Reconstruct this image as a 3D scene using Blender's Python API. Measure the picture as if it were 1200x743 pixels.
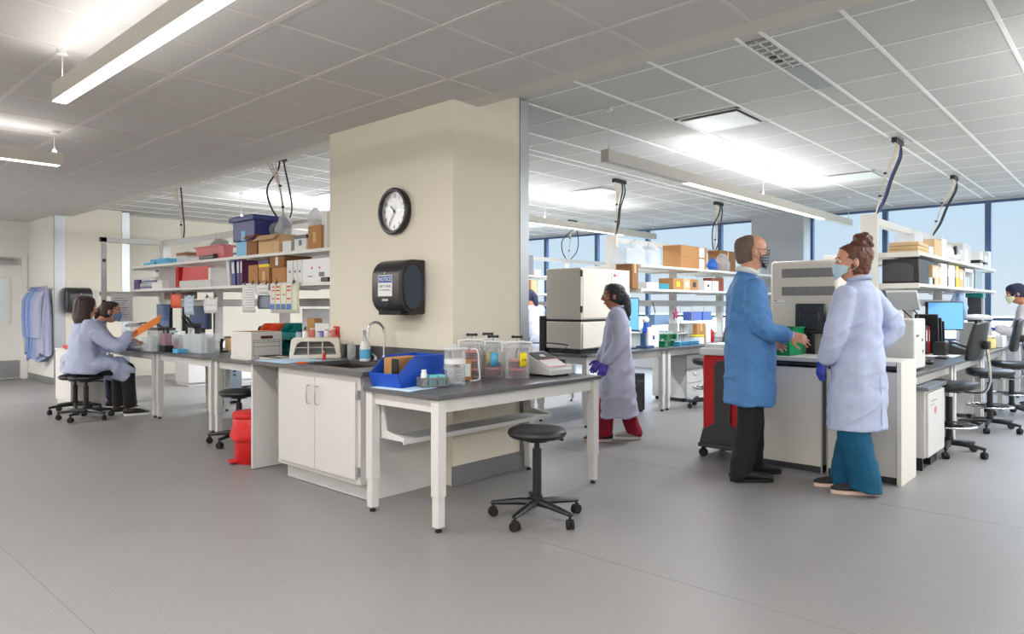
import bpy, bmesh, math, random
from mathutils import Vector, Matrix, noise
random.seed(7)
PI = math.pi
SC = bpy.context.scene
for _o in list(bpy.data.objects):
    bpy.data.objects.remove(_o, do_unlink=True)
COL = SC.collection

# ---------------------------------------------------------------- camera
CAMZ, FPX, HORIZON = 1.28, 821.0, 358.0
CAM = bpy.data.cameras.new('camera')
CAM.sensor_width = 36.0
CAM.lens = FPX / 1200.0 * 36.0
CAM.shift_y = -(371.5 - HORIZON) / 1200.0
CAM.clip_start = 0.05
CAM.clip_end = 600
camo = bpy.data.objects.new('camera', CAM)
COL.objects.link(camo)
camo.location = (0, 0, CAMZ)
camo.rotation_euler = (PI / 2, 0, -math.atan2(0.74055, 0.672))
SC.camera = camo

# ---------------------------------------------------------------- exposure, world, daylight
SC.view_settings.view_transform = 'Standard'
SC.view_settings.look = 'None'
SC.view_settings.gamma = 1.0
SC.view_settings.use_curve_mapping = False
SC.view_settings.exposure = 0.0
SC.cycles.use_denoising = True
SC.cycles.max_bounces = 8
SC.cycles.diffuse_bounces = 5
SC.cycles.glossy_bounces = 4
SC.cycles.transmission_bounces = 8
SC.cycles.transparent_max_bounces = 24
SC.cycles.caustics_reflective = False
SC.cycles.caustics_refractive = False
SC.cycles.sample_clamp_indirect = 6.0
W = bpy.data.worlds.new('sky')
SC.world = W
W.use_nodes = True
_n = W.node_tree.nodes
_l = W.node_tree.links
_bg = _n['Background']
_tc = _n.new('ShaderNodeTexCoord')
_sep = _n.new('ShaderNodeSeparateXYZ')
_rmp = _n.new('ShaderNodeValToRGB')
# overcast sky: pale at the horizon, boosted overhead, out of view, to add daylight indoors
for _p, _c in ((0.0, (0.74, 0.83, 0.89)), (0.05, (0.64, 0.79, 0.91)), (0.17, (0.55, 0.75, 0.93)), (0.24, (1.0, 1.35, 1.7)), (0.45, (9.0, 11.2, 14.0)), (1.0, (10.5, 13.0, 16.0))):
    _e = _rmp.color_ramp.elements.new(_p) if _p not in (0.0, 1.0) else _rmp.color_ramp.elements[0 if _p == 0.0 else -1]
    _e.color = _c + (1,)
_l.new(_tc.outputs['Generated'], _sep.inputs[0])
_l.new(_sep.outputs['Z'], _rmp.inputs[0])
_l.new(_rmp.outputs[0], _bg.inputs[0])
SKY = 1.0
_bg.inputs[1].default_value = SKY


def area(name, loc, rot, sx, sy, power, color=(1, 1, 1), spread=None, portal=False):
    L = bpy.data.lights.new(name, 'AREA')
    L.shape = 'RECTANGLE'
    L.size, L.size_y = sx, sy
    L.energy = power
    L.color = color
    if spread is not None:
        L.spread = spread
    if portal:
        L.cycles.is_portal = True
    o = bpy.data.objects.new(name, L)
    o.location = loc
    o.rotation_euler = rot
    COL.objects.link(o)
    return o


# the window wall lets the sky in: one portal over the whole run of glass
area('window_portal', (12.75, 4.8, 1.8), (0, PI / 2, 0), 2.3, 17.6, 1, portal=True)
LAMP_COL = (1.0, 0.972, 0.962)
LAMP_COL_BAY = (0.93, 0.962, 1.0)
LAMP_DOWN = 24.0     # watts per metre of fitting, downwards
LAMP_UP = 4.8       # watts per metre of fitting, upwards


# ---------------------------------------------------------------- materials
def lin(c):
    return tuple(((x / 255.0) / 12.92 if x / 255.0 <= 0.04045 else ((x / 255.0 + 0.055) / 1.055) ** 2.4) for x in c)


MATS = {}


def mat(name, rgb, rough=0.5, metal=0.0, var=0.04, scale=12.0, bump=0.0, bscale=60.0, spec=0.5, sheen=0.0, coat=0.0, stretch=None):
    """plain procedural material: a base colour with a little noise, optional bump"""
    if name in MATS:
        return MATS[name]
    m = bpy.data.materials.new(name)
    m.use_nodes = True
    nt = m.node_tree
    b = nt.nodes['Principled BSDF']
    c = lin(rgb)
    b.inputs['Roughness'].default_value = rough
    b.inputs['Metallic'].default_value = metal
    b.inputs['Specular IOR Level'].default_value = spec
    if sheen:
        b.inputs['Sheen Weight'].default_value = sheen
    if coat:
        b.inputs['Coat Weight'].default_value = coat
        b.inputs['Coat Roughness'].default_value = 0.15
    tc = nt.nodes.new('ShaderNodeTexCoord')
    vec = tc.outputs['Object']
    if stretch:
        mp = nt.nodes.new('ShaderNodeMapping')
        mp.inputs['Scale'].default_value = stretch
        nt.links.new(vec, mp.inputs[0])
        vec = mp.outputs[0]
    nz = nt.nodes.new('ShaderNodeTexNoise')
    nz.inputs['Scale'].default_value = scale
    nz.inputs['Detail'].default_value = 4
    nt.links.new(vec, nz.inputs['Vector'])
    mx = nt.nodes.new('ShaderNodeMix')
    mx.data_type = 'RGBA'
    mx.inputs[6].default_value = tuple(max(0, x * (1 - var)) for x in c) + (1,)
    mx.inputs[7].default_value = tuple(min(1, x * (1 + var)) for x in c) + (1,)
    nt.links.new(nz.outputs['Fac'], mx.inputs[0])
    nt.links.new(mx.outputs[2], b.inputs['Base Color'])
    if bump:
        n2 = nt.nodes.new('ShaderNodeTexNoise')
        n2.inputs['Scale'].default_value = bscale
        n2.inputs['Detail'].default_value = 3
        nt.links.new(vec, n2.inputs['Vector'])
        bp = nt.nodes.new('ShaderNodeBump')
        bp.inputs['Strength'].default_value = bump
        bp.inputs['Distance'].default_value = 0.004
        nt.links.new(n2.outputs['Fac'], bp.inputs['Height'])
        nt.links.new(bp.outputs[0], b.inputs['Normal'])
    MATS[name] = m
    return m


def clear(name, rgb=(235, 240, 242), opacity=0.07, rough=0.06, edge=0.35):
    """thin clear plastic or glass: mostly see-through, with a glossy skin"""
    if name in MATS:
        return MATS[name]
    m = bpy.data.materials.new(name)
    m.use_nodes = True
    nt = m.node_tree
    nt.nodes.remove(nt.nodes['Principled BSDF'])
    out = nt.nodes['Material Output']
    tr = nt.nodes.new('ShaderNodeBsdfTransparent')
    c = lin(rgb)
    tr.inputs[0].default_value = tuple(0.9 + 0.1 * x for x in c) + (1,)
    gl = nt.nodes.new('ShaderNodeBsdfPrincipled')
    gl.inputs['Base Color'].default_value = c + (1,)
    gl.inputs['Roughness'].default_value = rough
    lw = nt.nodes.new('ShaderNodeLayerWeight')
    lw.inputs[0].default_value = 0.35
    ad = nt.nodes.new('ShaderNodeMath')
    ad.operation = 'MULTIPLY_ADD'
    ad.inputs[1].default_value = edge
    ad.inputs[2].default_value = opacity
    ad.use_clamp = True
    nt.links.new(lw.outputs['Facing'], ad.inputs[0])
    mx = nt.nodes.new('ShaderNodeMixShader')
    nt.links.new(ad.outputs[0], mx.inputs[0])
    nt.links.new(tr.outputs[0], mx.inputs[1])
    nt.links.new(gl.outputs[0], mx.inputs[2])
    nt.links.new(mx.outputs[0], out.inputs[0])
    MATS[name] = m
    return m


def glow(name, rgb, strength):
    if name in MATS:
        return MATS[name]
    m = bpy.data.materials.new(name)
    m.use_nodes = True
    b = m.node_tree.nodes['Principled BSDF']
    b.inputs['Base Color'].default_value = lin(rgb) + (1,)
    b.inputs['Emission Color'].default_value = lin(rgb) + (1,)
    b.inputs['Emission Strength'].default_value = strength
    MATS[name] = m
    return m


WHITE = mat('white_powder_coat', (207, 206, 203), 0.42, var=0.015)
WHITE2 = mat('white_laminate', (205, 203, 200), 0.5, var=0.015)
SHELFW = mat('white_shelf_laminate', (222, 221, 217), 0.5, var=0.015)
BEIGE = mat('beige_laminate', (222, 217, 208), 0.5, var=0.02)
EPOXY = mat('grey_black_epoxy_top', (84, 84, 86), 0.32, var=0.06, scale=60)
EPOXYL = mat('pale_stone_top', (206, 202, 194), 0.4, var=0.04)
PAINT = mat('cream_wall_paint', (224, 218, 202), 0.75, var=0.015, scale=4, bump=0.04, bscale=250)
PAINTW = mat('white_and_lit_cream_paint', (226, 226, 221), 0.75, var=0.015, scale=4, bump=0.04, bscale=250)
TILE = mat('mineral_fibre_tile', (198, 196, 193), 0.9, var=0.035, scale=40, bump=0.12, bscale=300)
TBAR = mat('white_ceiling_bar', (242, 241, 238), 0.55, var=0.01)
STEEL = mat('brushed_stainless', (176, 178, 180), 0.42, 1.0, var=0.08, scale=3, stretch=(60, 60, 0.6))
CHROME = mat('chrome', (215, 217, 220), 0.12, 1.0, var=0.02)
ALU = mat('anodised_aluminium', (176, 178, 180), 0.4, 0.7, var=0.03)
BLACK = mat('black_plastic', (26, 26, 28), 0.38, var=0.08)
BLACKM = mat('matt_black_rubber', (20, 20, 21), 0.75, var=0.1)
VINYL = mat('black_vinyl_upholstery', (29, 30, 33), 0.34, var=0.08, bump=0.1, bscale=220)
DGREY = mat('dark_grey_plastic', (62, 63, 66), 0.42, var=0.05)
MGREY = mat('mid_grey_plastic', (120, 122, 124), 0.5, var=0.04)
LGREY = mat('light_grey_plastic', (198, 199, 198), 0.45, var=0.02)
PUTTY = mat('putty_enamel', (214, 208, 196), 0.45, var=0.015)
CARD = mat('brown_cardboard', (176, 128, 80), 0.8, var=0.08, scale=25)
CARDD = mat('dark_cardboard', (142, 98, 60), 0.8, var=0.08, scale=25)
CARDL = mat('pale_cardboard', (208, 176, 134), 0.8, var=0.06, scale=25)
PAPER = mat('white_paper', (226, 227, 226), 0.8, var=0.02)
PAPERB = mat('pale_blue_paper', (196, 214, 232), 0.8, var=0.03)
INK = mat('black_ink', (35, 35, 38), 0.7)
INKG = mat('grey_ink', (120, 122, 128), 0.7)
RED = mat('red_plastic', (196, 26, 30), 0.4, var=0.06)
REDBAG = mat('red_bag_film', (206, 40, 40), 0.32, var=0.12, bump=0.9, bscale=28)
BLUE = mat('blue_polypropylene', (16, 74, 178), 0.36, var=0.05)
NAVY = mat('navy_plastic', (34, 44, 120), 0.4, var=0.06)
TEAL = mat('teal_polypropylene', (0, 128, 128), 0.4, var=0.05)
TEALL = mat('pale_teal_plastic', (110, 196, 196), 0.45, var=0.05)
GREEN = mat('green_polypropylene', (0, 128, 74), 0.36, var=0.05)
ORANGE = mat('orange_plastic', (226, 84, 30), 0.45, var=0.05)
YELLOW = mat('yellow_label', (240, 214, 20), 0.6, var=0.04)
PINK = mat('dusty_pink_plastic', (204, 112, 112), 0.45, var=0.05)
MAGENTA = mat('magenta_plastic', (158, 40, 98), 0.45, var=0.05)
PURPLE = mat('purple_board', (76, 48, 110), 0.55, var=0.06)
SKYB = mat('light_blue_plastic', (88, 172, 216), 0.4, var=0.05)
PAD = mat('pale_blue_absorbent_pad', (176, 204, 228), 0.85, var=0.04, bump=0.2, bscale=120)
SCREEN = mat('blue_grey_screen', (52, 84, 136), 0.12, var=0.12, scale=3)
SCREENG = glow('lit_blue_screen', (96, 160, 220), 0.55)
CLEAR = clear('clear_acrylic')
CLEARD = clear('clear_frosted_plastic', (226, 230, 234), 0.30, 0.25)
GLASS = clear('window_glass', (240, 246, 250), 0.01, 0.02, 0.06)
AGAR = mat('dark_red_agar', (104, 44, 54), 0.4, var=0.1)
WOOD = mat('brown_wood', (120, 78, 48), 0.6, var=0.12, scale=6, stretch=(1, 12, 12))


# ---------------------------------------------------------------- mesh building
def rotz(a):
    return Matrix.Rotation(a, 4, 'Z')


class MB:
    """collects solids into one mesh"""

    def __init__(s):
        s.bm = bmesh.new()

    def _xf(s, vs, M):
        bmesh.ops.transform(s.bm, matrix=M, verts=vs)

    def box(s, c, d, rz=0.0, M=None, taper=None):
        r = bmesh.ops.create_cube(s.bm, size=1.0)
        vs = r['verts']
        if taper:
            for v in vs:
                if v.co.z > 0:
                    v.co.x *= taper[0]
                    v.co.y *= taper[1]
        T = Matrix.Translation(Vector(c)) @ (M if M is not None else rotz(rz)) @ Matrix.Diagonal(Vector((d[0], d[1], d[2], 1)))
        s._xf(vs, T)
        return s

    def b2(s, lo, hi):
        return s.box([(a + b) / 2 for a, b in zip(lo, hi)], [abs(b - a) for a, b in zip(lo, hi)])

    def cyl(s, c, r, h, n=20, r2=None, axis='Z', M=None):
        q = bmesh.ops.create_cone(s.bm, cap_ends=True, cap_tris=False, segments=n, radius1=r, radius2=r if r2 is None else r2, depth=h)
        R = Matrix.Identity(4)
        if axis == 'X':
            R = Matrix.Rotation(PI / 2, 4, 'Y')
        elif axis == 'Y':
            R = Matrix.Rotation(-PI / 2, 4, 'X')
        if M is not None:
            R = M
        s._xf(q['verts'], Matrix.Translation(Vector(c)) @ R)
        return s

    def ball(s, c, r, sc=(1, 1, 1), n=16, M=None):
        q = bmesh.ops.create_uvsphere(s.bm, u_segments=n, v_segments=max(8, n * 3 // 4), radius=r)
        T = Matrix.Translation(Vector(c)) @ (M if M is not None else Matrix.Identity(4)) @ Matrix.Diagonal(Vector((sc[0], sc[1], sc[2], 1)))
        s._xf(q['verts'], T)
        return s

    def lathe(s, prof, c=(0, 0, 0), n=24, M=None, sx=1.0):
        """prof: (radius, z) from bottom to top; open ends get caps"""
        T = Matrix.Translation(Vector(c)) @ (M if M is not None else Matrix.Identity(4))
        rings = []
        for r, z in prof:
            rings.append([s.bm.verts.new(T @ Vector((max(r, 1e-5) * math.cos(2 * PI * k / n) * sx, max(r, 1e-5) * math.sin(2 * PI * k / n), z))) for k in range(n)])
        for a, b in zip(rings, rings[1:]):
            for k in range(n):
                s.bm.faces.new((a[k], a[(k + 1) % n], b[(k + 1) % n], b[k]))
        s.bm.faces.new(list(reversed(rings[0])))
        s.bm.faces.new(rings[-1])
        return s

    def tube(s, pts, r, n=8, smooth=0):
        P = [Vector(p) for p in pts]
        if smooth:
            P = spline(P, smooth)
        R = r if isinstance(r, (list, tuple)) else [r] * len(P)
        if len(R) != len(P):
            R = [R[min(len(R) - 1, int(i * (len(R) - 1) / max(1, len(P) - 1) + 0.5))] for i in range(len(P))]
        loft(s.bm, [(p, q, q) for p, q in zip(P, R)], n=n)
        return s

    def loft(s, sec, n=14, ref=None, cap=False):
        loft(s.bm, sec, n=n, ref=ref, dome=cap)
        return s

    def prism(s, poly, depth, M=None):
        """poly in local XZ, extruded along +Y"""
        T = M if M is not None else Matrix.Identity(4)
        a = [s.bm.verts.new(T @ Vector((x, 0, z))) for x, z in poly]
        b = [s.bm.verts.new(T @ Vector((x, depth, z))) for x, z in poly]
        m = len(poly)
        s.bm.faces.new(a)
        s.bm.faces.new(list(reversed(b)))
        for k in range(m):
            s.bm.faces.new((a[k], b[k], b[(k + 1) % m], a[(k + 1) % m]))
        return s

    def sheet(s, grid):
        """grid[i][j] of points"""
        V = [[s.bm.verts.new(Vector(p)) for p in row] for row in grid]
        for i in range(len(V) - 1):
            for j in range(len(V[0]) - 1):
                s.bm.faces.new((V[i][j], V[i + 1][j], V[i + 1][j + 1], V[i][j + 1]))
        return s

    def build(s, name, m, parent=None, bevel=0.0, smooth=True, loc=None, solid=0.0, seg=2, rz=0.0):
        bmesh.ops.recalc_face_normals(s.bm, faces=s.bm.faces)
        me = bpy.data.meshes.new(name)
        s.bm.to_mesh(me)
        s.bm.free()
        me.materials.append(m)
        if smooth:
            for p in me.polygons:
                p.use_smooth = True
            try:
                me.set_sharp_from_angle(angle=math.radians(38))
            except Exception:
                pass
        o = bpy.data.objects.new(name, me)
        COL.objects.link(o)
        if parent is not None:
            o.parent = parent
        if loc is not None:
            o.location = loc
        if rz:
            o.rotation_euler = (0, 0, rz)
        if solid:
            md = o.modifiers.new('solid', 'SOLIDIFY')
            md.thickness = solid
            md.offset = 0
        if bevel:
            md = o.modifiers.new('bevel', 'BEVEL')
            md.width = bevel
            md.segments = seg
            md.limit_method = 'ANGLE'
            md.angle_limit = math.radians(40)
        return o


def spline(P, k):
    out = []
    n = len(P)
    for i in range(n - 1):
        p0 = P[max(i - 1, 0)]
        p1, p2 = P[i], P[i + 1]
        p3 = P[min(i + 2, n - 1)]
        for t in range(k):
            u = t / k
            out.append(0.5 * ((2 * p1) + (p2 - p0) * u + (2 * p0 - 5 * p1 + 4 * p2 - p3) * u * u + (3 * p1 - p0 - 3 * p2 + p3) * u ** 3))
    out.append(P[-1])
    return out


def loft(bm, sec, n=14, ref=None, dome=False):
    """sec: list of (point, radius across, radius other); ref = direction the 'across' radius lies along"""
    S = [(Vector(p), a, b) for p, a, b in sec]
    if dome:
        d0 = (S[0][0] - S[1][0]).normalized()
        d1 = (S[-1][0] - S[-2][0]).normalized()
        pre, post = [], []
        for k in (0.92, 0.7, 0.38):
            c = math.sqrt(1 - k * k)
            pre.append((S[0][0] + d0 * min(S[0][1], S[0][2]) * k, S[0][1] * c, S[0][2] * c))
            post.append((S[-1][0] + d1 * min(S[-1][1], S[-1][2]) * k, S[-1][1] * c, S[-1][2] * c))
        S = pre + S + list(reversed(post))
    rings = []
    up = None
    for i, (p, a, b) in enumerate(S):
        t = (S[min(i + 1, len(S) - 1)][0] - S[max(i - 1, 0)][0])
        if t.length < 1e-9:
            t = Vector((0, 0, 1))
        t.normalize()
        if ref is not None:
            x = Vector(ref)
        elif up is not None:
            x = up
        else:
            x = Vector((1, 0, 0)) if abs(t.x) < 0.8 else Vector((0, 1, 0))
        x = x - t * x.dot(t)
        if x.length < 1e-6:
            x = t.orthogonal()
        x.normalize()
        up = x
        y = t.cross(x)
        rings.append([bm.verts.new(p + x * (a * math.cos(2 * PI * k / n)) + y * (b * math.sin(2 * PI * k / n))) for k in range(n)])
    for A, B in zip(rings, rings[1:]):
        for k in range(n):
            bm.faces.new((A[k], A[(k + 1) % n], B[(k + 1) % n], B[k]))
    bm.faces.new(list(reversed(rings[0])))
    bm.faces.new(rings[-1])


def tag(o, label, cat, group=None, kind=None):
    o['label'] = label
    o['category'] = cat
    if group:
        o['group'] = group
    if kind:
        o['kind'] = kind
    return o


def thing(name, label, cat, loc=(0, 0, 0), rz=0.0, group=None):
    o = bpy.data.objects.new(name, None)
    o.empty_display_size = 0.05
    COL.objects.link(o)
    o.location = loc
    o.rotation_euler = (0, 0, rz)
    return tag(o, label, cat, group)


def struct(o, label=None):
    o['kind'] = 'structure'
    if label:
        o['label'] = label
    return o


def dup(root, loc, rz=0.0, label=None, group=None):
    """a copy of a thing with copies of its parts and sub-parts"""
    def cp(o, parent):
        c = o.copy()
        COL.objects.link(c)
        if parent is not None:
            c.parent = parent
        for ch in [q for q in bpy.data.objects if q.parent == o]:
            cp(ch, c)
        return c
    r = cp(root, None)
    r.location = loc
    r.rotation_euler = (0, 0, rz)
    if label:
        r['label'] = label
    if group:
        r['group'] = group
    return r


def lettering(name, text, size, m, parent, M, extrude=0.0004, align='CENTER'):
    cu = bpy.data.curves.new(name, 'FONT')
    cu.body = text
    cu.size = size
    cu.extrude = extrude
    cu.align_x = align
    cu.align_y = 'CENTER'
    t = bpy.data.objects.new('tmp_text', cu)
    COL.objects.link(t)
    dg = bpy.context.evaluated_depsgraph_get()
    me = bpy.data.meshes.new_from_object(t.evaluated_get(dg))
    bpy.data.objects.remove(t, do_unlink=True)
    me.materials.clear()
    me.materials.append(m)
    me.transform(M)
    o = bpy.data.objects.new(name, me)
    COL.objects.link(o)
    o.parent = parent
    return o


# a face matrix: local text plane (x right, y up) stood on a wall facing -Y (or turned by rz)
def facing(loc, rz=0.0, tilt=0.0):
    return Matrix.Translation(Vector(loc)) @ rotz(rz) @ Matrix.Rotation(PI / 2 + tilt, 4, 'X')


# ================================================================ THE ROOM
XW, YF, YD = 12.6, 13.6, 14.55          # window wall, far wall of the bay, door wall
ZN, ZB = 2.74, 2.90                     # lower front ceiling, bay ceiling
X0R, Y0R = -4.2, -4.2


def floor_material():
    m = bpy.data.materials.new('grey_sheet_vinyl')
    m.use_nodes = True
    nt = m.node_tree
    b = nt.nodes['Principled BSDF']
    tc = nt.nodes.new('ShaderNodeTexCoord')
    n1 = nt.nodes.new('ShaderNodeTexNoise')
    n1.inputs['Scale'].default_value = 160
    n1.inputs['Detail'].default_value = 5
    n2 = nt.nodes.new('ShaderNodeTexNoise')
    n2.inputs['Scale'].default_value = 1.1
    n2.inputs['Detail'].default_value = 3
    nt.links.new(tc.outputs['Object'], n1.inputs['Vector'])
    nt.links.new(tc.outputs['Object'], n2.inputs['Vector'])
    r1 = nt.nodes.new('ShaderNodeValToRGB')
    r1.color_ramp.elements[0].position = 0.3
    r1.color_ramp.elements[0].color = lin((120, 118, 117)) + (1,)
    r1.color_ramp.elements[1].position = 0.7
    r1.color_ramp.elements[1].color = lin((146, 144, 143)) + (1,)
    nt.links.new(n1.outputs['Fac'], r1.inputs[0])
    mx = nt.nodes.new('ShaderNodeMix')
    mx.data_type = 'RGBA'
    mx.blend_type = 'MULTIPLY'
    mx.inputs[0].default_value = 0.25
    nt.links.new(r1.outputs[0], mx.inputs[6])
    r2 = nt.nodes.new('ShaderNodeValToRGB')
    r2.color_ramp.elements[0].position = 0.35
    r2.color_ramp.elements[0].color = (0.8, 0.79, 0.78, 1)
    r2.color_ramp.elements[1].position = 0.65
    r2.color_ramp.elements[1].color = (1, 1, 1, 1)
    nt.links.new(n2.outputs['Fac'], r2.inputs[0])
    nt.links.new(r2.outputs[0], mx.inputs[7])
    nt.links.new(mx.outputs[2], b.inputs['Base Color'])
    b.inputs['Roughness'].default_value = 0.42
    b.inputs['Specular IOR Level'].default_value = 0.4
    bp = nt.nodes.new('ShaderNodeBump')
    bp.inputs['Strength'].default_value = 0.06
    bp.inputs['Distance'].default_value = 0.002
    nt.links.new(n1.outputs['Fac'], bp.inputs['Height'])
    nt.links.new(bp.outputs[0], b.inputs['Normal'])
    return m


struct(MB().b2((X0R, Y0R, -0.1), (XW + 0.2, YD + 0.2, 0)).build('floor', floor_material(), smooth=False))
SEAM = mat('floor_seam', (112, 108, 102), 0.6)
# weld seams of the sheet floor
struct(MB().b2((0.93, -4.0, 0), (0.9325, 14.5, 0.0006)).b2((-1.07, -4, 0), (-1.0675, 14.5, 0.0006)).b2((4.95, -4.0, 0), (4.952, 13.5, 0.0006)).b2((2.92, -4, 0), (2.922, 3.5, 0.0006)).build('trim_1', SEAM, smooth=False), 'thin weld seams of the grey sheet floor')
# ceilings
struct(MB().b2((X0R, Y0R, ZN), (3.49, YD, ZN + 0.05)).build('ceiling', TILE, smooth=False))
struct(MB().b2((3.65, Y0R, ZB), (XW, YF, ZB + 0.05)).build('ceiling.001', TILE, smooth=False))
BEAM = mat('painted_bulkhead', (205, 201, 192), 0.7, var=0.02)
struct(MB().b2((3.49, Y0R, ZN - 0.002), (3.65, YD, ZB + 0.06)).build('trim_2', BEAM, smooth=False), 'painted bulkhead between the two ceilings')
g = MB()
for k in range(-10, 10):
    x = 1.85 + 0.61 * k
    if X0R < x < 3.45:
        w = 0.018 if k == 0 else 0.012
        g.b2((x - w, Y0R, ZN - 0.004), (x + w, YD, ZN + 0.01))
for k in range(-13, 20):
    y = 3.341 + 0.612 * k
    if Y0R < y < YD:
        g.b2((X0R, y - 0.011, ZN - 0.003), (3.49, y + 0.011, ZN + 0.01))
struct(g.build('trim_3', mat('front_ceiling_bar', (206, 203, 199), 0.6, var=0.01), smooth=False), 'tee bars of the front ceiling')
g = MB()
base = [-0.605, 0.0, 0.455, 0.605, 1.21, 1.82, 2.43, 3.04 - 0.0]
ys = []
for j in range(-2, 5):
    o = 1.245 + 3.05 * j
    ys += [o, o + 0.455, o + 0.605, o + 1.21, o + 1.82, o + 2.43]
for y in ys:
    if Y0R < y < YF:
        g.b2((3.65, y - 0.012, ZB - 0.005), (XW, y + 0.012, ZB + 0.01))
for k in range(-2, 14):
    x = 4.79 + 0.61 * k
    if 3.7 < x < XW:
        g.b2((x - 0.008, Y0R, ZB - 0.003), (x + 0.008, YF, ZB + 0.01))
struct(g.build('trim_4', TBAR, smooth=False), 'tee bars of the bay ceiling')
# walls
struct(MB().b2((X0R - 0.1, Y0R, 0), (X0R, YD, ZN)).build('wall_west', PAINT, smooth=False))
struct(MB().b2((X0R, Y0R - 0.1, 0), (XW, Y0R, ZB)).build('wall_south', PAINT, smooth=False))
struct(MB().b2((3.43, YF, 0), (XW + 0.1, YF + 0.1, ZB)).build('wall_far', PAINT, smooth=False))
# the wall with the coats, its return towards the bay
struct(MB().b2((3.40, 13.07, 0), (4.41, YD, ZB)).build('wall_coats', PAINTW, smooth=False))  # same cream paint as its return, brighter light put into the colour
struct(MB().b2((3.405, 13.045, 0), (3.56, 13.07, ZB - 0.02)).b2((4.41, 13.045, 0), (4.53, 13.6, ZB - 0.02)).build('trim_5', STEEL, smooth=False), 'stainless corner guards of the coat wall')
struct(MB().b2((3.56, 13.05, 0), (4.41, 13.07, ZB)).build('wall_coats.001', PAINT, smooth=False))
struct(MB().b2((3.39, 13.07, 0), (3.40, YD - 0.02, 0.11)).build('baseboard_coats', MGREY, smooth=False))
# door wall with its opening, door, frame
D0, D1, DH = 2.34, 3.30, 2.11
struct(MB().b2((X0R, YD, 0), (D0 - 0.06, YD + 0.1, ZN)).b2((D1 + 0.06, YD, 0), (3.45, YD + 0.1, ZN)).b2((D0 - 0.06, YD, DH + 0.05), (D1 + 0.06, YD + 0.1, ZN)).build('wall_door', PAINTW, smooth=False))
struct(MB().b2((D0 - 0.2, YD + 0.1, -0.05), (D1 + 0.2, YD + 0.16, DH + 0.1)).build('wall_door.001', PAINTW, smooth=False))  # added backing behind the door, keeps sky from leaking in under it
dr = struct(MB().b2((D0, YD + 0.03, 0.012), (D1, YD + 0.075, DH)).build('door_1', PAINTW, smooth=False), 'cream door with a tall window and a steel kick plate')
struct(MB().b2((D0 - 0.07, YD - 0.02, 0), (D0, YD + 0.09, DH)).b2((D1, YD - 0.02, 0), (D1 + 0.09, YD + 0.09, DH)).b2((D0 - 0.07, YD - 0.02, DH), (D1 + 0.09, YD + 0.09, DH + 0.07)).build('door_frame', PAINTW, smooth=False, bevel=0.004, parent=dr))
MB().b2((D0 + 0.02, YD + 0.02, 0.03), (D1 - 0.02, YD + 0.03, 0.33)).build('kick_plate', STEEL, dr, smooth=False)
MB().b2((D1 - 0.27, YD + 0.017, 0.95), (D1 - 0.15, YD + 0.03, 1.76)).b2((D0 + 0.1, YD + 0.017, 0.95), (D1 - 0.27, YD + 0.03, 1.76)).build('window_frame', PAINTW, dr, bevel=0.004, smooth=False)
MB().b2((D0 + 0.14, YD + 0.010, 0.99), (D1 - 0.19, YD + 0.018, 1.72)).build('pane', mat('frosted_door_glass', (222, 230, 232), 0.15, var=0.02), dr, smooth=False)
MB().b2((D0 + 0.45, YD - 0.05, 1.99), (D1 - 0.06, YD + 0.03, 2.06)).b2((D0 + 0.30, YD - 0.06, 2.065), (D1 - 0.12, YD - 0.04, 2.085)).build('door_closer', ALU, dr, bevel=0.006)
# big column with its coloured faces
struct(MB().b2((3.39, 3.64, 0), (4.10, 5.18, ZB)).build('wall_column', PAINT, smooth=False), 'cream column carrying the clock and the towel dispenser')
struct(MB().b2((4.10, 3.632, 0.0), (4.20, 5.18, ZB - 0.01)).build('trim_6', STEEL, smooth=False), 'stainless corner guard of the column')
struct(MB().b2((3.38, 3.628, 0), (4.205, 3.645, 0.14)).build('baseboard_column', MGREY, smooth=False, bevel=0.003))
struct(MB().b2((3.372, 3.65, 0.855), (3.39, 5.17, 0.96)).build('trim_7', EPOXY, smooth=False, bevel=0.002), 'dark upstand behind the sink')
# window wall
struct(MB().b2((XW, Y0R, 0), (XW + 0.15, YF, 0.70)).b2((XW, Y0R, 2.86), (XW + 0.15, YF, ZB + 0.05)).b2((XW, 4.37, 0.7), (XW + 0.15, 5.29, 2.88)).b2((XW - 0.35, 4.37, 0), (XW, 5.29, ZB)).build('wall_window', mat('pale_grey_pier', (172, 175, 177), 0.7, var=0.01), smooth=False))
struct(MB().b2((XW - 0.12, Y0R, 0.70), (XW + 0.05, 4.36, 0.73)).b2((XW - 0.12, 5.30, 0.70), (XW + 0.05, YF, 0.73)).build('trim_8', WHITE2, smooth=False, bevel=0.004), 'white window sill')
MULL = mat('dark_blue_grey_mullion', (66, 90, 126), 0.4, 0.0, var=0.03)
edges = [-4.2, -2.6, -1.1, 0.33, 1.78, 3.19, 4.37, None, 5.29, 6.07, 7.67, 8.95, 10.39, 11.8, 13.6]
wi = 0
for a, b in zip(edges, edges[1:]):
    if a is None or b is None:
        continue
    wi += 1
    f = MB()
    f.b2((XW + 0.0, a + 0.0005, 0.731), (XW + 0.09, a + 0.038, 2.859)).b2((XW, b - 0.038, 0.731), (XW + 0.09, b - 0.0005, 2.859))
    f.b2((XW + 0.01, a + 0.038, 2.82), (XW + 0.09, b - 0.038, 2.859)).b2((XW + 0.01, a + 0.038, 0.731), (XW + 0.09, b - 0.038, 0.77)).b2((XW + 0.01, a + 0.038, 1.05), (XW + 0.09, b - 0.038, 1.095))
    w = struct(f.build('window_%d' % wi, MULL, smooth=False), 'tall window of the bay with dark blue frame')
    MB().b2((XW + 0.045, a + 0.03, 0.76), (XW + 0.053, b - 0.03, 2.83)).build('pane', GLASS, w, smooth=False)
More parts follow.
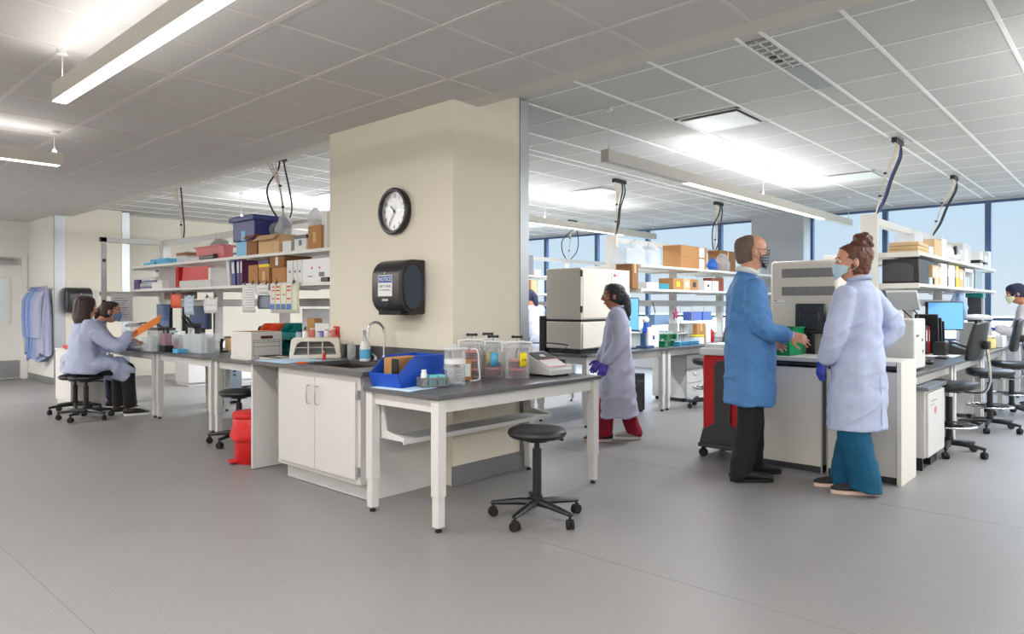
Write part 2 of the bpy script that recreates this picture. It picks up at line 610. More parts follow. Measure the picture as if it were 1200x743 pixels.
# ground outside
LAWN = mat('distant_grass', (150, 152, 132), 0.9, var=0.2, scale=0.05)
struct(MB().b2((30, -220, -4.2), (420, 260, -4.0)).build('ground', LAWN, smooth=False), 'pale lawn outside the windows')


# ---------------------------------------------------------------- light fittings
LENS = glow('lit_opal_lens', (255, 250, 240), 2.6)
ROD = mat('white_cable', (214, 213, 208), 0.5)
FIT = mat('painted_fitting', (196, 192, 185), 0.45, var=0.015)


def linear_light(label, axis, c, lo, hi, z, zc, lit, group, power=1.0):
    """pendant fitting: c = fixed coordinate, lo..hi along the axis, lit = list of lens spans; hung from height zc"""
    L = hi - lo
    t = thing('linear_pendant_light', label, 'ceiling light', (lo, c, z) if axis == 'X' else (c, lo, z), 0 if axis == 'X' else PI / 2, group)
    hz, hw = 0.105, 0.038
    MB().b2((0, -hw, 0.006), (L, hw, hz)).build('housing', FIT, t, smooth=False, bevel=0.002)
    for a, b in lit:
        MB().b2((a - lo, -hw + 0.003, 0), (b - lo, hw - 0.003, 0.0075)).build('lens', LENS, t, smooth=False)
    n = max(2, int(L / 3.0) + 1)
    for k in range(n):
        x = 0.06 + (L - 0.12) * k / (n - 1)
        MB().tube([(x, 0, hz), (x, 0, zc - z - 0.03)], 0.0028, 6).cyl((x, 0, zc - z - 0.012), 0.03, 0.024, 14).tube([(x - 0.018, 0, hz), (x, 0, hz + 0.06), (x + 0.018, 0, hz)], 0.003, 6).build('suspension', ROD, t)
    for a, b in lit:
        m = (a + b) / 2
        p = (m, c, z - 0.004) if axis == 'X' else (c, m, z - 0.004)
        q = (m, c, z + hz + 0.008) if axis == 'X' else (c, m, z + hz + 0.008)
        s = b - a
        sx, sy = (s, 0.07) if axis == 'X' else (0.07, s)
        lc = LAMP_COL if zc == ZN else LAMP_COL_BAY
        area('lamp_down', p, (0, 0, 0), sx, sy, LAMP_DOWN * s * power * (1.0 if zc == ZN else 1.1), lc)
        for w in (-1, 1):      # wide upward throw, one strip to each side
            tilt = (PI + w * 1.15, 0, 0) if axis == 'X' else (0, PI + w * 1.15, 0)
            area('lamp_up', q, tilt, sx * (1 if axis == 'X' else 0.5), sy * (0.5 if axis == 'X' else 1), LAMP_UP * s * power * (0.8 if zc == ZN else 1.25), lc)
    return t


FG = 'white linear pendant lights'
linear_light('long lit pendant light over the foreground at upper left, seen from below', 'Y', 1.24, -3.0, 4.66, 2.45, ZN, [(-2.96, 4.655)], FG, 0.68)
linear_light('lit pendant light crossing the frame edge near the door at far left', 'X', 6.78, -3.2, 1.83, 2.45, ZN, [(-3.16, 1.80)], FG, 0.68)
linear_light('added pendant light beyond the frame edge, brightening the far corridor', 'X', 11.4, -3.2, 1.2, 2.45, ZN, [(-3.16, 1.16)], FG, 3.20)  # added out of view to brighten the door end
linear_light('longest pendant light, running above the two talking people towards the windows', 'X', 3.28, 4.74, 11.1, 2.45, ZB, [(6.1, 9.9)], FG, 1.20)
linear_light('pendant light running above the large white analyser to the window wall', 'X', 6.5, 4.8, 10.95, 2.45, ZB, [(4.85, 9.9)], FG, 1.35)
linear_light('pendant light far behind, over the third bench row', 'X', 9.68, 4.8, 11.0, 2.45, ZB, [(4.85, 10.9)], FG, 2.00)
linear_light('added fill pendant light over the right-hand aisle, beyond the frame edge', 'X', 0.2, 4.8, 11.0, 2.45, ZB, [(4.85, 10.9)], FG, 0.75)  # unseen row, added as fill for the upright faces
linear_light('added fill pendant light of the front area, behind the viewer', 'Y', -1.85, -3.6, 4.5, 2.45, ZN, [(-3.56, 4.46)], FG, 1.3)  # added behind the camera, fills the faces turned this way
linear_light('added fill pendant light of the bay, behind the viewer', 'X', -2.7, 4.2, 11.0, 2.45, ZB, [(4.25, 10.9)], FG, 1.3)  # another unseen row, added for more fill in the bay


def diffuser(x, y, label):
    t = thing('air_diffuser', label, 'air diffuser', (x, y, ZB), 0, 'square white ceiling diffusers')
    MB().b2((-0.295, -0.295, -0.008), (-0.265, 0.295, 0.002)).b2((0.265, -0.295, -0.008), (0.295, 0.295, 0.002)).b2((-0.295, -0.295, -0.008), (0.295, -0.265, 0.002)).b2((-0.295, 0.265, -0.008), (0.295, 0.295, 0.002)).build('frame', WHITE2, t, smooth=False)
    MB().b2((-0.27, -0.27, -0.004), (0.27, 0.27, -0.001)).build('throat', DGREY, t, smooth=False)
    MB().b2((-0.25, -0.25, -0.022), (0.25, 0.25, -0.012)).build('face_plate', WHITE, t, smooth=False, bevel=0.005)


for x, y, l in [(5.76, 2.76, 'large square ceiling diffuser nearest the column side of the long pendant light'),
                (9.35, 2.70, 'square ceiling diffuser above the standing woman, toward the windows'),
                (8.13, 5.75, 'square ceiling diffuser above the large white analyser'),
                (5.9, 8.9, 'square ceiling diffuser over the bay behind the column')]:
    diffuser(x, y, l)
t = thing('ceiling_air_slot', 'long narrow ceiling air slot with a perforated grey half', 'air vent', (4.16, 1.775, ZB))
MB().b2((0, -0.062, -0.007), (0.62, 0.062, -0.001)).build('slot_box', mat('grey_slot_box', (150, 150, 150), 0.5), t, smooth=False)
vv = MB()
for k in range(7):
    vv.b2((0.03 + 0.09 * k, -0.06, -0.014), (0.05 + 0.09 * k, 0.06, -0.006))
vv.b2((0, -0.007, -0.014), (0.62, 0.0, -0.006)).build('divider', WHITE, t, smooth=False)
for k in (1, 2):
    MB().cyl((0.23 + 0.10 * k, 0.02, -0.010), 0.026, 0.01, 16).build('inlet_hole', BLACKM, t)
MB().b2((0.63, -0.062, -0.008), (1.24, 0.062, -0.001)).build('perforated_panel', mat('perforated_grey', (140, 140, 141), 0.5, var=0.25, scale=300), t, smooth=False)

# ================================================================ BENCHES AND SHELVING
def leg(m, x, y, ztop, parent, w=0.062, name='leg'):
    l = MB().b2((x - w / 2, y - w / 2, 0.20), (x + w / 2, y + w / 2, ztop)).build(name, m, parent, bevel=0.003)
    MB().b2((x - w / 2 + 0.005, y - w / 2 + 0.005, 0.028), (x + w / 2 - 0.005, y + w / 2 - 0.005, 0.205)).build('leg_extension', m, l, bevel=0.003)
    MB().cyl((x, y, 0.006), 0.019, 0.012, 14).cyl((x, y, 0.018), 0.007, 0.026, 10).build('foot', BLACKM, l)
    return l


def bench(label, loc, rz, L, D, z=0.765, group=None, top=EPOXY, ends=(True, True), inset=0.05):
    t = thing('lab_bench', label, 'laboratory bench', loc, rz, group)
    MB().b2((0, 0, z - 0.026), (L, D, z)).build('worktop', top, t, bevel=0.003)
    a = MB()
    i = inset
    a.b2((i, i + 0.004, z - 0.105), (L - i, i + 0.03, z - 0.027)).b2((i, D - i - 0.03, z - 0.105), (L - i, D - i - 0.004, z - 0.027))
    a.b2((i + 0.004, i, z - 0.105), (i + 0.03, D - i, z - 0.027)).b2((L - i - 0.03, i, z - 0.105), (L - i - 0.004, D - i, z - 0.027))
    a.build('apron', WHITE, t, bevel=0.002)
    for x in (i + 0.031 - 0.02, L - i - 0.031 + 0.02):
        for y in (i + 0.031 - 0.02, D - i - 0.031 + 0.02):
            leg(WHITE, x, y, z - 0.027, t)
    return t


def shelving(label, loc, rz, L, n, levels=(1.49, 1.79), depth=0.40, zt=2.155, both=True, group=None, end_block=True):
    """spine of uprights along local x at local y=0 with shelves on both sides"""
    t = thing('bench_shelving', label, 'bench shelving', loc, rz, group)
    for k in range(n):
        x = 0.03 + (L - 0.06) * k / (n - 1)
        MB().b2((x - 0.025, -0.05, 0.772), (x + 0.025, 0.05, zt)).build('upright', WHITE, t, bevel=0.002)
    MB().b2((0, -0.045, zt - 0.07), (L, 0.045, zt - 0.004)).build('top_rail', WHITE, t, bevel=0.002)
    MB().b2((0, -0.055, 1.27), (L, 0.055, 1.35)).build('power_raceway', WHITE2, t, bevel=0.002)
    for z in levels:
        for s in ((-1, 1) if both else (-1,)):
            y0, y1 = (0.052, depth) if s > 0 else (-depth, -0.052)
            for k in range(n - 1):
                xa = 0.0 + L * k / (n - 1)
                xb = L * (k + 1) / (n - 1)
                sh = MB().b2((xa + 0.003, y0, z - 0.03), (xb - 0.003, y1, z)).build('shelf', SHELFW, t, bevel=0.002)
                for xx in (xa + 0.02, xb - 0.035):
                    MB().b2((xx, min(y0, y1) + 0.02, z - 0.045), (xx + 0.015, max(y0, y1) - 0.03, z - 0.031)).build('bracket', WHITE2, sh)
    if end_block:
        for z in levels:
            MB().b2((-0.03, -depth, z - 0.045), (-0.001, depth, z + 0.004)).build('shelf_end_board', BEIGE, t, bevel=0.002)
        MB().b2((-0.06, -0.08, 0.772), (-0.03, 0.08, zt + 0.02)).build('end_post', BEIGE, t, bevel=0.002)
    return t


# ---------------------------------------------------------------- benches in place
bench('white framed table with dark top in front of the column, clear jars on it', (2.605, 2.92, 0), 0, 1.575, 0.70, 0.775, inset=0.034)
tb = [o for o in bpy.data.objects if o.name == 'lab_bench'][0]
MB().b2((0.08, 0.40, 0.455), (1.50, 0.62, 0.462)).b2((0.08, 0.395, 0.44), (1.50, 0.405, 0.468)).build('under_tray', LGREY, tb, bevel=0.001)
for xx in (0.085, 1.47):
    MB().prism([(0.40, 0.455), (0.62, 0.455), (0.64, 0.67), (0.61, 0.67), (0.58, 0.50), (0.40, 0.475)], 0.018, Matrix(((0, 1, 0, xx), (1, 0, 0, 0), (0, 0, 1, 0), (0, 0, 0, 1)))).build('tray_bracket', WHITE, tb, bevel=0.002)
GL = 'white framed benches of the row behind the column'
R90 = -PI / 2
bench('bench stretch next to the sink, banker box and teal bins on it', (3.13, 6.885, 0), R90, 1.68, 0.74, group=GL)
bench('bench stretch under the red folders, clear acrylic racks on it', (3.13, 8.335, 0), R90, 1.44, 0.74, group=GL)
bench('bench stretch where the two seated women work', (3.13, 9.93, 0), R90, 1.59, 0.74, group=GL)
bench('bench on the hidden side of the shelves behind the banker box', (3.91, 6.885, 0), R90, 1.68, 0.74, group=GL)
bench('bench on the hidden side of the shelves behind the acrylic racks', (3.91, 8.335, 0), R90, 1.44, 0.74, group=GL)
GI = 'white framed benches of the near window island'
for x, l in [(5.93, 'bench stretch holding the white desktop unit and mouse, beside the standing woman'), (7.45, 'bench stretch with the desk phone and monitor, behind the first tall chair'), (8.97, 'bench stretch behind the second tall chair, lamp on it'), (10.49, 'farthest bench stretch of the window island where the woman in the dark cap works')]:
    bench(l, (x, 1.28, 0), 0, 1.515, 0.74, group=GI)
bench('bench under the large putty machine behind the green bin', (5.93, 2.04, 0), 0, 1.515, 0.74, group=GI)
GM = 'white framed benches of the middle island'
for x, L, l in [(5.90, 1.67, 'middle island bench carrying the large white analyser'), (7.575, 1.52, 'middle island bench with the blue lit monitor and tube racks'), (9.10, 1.5, 'middle island bench stretch behind the man in the blue gown')]:
    bench(l, (x, 4.30, 0), 0, L, 0.74, group=GM)
bench('middle island bench on the far side, behind the large white analyser', (5.90, 5.06, 0), 0, 1.67, 0.74, group=GM)
bench('third island bench where the person in the hazy window aisle stands', (7.6, 7.34, 0), 0, 1.5, 0.74, group='white framed benches of the far island')
bench('third island bench nearest the windows, far behind the analyser', (9.15, 7.34, 0), 0, 1.5, 0.74, group='white framed benches of the far island')

GS = 'white bench shelving units'
shelving('shelving over the bench row behind the column, loaded with cartons', (3.89, 9.90, 0), R90, 4.68, 4, group=GS, end_block=False, depth=0.43)
shelving('shelving over the window island behind the standing woman', (7.51, 2.03, 0), 0, 4.5, 4, group=GS, depth=0.43)
shelving('shelving over the middle island behind the man in the blue gown', (7.51, 5.06, 0), 0, 4.5, 4, group=GS, depth=0.43)
shelving('shelving over the third island seen beside the stainless corner guard', (7.51, 8.10, 0), 0, 4.5, 4, group=GS, depth=0.43)
# the goal-post frame closing the far end of the left shelves
t = thing('bench_gantry', 'white goal-post end frame standing above the seated women', 'bench frame', (3.13, 9.968, 0))
MB().b2((-0.02, -0.03, 0.02), (0.05, 0.03, 2.16)).build('post', WHITE, t, bevel=0.003)
MB().b2((-0.02, -0.03, 2.095), (0.76, 0.03, 2.16)).build('cross_bar', WHITE, t, bevel=0.003)
MB().b2((-0.02, -0.025, 1.40), (0.70, 0.025, 1.46)).build('lower_bar', WHITE, t, bevel=0.003)
MB().b2((0.70, -0.03, 0.02), (0.76, 0.03, 2.094)).build('rear_post', WHITE, t, bevel=0.003)
for z in (1.33, 1.86):
    MB().cyl((0.015, -0.032, z), 0.022, 0.01, 14, axis='Y').build('grommet', BLACK, t)

# ---------------------------------------------------------------- sink counter
SZ = 0.855
t = thing('sink_base_cabinet', 'white two-door sink cabinet beside the front table', 'cabinet', (2.70, 3.775, 0))
MB().b2((0, 0, 0.112), (0.66, 1.03, 0.62)).b2((0, 0, 0.62), (0.02, 1.03, SZ - 0.031)).b2((0.64, 0, 0.62), (0.66, 1.03, SZ - 0.031)).b2((0.02, 0, 0.62), (0.64, 0.02, SZ - 0.031)).b2((0.02, 1.01, 0.62), (0.64, 1.03, SZ - 0.031)).build('body', WHITE2, t, bevel=0.002)
MB().b2((0.06, 0.002, 0.004), (0.66, 1.0, 0.112)).build('toe_kick', LGREY, t, bevel=0.002)
MB().b2((0.05, -0.004, 0.0), (0.665, -0.0005, 0.112)).build('side_skirt', WHITE2, t)
for k, (a, b) in enumerate([(0.035, 0.508), (0.514, 0.995)]):
    d = MB().b2((-0.018, a, 0.145), (-0.001, b, SZ - 0.075)).build('door', WHITE2, t, bevel=0.002)
    hx = b - 0.05 if k == 0 else a + 0.05
    MB().tube([(-0.018, hx, 0.60), (-0.046, hx, 0.605), (-0.046, hx, 0.715), (-0.018, hx, 0.72)], 0.0048, 8, 5).build('handle', CHROME, d)
    for z in (0.20, 0.70):
        yy = 0.012 if k == 0 else 1.018
        MB().b2((-0.012, yy - 0.012, z - 0.03), (-0.0005, yy + 0.012, z + 0.03)).cyl((-0.014, yy, z), 0.006, 0.058, 10).build('hinge', ALU, d)
t = thing('sink_counter', 'dark grey counter with inset sink along the column', 'counter', (2.66, 3.70, 0))
c = MB()
for lo, hi in [((0, 0, SZ - 0.03), (0.12, 1.49, SZ)), ((0.54, 0, SZ - 0.03), (0.712, 1.49, SZ)), ((0.12, 0, SZ - 0.03), (0.54, 0.28, SZ)), ((0.12, 0.92, SZ - 0.03), (0.54, 1.49, SZ))]:
    c.b2(lo, hi)
c.build('worktop', EPOXY, t)
BAS = mat('dark_brown_sink', (58, 46, 38), 0.35, var=0.1)
MB().b2((0.11, 0.27, SZ - 0.029), (0.12, 0.93, SZ - 0.20)).b2((0.54, 0.27, SZ - 0.029), (0.55, 0.93, SZ - 0.20)).b2((0.11, 0.27, SZ - 0.20), (0.55, 0.28, SZ - 0.029)).b2((0.11, 0.92, SZ - 0.20), (0.55, 0.93, SZ - 0.029)).b2((0.11, 0.27, SZ - 0.21), (0.55, 0.93, SZ - 0.20)).build('basin', BAS, t)
t2 = tag(MB().b2((2.685, 5.165, 0.006), (3.385, 5.19, SZ - 0.031)).build('gable_board', WHITE2, bevel=0.002), 'white upright end panel under the counter beside the red bin', 'panel')
t = thing('gooseneck_faucet', 'chrome gooseneck faucet with two lever handles behind the sink', 'faucet', (3.27, 4.27, SZ))
MB().lathe([(0.028, 0), (0.028, 0.012), (0.016, 0.03), (0.013, 0.05)]).build('base', CHROME, t)
MB().tube([(0, 0, 0.04), (0, 0, 0.22), (-0.02, 0.005, 0.275), (-0.07, 0.012, 0.30), (-0.12, 0.02, 0.275), (-0.135, 0.022, 0.225)], 0.010, 12, 8).lathe([(0.013, 0.0), (0.013, 0.05)], (-0.135, 0.022, 0.19)).build('spout', CHROME, t)
for s in (-1, 1):
    MB().lathe([(0.018, 0), (0.014, 0.035)], (0, s * 0.10, 0), 16).tube([(0, s * 0.10, 0.035), (-0.01, s * 0.13, 0.05), (-0.02, s * 0.18, 0.065)], [0.007, 0.006, 0.005], 8).build('lever', CHROME, t)
MB().b2((-0.02, -0.12, 0.0), (0.02, 0.12, 0.012)).build('deck_plate', CHROME, t, bevel=0.005)

# ---------------------------------------------------------------- island end cabinets (near end of the window island)
def end_cabinet(y0, y1, label):
    t = thing('island_end_cabinet', label, 'cabinet', (5.53, y0, 0), 0, 'putty end cabinets of the window island')
    w = y1 - y0
    MB().b2((0.004, 0.012, 0.05), (0.385, w - 0.012, 0.80)).build('body', BEIGE, t)
    MB().b2((0, 0.012, 0.055), (0.004, w - 0.012, 0.80)).build('face_panel', BEIGE, t)
    for y in (0.0, w - 0.012):
        MB().b2((-0.004, y, 0.0), (0.008, y + 0.012, 0.82)).build('edge_trim', ALU, t)
    MB().b2((0.02, 0.012, 0.0), (0.37, w - 0.012, 0.05)).build('toe_kick', DGREY, t)
    return t


end_cabinet(1.30, 1.80, 'putty end cabinet behind the standing woman')
end_cabinet(1.83, 2.33, 'putty end cabinet beside the man in the blue gown')
t = thing('island_end_counter', 'pale counter top with black edge holding the green bin', 'counter', (5.50, 1.32, 0))
MB().b2((0, 0, 0.848), (0.42, 1.03, 0.88)).build('worktop', EPOXYL, t, bevel=0.003)
MB().b2((0.01, 0.004, 0.82), (0.41, 1.025, 0.848)).build('black_edge', BLACK, t)
tag(MB().b2((5.50, 1.285, 0.0), (5.925, 1.315, 0.88)).build('gable_board', BEIGE, bevel=0.002), 'putty end panel at the aisle corner beside the woman in teal trousers', 'panel')


# ---------------------------------------------------------------- stools and chairs
def star_base(t, R=0.27, rot=0.0, n=5, hub=0.1):
    for k in range(n):
        a = rot + 2 * PI * k / n
        ca, sa = math.cos(a), math.sin(a)
        arm = MB().loft([((0.02 * ca, 0.02 * sa, hub), 0.026, 0.024), ((0.10 * ca, 0.10 * sa, hub), 0.022, 0.022), ((R * ca, R * sa, 0.083), 0.017, 0.014), (((R + 0.012) * ca, (R + 0.012) * sa, 0.082), 0.013, 0.011)], n=8, ref=(-sa, ca, 0)).build('base_arm', BLACK, t)
        b = a + 1.1 + k
        ox, oy = 0.012 * math.cos(b), 0.012 * math.sin(b)
        M = rotz(b) @ Matrix.Rotation(PI / 2, 4, 'Y')
        px, py = R * ca, R * sa
        w = MB()
        for s in (-1, 1):
            w.cyl((px + s * 0.013 * math.cos(b) , py + s * 0.013 * math.sin(b), 0.028), 0.028, 0.016, 18, M=M)
        w.cyl((px, py, 0.06), 0.008, 0.05, 10).box((px, py, 0.045), (0.012, 0.04, 0.03), b)
        w.build('caster', BLACKM, arm)


def stool(label, loc, rz, h=0.55, ring=None, back=False, group=None, seat='round', rot=0.2, cat='stool'):
    t = thing('lab_chair' if back else 'lab_stool', label, cat, loc, rz, group)
    star_base(t, 0.27, rot)
    MB().cyl((0, 0, 0.115), 0.034, 0.06, 18).cyl((0, 0, 0.115 + (h - 0.33) / 2 + 0.06), 0.027, h - 0.33 + 0.06, 18).build('column_sleeve', BLACK, t)
    MB().cyl((0, 0, h - 0.13), 0.016, 0.2, 14).build('gas_lift', CHROME if ring else BLACK, t)
    if seat == 'round':
        prof = [(0.03, h - 0.062), (0.15, h - 0.058), (0.168, h - 0.048), (0.178, h - 0.032), (0.174, h - 0.015), (0.155, h - 0.004), (0.10, h), (0.0, h - 0.002)]
        MB().lathe(prof, n=40).build('seat', VINYL, t)
        MB().cyl((0, 0, h - 0.07), 0.07, 0.022, 18).tube([(0.02, -0.03, h - 0.075), (0.10, -0.10, h - 0.078), (0.12, -0.12, h - 0.082)], [0.006, 0.007, 0.012], 8).build('height_lever', BLACK, t)
    else:
        s = MB()
        rows = []
        for zz, k in [(h - 0.065, 0.86), (h - 0.055, 0.97), (h - 0.03, 1.0), (h - 0.01, 0.97), (h, 0.86), (h + 0.001, 0.5), (h - 0.006, 0.02)]:
            rows.append((zz, k))
        n = 36
        rings = []
        for zz, k in rows:
            ring_ = []
            for q in range(n):
                a = 2 * PI * q / n
                cx, cy = math.cos(a), math.sin(a)
                e = 2.8
                rr = (abs(cx) ** e + abs(cy) ** e) ** (-1 / e)
                ring_.append(s.bm.verts.new((0.215 * k * rr * cx, 0.225 * k * rr * cy, zz + (0.012 * cx * cx if k > .4 else 0))))
            rings.append(ring_)
        for A_, B_ in zip(rings, rings[1:]):
            for q in range(n):
                s.bm.faces.new((A_[q], A_[(q + 1) % n], B_[(q + 1) % n], B_[q]))
        s.bm.faces.new(list(reversed(rings[0])))
        s.bm.faces.new(rings[-1])
        s.build('seat', VINYL, t)
        MB().b2((-0.09, -0.06, h - 0.085), (0.09, 0.06, h - 0.066)).tube([(0.05, -0.05, h - 0.08), (0.06, -0.19, h - 0.085)], 0.006, 8).build('seat_mechanism', BLACK, t)
    if ring:
        r = MB()
        pts = [(0.205 * math.cos(2 * PI * k / 32), 0.205 * math.sin(2 * PI * k / 32), ring) for k in range(33)]
        r.tube(pts, 0.0095, 10)
        r.build('foot_ring', CHROME, t)
        sp = MB().cyl((0, 0, ring), 0.036, 0.05, 16)
        for k in range(4):
            a = PI / 4 + k * PI / 2
            sp.tube([(0.03 * math.cos(a), 0.03 * math.sin(a), ring), (0.2 * math.cos(a), 0.2 * math.sin(a), ring)], 0.008, 8)
        sp.build('ring_spoke', BLACK, t)
    if back:
        bh = h + 0.20
        g = []
        for i in range(9):
            v = i / 8
            row = []
            wz = bh + v * 0.33
            wid = 0.20 * (1 - 0.42 * max(0, v - 0.35) ** 1.6) * (0.9 + 0.1 * min(1, v * 5))
            for j in range(9):
                u = -1 + 2 * j / 8
                row.append((-0.215 - 0.06 * v + 0.045 * u * u, u * wid, wz - 0.02 * u * u * (1 if v > .9 else 0)))
            g.append(row)
        o = MB().sheet(g).build('backrest', BLACK, t)
        md = o.modifiers.new('solid', 'SOLIDIFY')
        md.thickness = 0.038
        md.offset = 0
        md = o.modifiers.new('bevel', 'BEVEL')
        md.width = 0.014
        md.segments = 3
        MB().tube([(-0.08, 0, h - 0.075), (-0.22, 0, h - 0.08), (-0.285, 0, h - 0.03), (-0.30, 0, h + 0.10), (-0.275, 0, bh + 0.12)], 0.011, 8, 6).build('back_bar', CHROME if ring else BLACK, t)
        MB().box((-0.275, 0, bh + 0.13), (0.05, 0.07, 0.07)).build('back_knob', BLACK, t, bevel=0.012)
    return t


GST = 'black round lab stools'
stool('round black stool standing free in front of the dark-topped table', (3.215, 2.715, 0), 0.3, 0.548, group=GST, rot=0.55)
stool('round black stool pushed under the bench behind the red bin', (3.12, 6.26, 0), 1.0, 0.50, group=GST, rot=0.1)
stool('round black stool carrying the woman in the pale lab coat', (2.62, 8.86, 0), 0.4, 0.50, group=GST, rot=0.95)
stool('round black stool under the woman with tied hair', (2.70, 9.52, 0), 0.4, 0.455, group=GST, rot=0.3)
GC = 'black tall lab chairs with chrome foot rings'
stool('tall black lab chair nearest the aisle, beside the rolling pedestal', (7.02, 1.27, 0), PI / 2 - 0.1, 0.62, 0.25, True, GC, 'sq', 0.5, 'chair')
stool('tall black lab chair second from the aisle along the window island', (8.62, 1.2, 0), PI / 2 + 0.15, 0.62, 0.25, True, GC, 'sq', 0.2, 'chair')
stool('tall black lab chair farthest along the window island, by the woman in the dark cap', (10.0, 1.18, 0), PI / 2 + 0.1, 0.62, 0.25, True, GC, 'sq', 0.9, 'chair')
stool('black lab chair at the middle island behind the red cart', (8.16, 4.06, 0), 2.1, 0.60, 0.25, True, GC, 'sq', 0.4, 'chair')
GB = 'black chairs seen under the bench row'
stool('black chair beyond the bench row, seen between the bench legs', (5.0, 9.6, 0), 2.0, 0.48, None, True, GB, 'sq', 0.4, 'chair')
stool('black chair beyond the bench row, seen above the red bin', (5.3, 8.2, 0), 3.0, 0.48, None, True, GB, 'sq', 0.2, 'chair')

# ================================================================ ITEMS
_B = (0.672, 0.74055)
_A = (-0.74055, 0.672)


def ray(px):
    u = (px - 600.0) / FPX
    return (_B[0] * u + _B[1], _A[0] * u + _A[1])


def U(px, py, z):
    """point of the level plane z seen at a pixel of the photograph"""
    d = (CAMZ - z) * FPX / (py - HORIZON)
    r = ray(px)
    return (r[0] * d, r[1] * d)


def YX(px, X):
    r = ray(px)
    return X * r[1] / r[0]


def XY(px, Y):
    r = ray(px)
    return Y * r[0] / r[1]


def carton(label, lo, size, m=CARD, rz=0.0, tape=True, lab=None, name='cardboard_box', cat='box', group=None, flaps=False, labface='-y', lid=None, stripe=None):
    """lo = near-left-bottom corner before turning; parts: body, tape or flaps, label, lid"""
    x, y, z = lo
    sx, sy, sz = size
    t = thing(name, label, cat, (x + sx / 2, y + sy / 2, z), rz, group)
    hx, hy = sx / 2, sy / 2
    if flaps:
        w = 0.004
        MB().b2((-hx, -hy, 0), (hx, hy, w)).b2((-hx, -hy, w), (-hx + w, hy, sz)).b2((hx - w, -hy, w), (hx, hy, sz)).b2((-hx + w, -hy, w), (hx - w, -hy + w, sz)).b2((-hx + w, hy - w, w), (hx - w, hy, sz)).build('body', m, t, smooth=False)
        for s in (-1, 1):
            f = min(0.4 * sx, 0.12)
            MB().box((s * (hx + f * 0.35), 0, sz - f * 0.28), (0.004, sy - 0.01, f), M=Matrix.Rotation(s * -0.9, 4, 'Y')).build('flap', m, t, smooth=False)
    else:
        MB().b2((-hx, -hy, 0), (hx, hy, sz)).build('body', m, t, bevel=0.0025)
        if tape:
            MB().b2((-0.022, -hy - 0.0008, sz * 0.62), (0.022, -hy, sz)).b2((-0.022, -hy, sz), (0.022, hy, sz + 0.0008)).build('tape', CARDL if m in (CARD, CARDD) else LGREY, t, smooth=False)
    if lab:
        w, h, mm = lab
        if labface == '-y':
            MB().b2((-w / 2, -hy - 0.0016, sz * 0.5 - h / 2), (w / 2, -hy - 0.0002, sz * 0.5 + h / 2)).build('label', mm, t, smooth=False)
        else:
            MB().b2((-hx - 0.0016, -w / 2, sz * 0.5 - h / 2), (-hx - 0.0002, w / 2, sz * 0.5 + h / 2)).build('label', mm, t, smooth=False)
    if lid:
        MB().b2((-hx - 0.004, -hy - 0.004, sz - 0.03), (hx + 0.004, hy + 0.004, sz + 0.004)).build('lid', lid, t, bevel=0.003)
    if stripe:
        MB().b2((-hx - 0.001, -hy - 0.001, sz * 0.25), (hx + 0.001, hy + 0.001, sz * 0.45)).build('stripe', stripe, t, smooth=False)
    return t


def bottle(label, loc, r=0.03, h=0.16, m=WHITE, cap=BLACK, group=None, name='bottle', neck=0.4, band=None, cat='bottle'):
    t = thing(name, label, cat, loc, 0, group)
    MB().lathe([(r * 0.92, 0), (r, 0.006), (r, h * 0.72), (r * 0.9, h * 0.79), (r * neck, h * 0.86), (r * neck, h * 0.9)], n=20).build('body', m, t)
    MB().lathe([(r * neck * 1.15, h * 0.885), (r * neck * 1.15, h)], n=16).build('cap', cap, t)
    if band:
        MB().lathe([(r * 1.01, h * 0.2), (r * 1.01, h * 0.6)], n=20).build('label', band, t)
    return t


def binder(label, lo, w, d, h, m, lean=0.0, face='-x', group=None, spine=PAPER, name='ring_binder', cat='binder'):
    t = thing(name, label, cat, lo, 0, group)
    # spine towards local -x (for the row behind the column) or -y
    if face == '-x':
        b = MB().b2((0, 0, 0), (d, w, h))
        b.build('cover', m, t, bevel=0.003)
        MB().b2((-0.001, w * 0.2, h * 0.45), (0, w * 0.8, h * 0.85)).build('spine_label', spine, t, smooth=False)
        if lean:
            t.rotation_euler = (lean, 0, 0)
    else:
        MB().b2((0, 0, 0), (w, d, h)).build('cover', m, t, bevel=0.003)
        MB().b2((w * 0.2, -0.001, h * 0.45), (w * 0.8, 0, h * 0.85)).build('spine_label', spine, t, smooth=False)
        if lean:
            t.rotation_euler = (0, lean, 0)
    return t


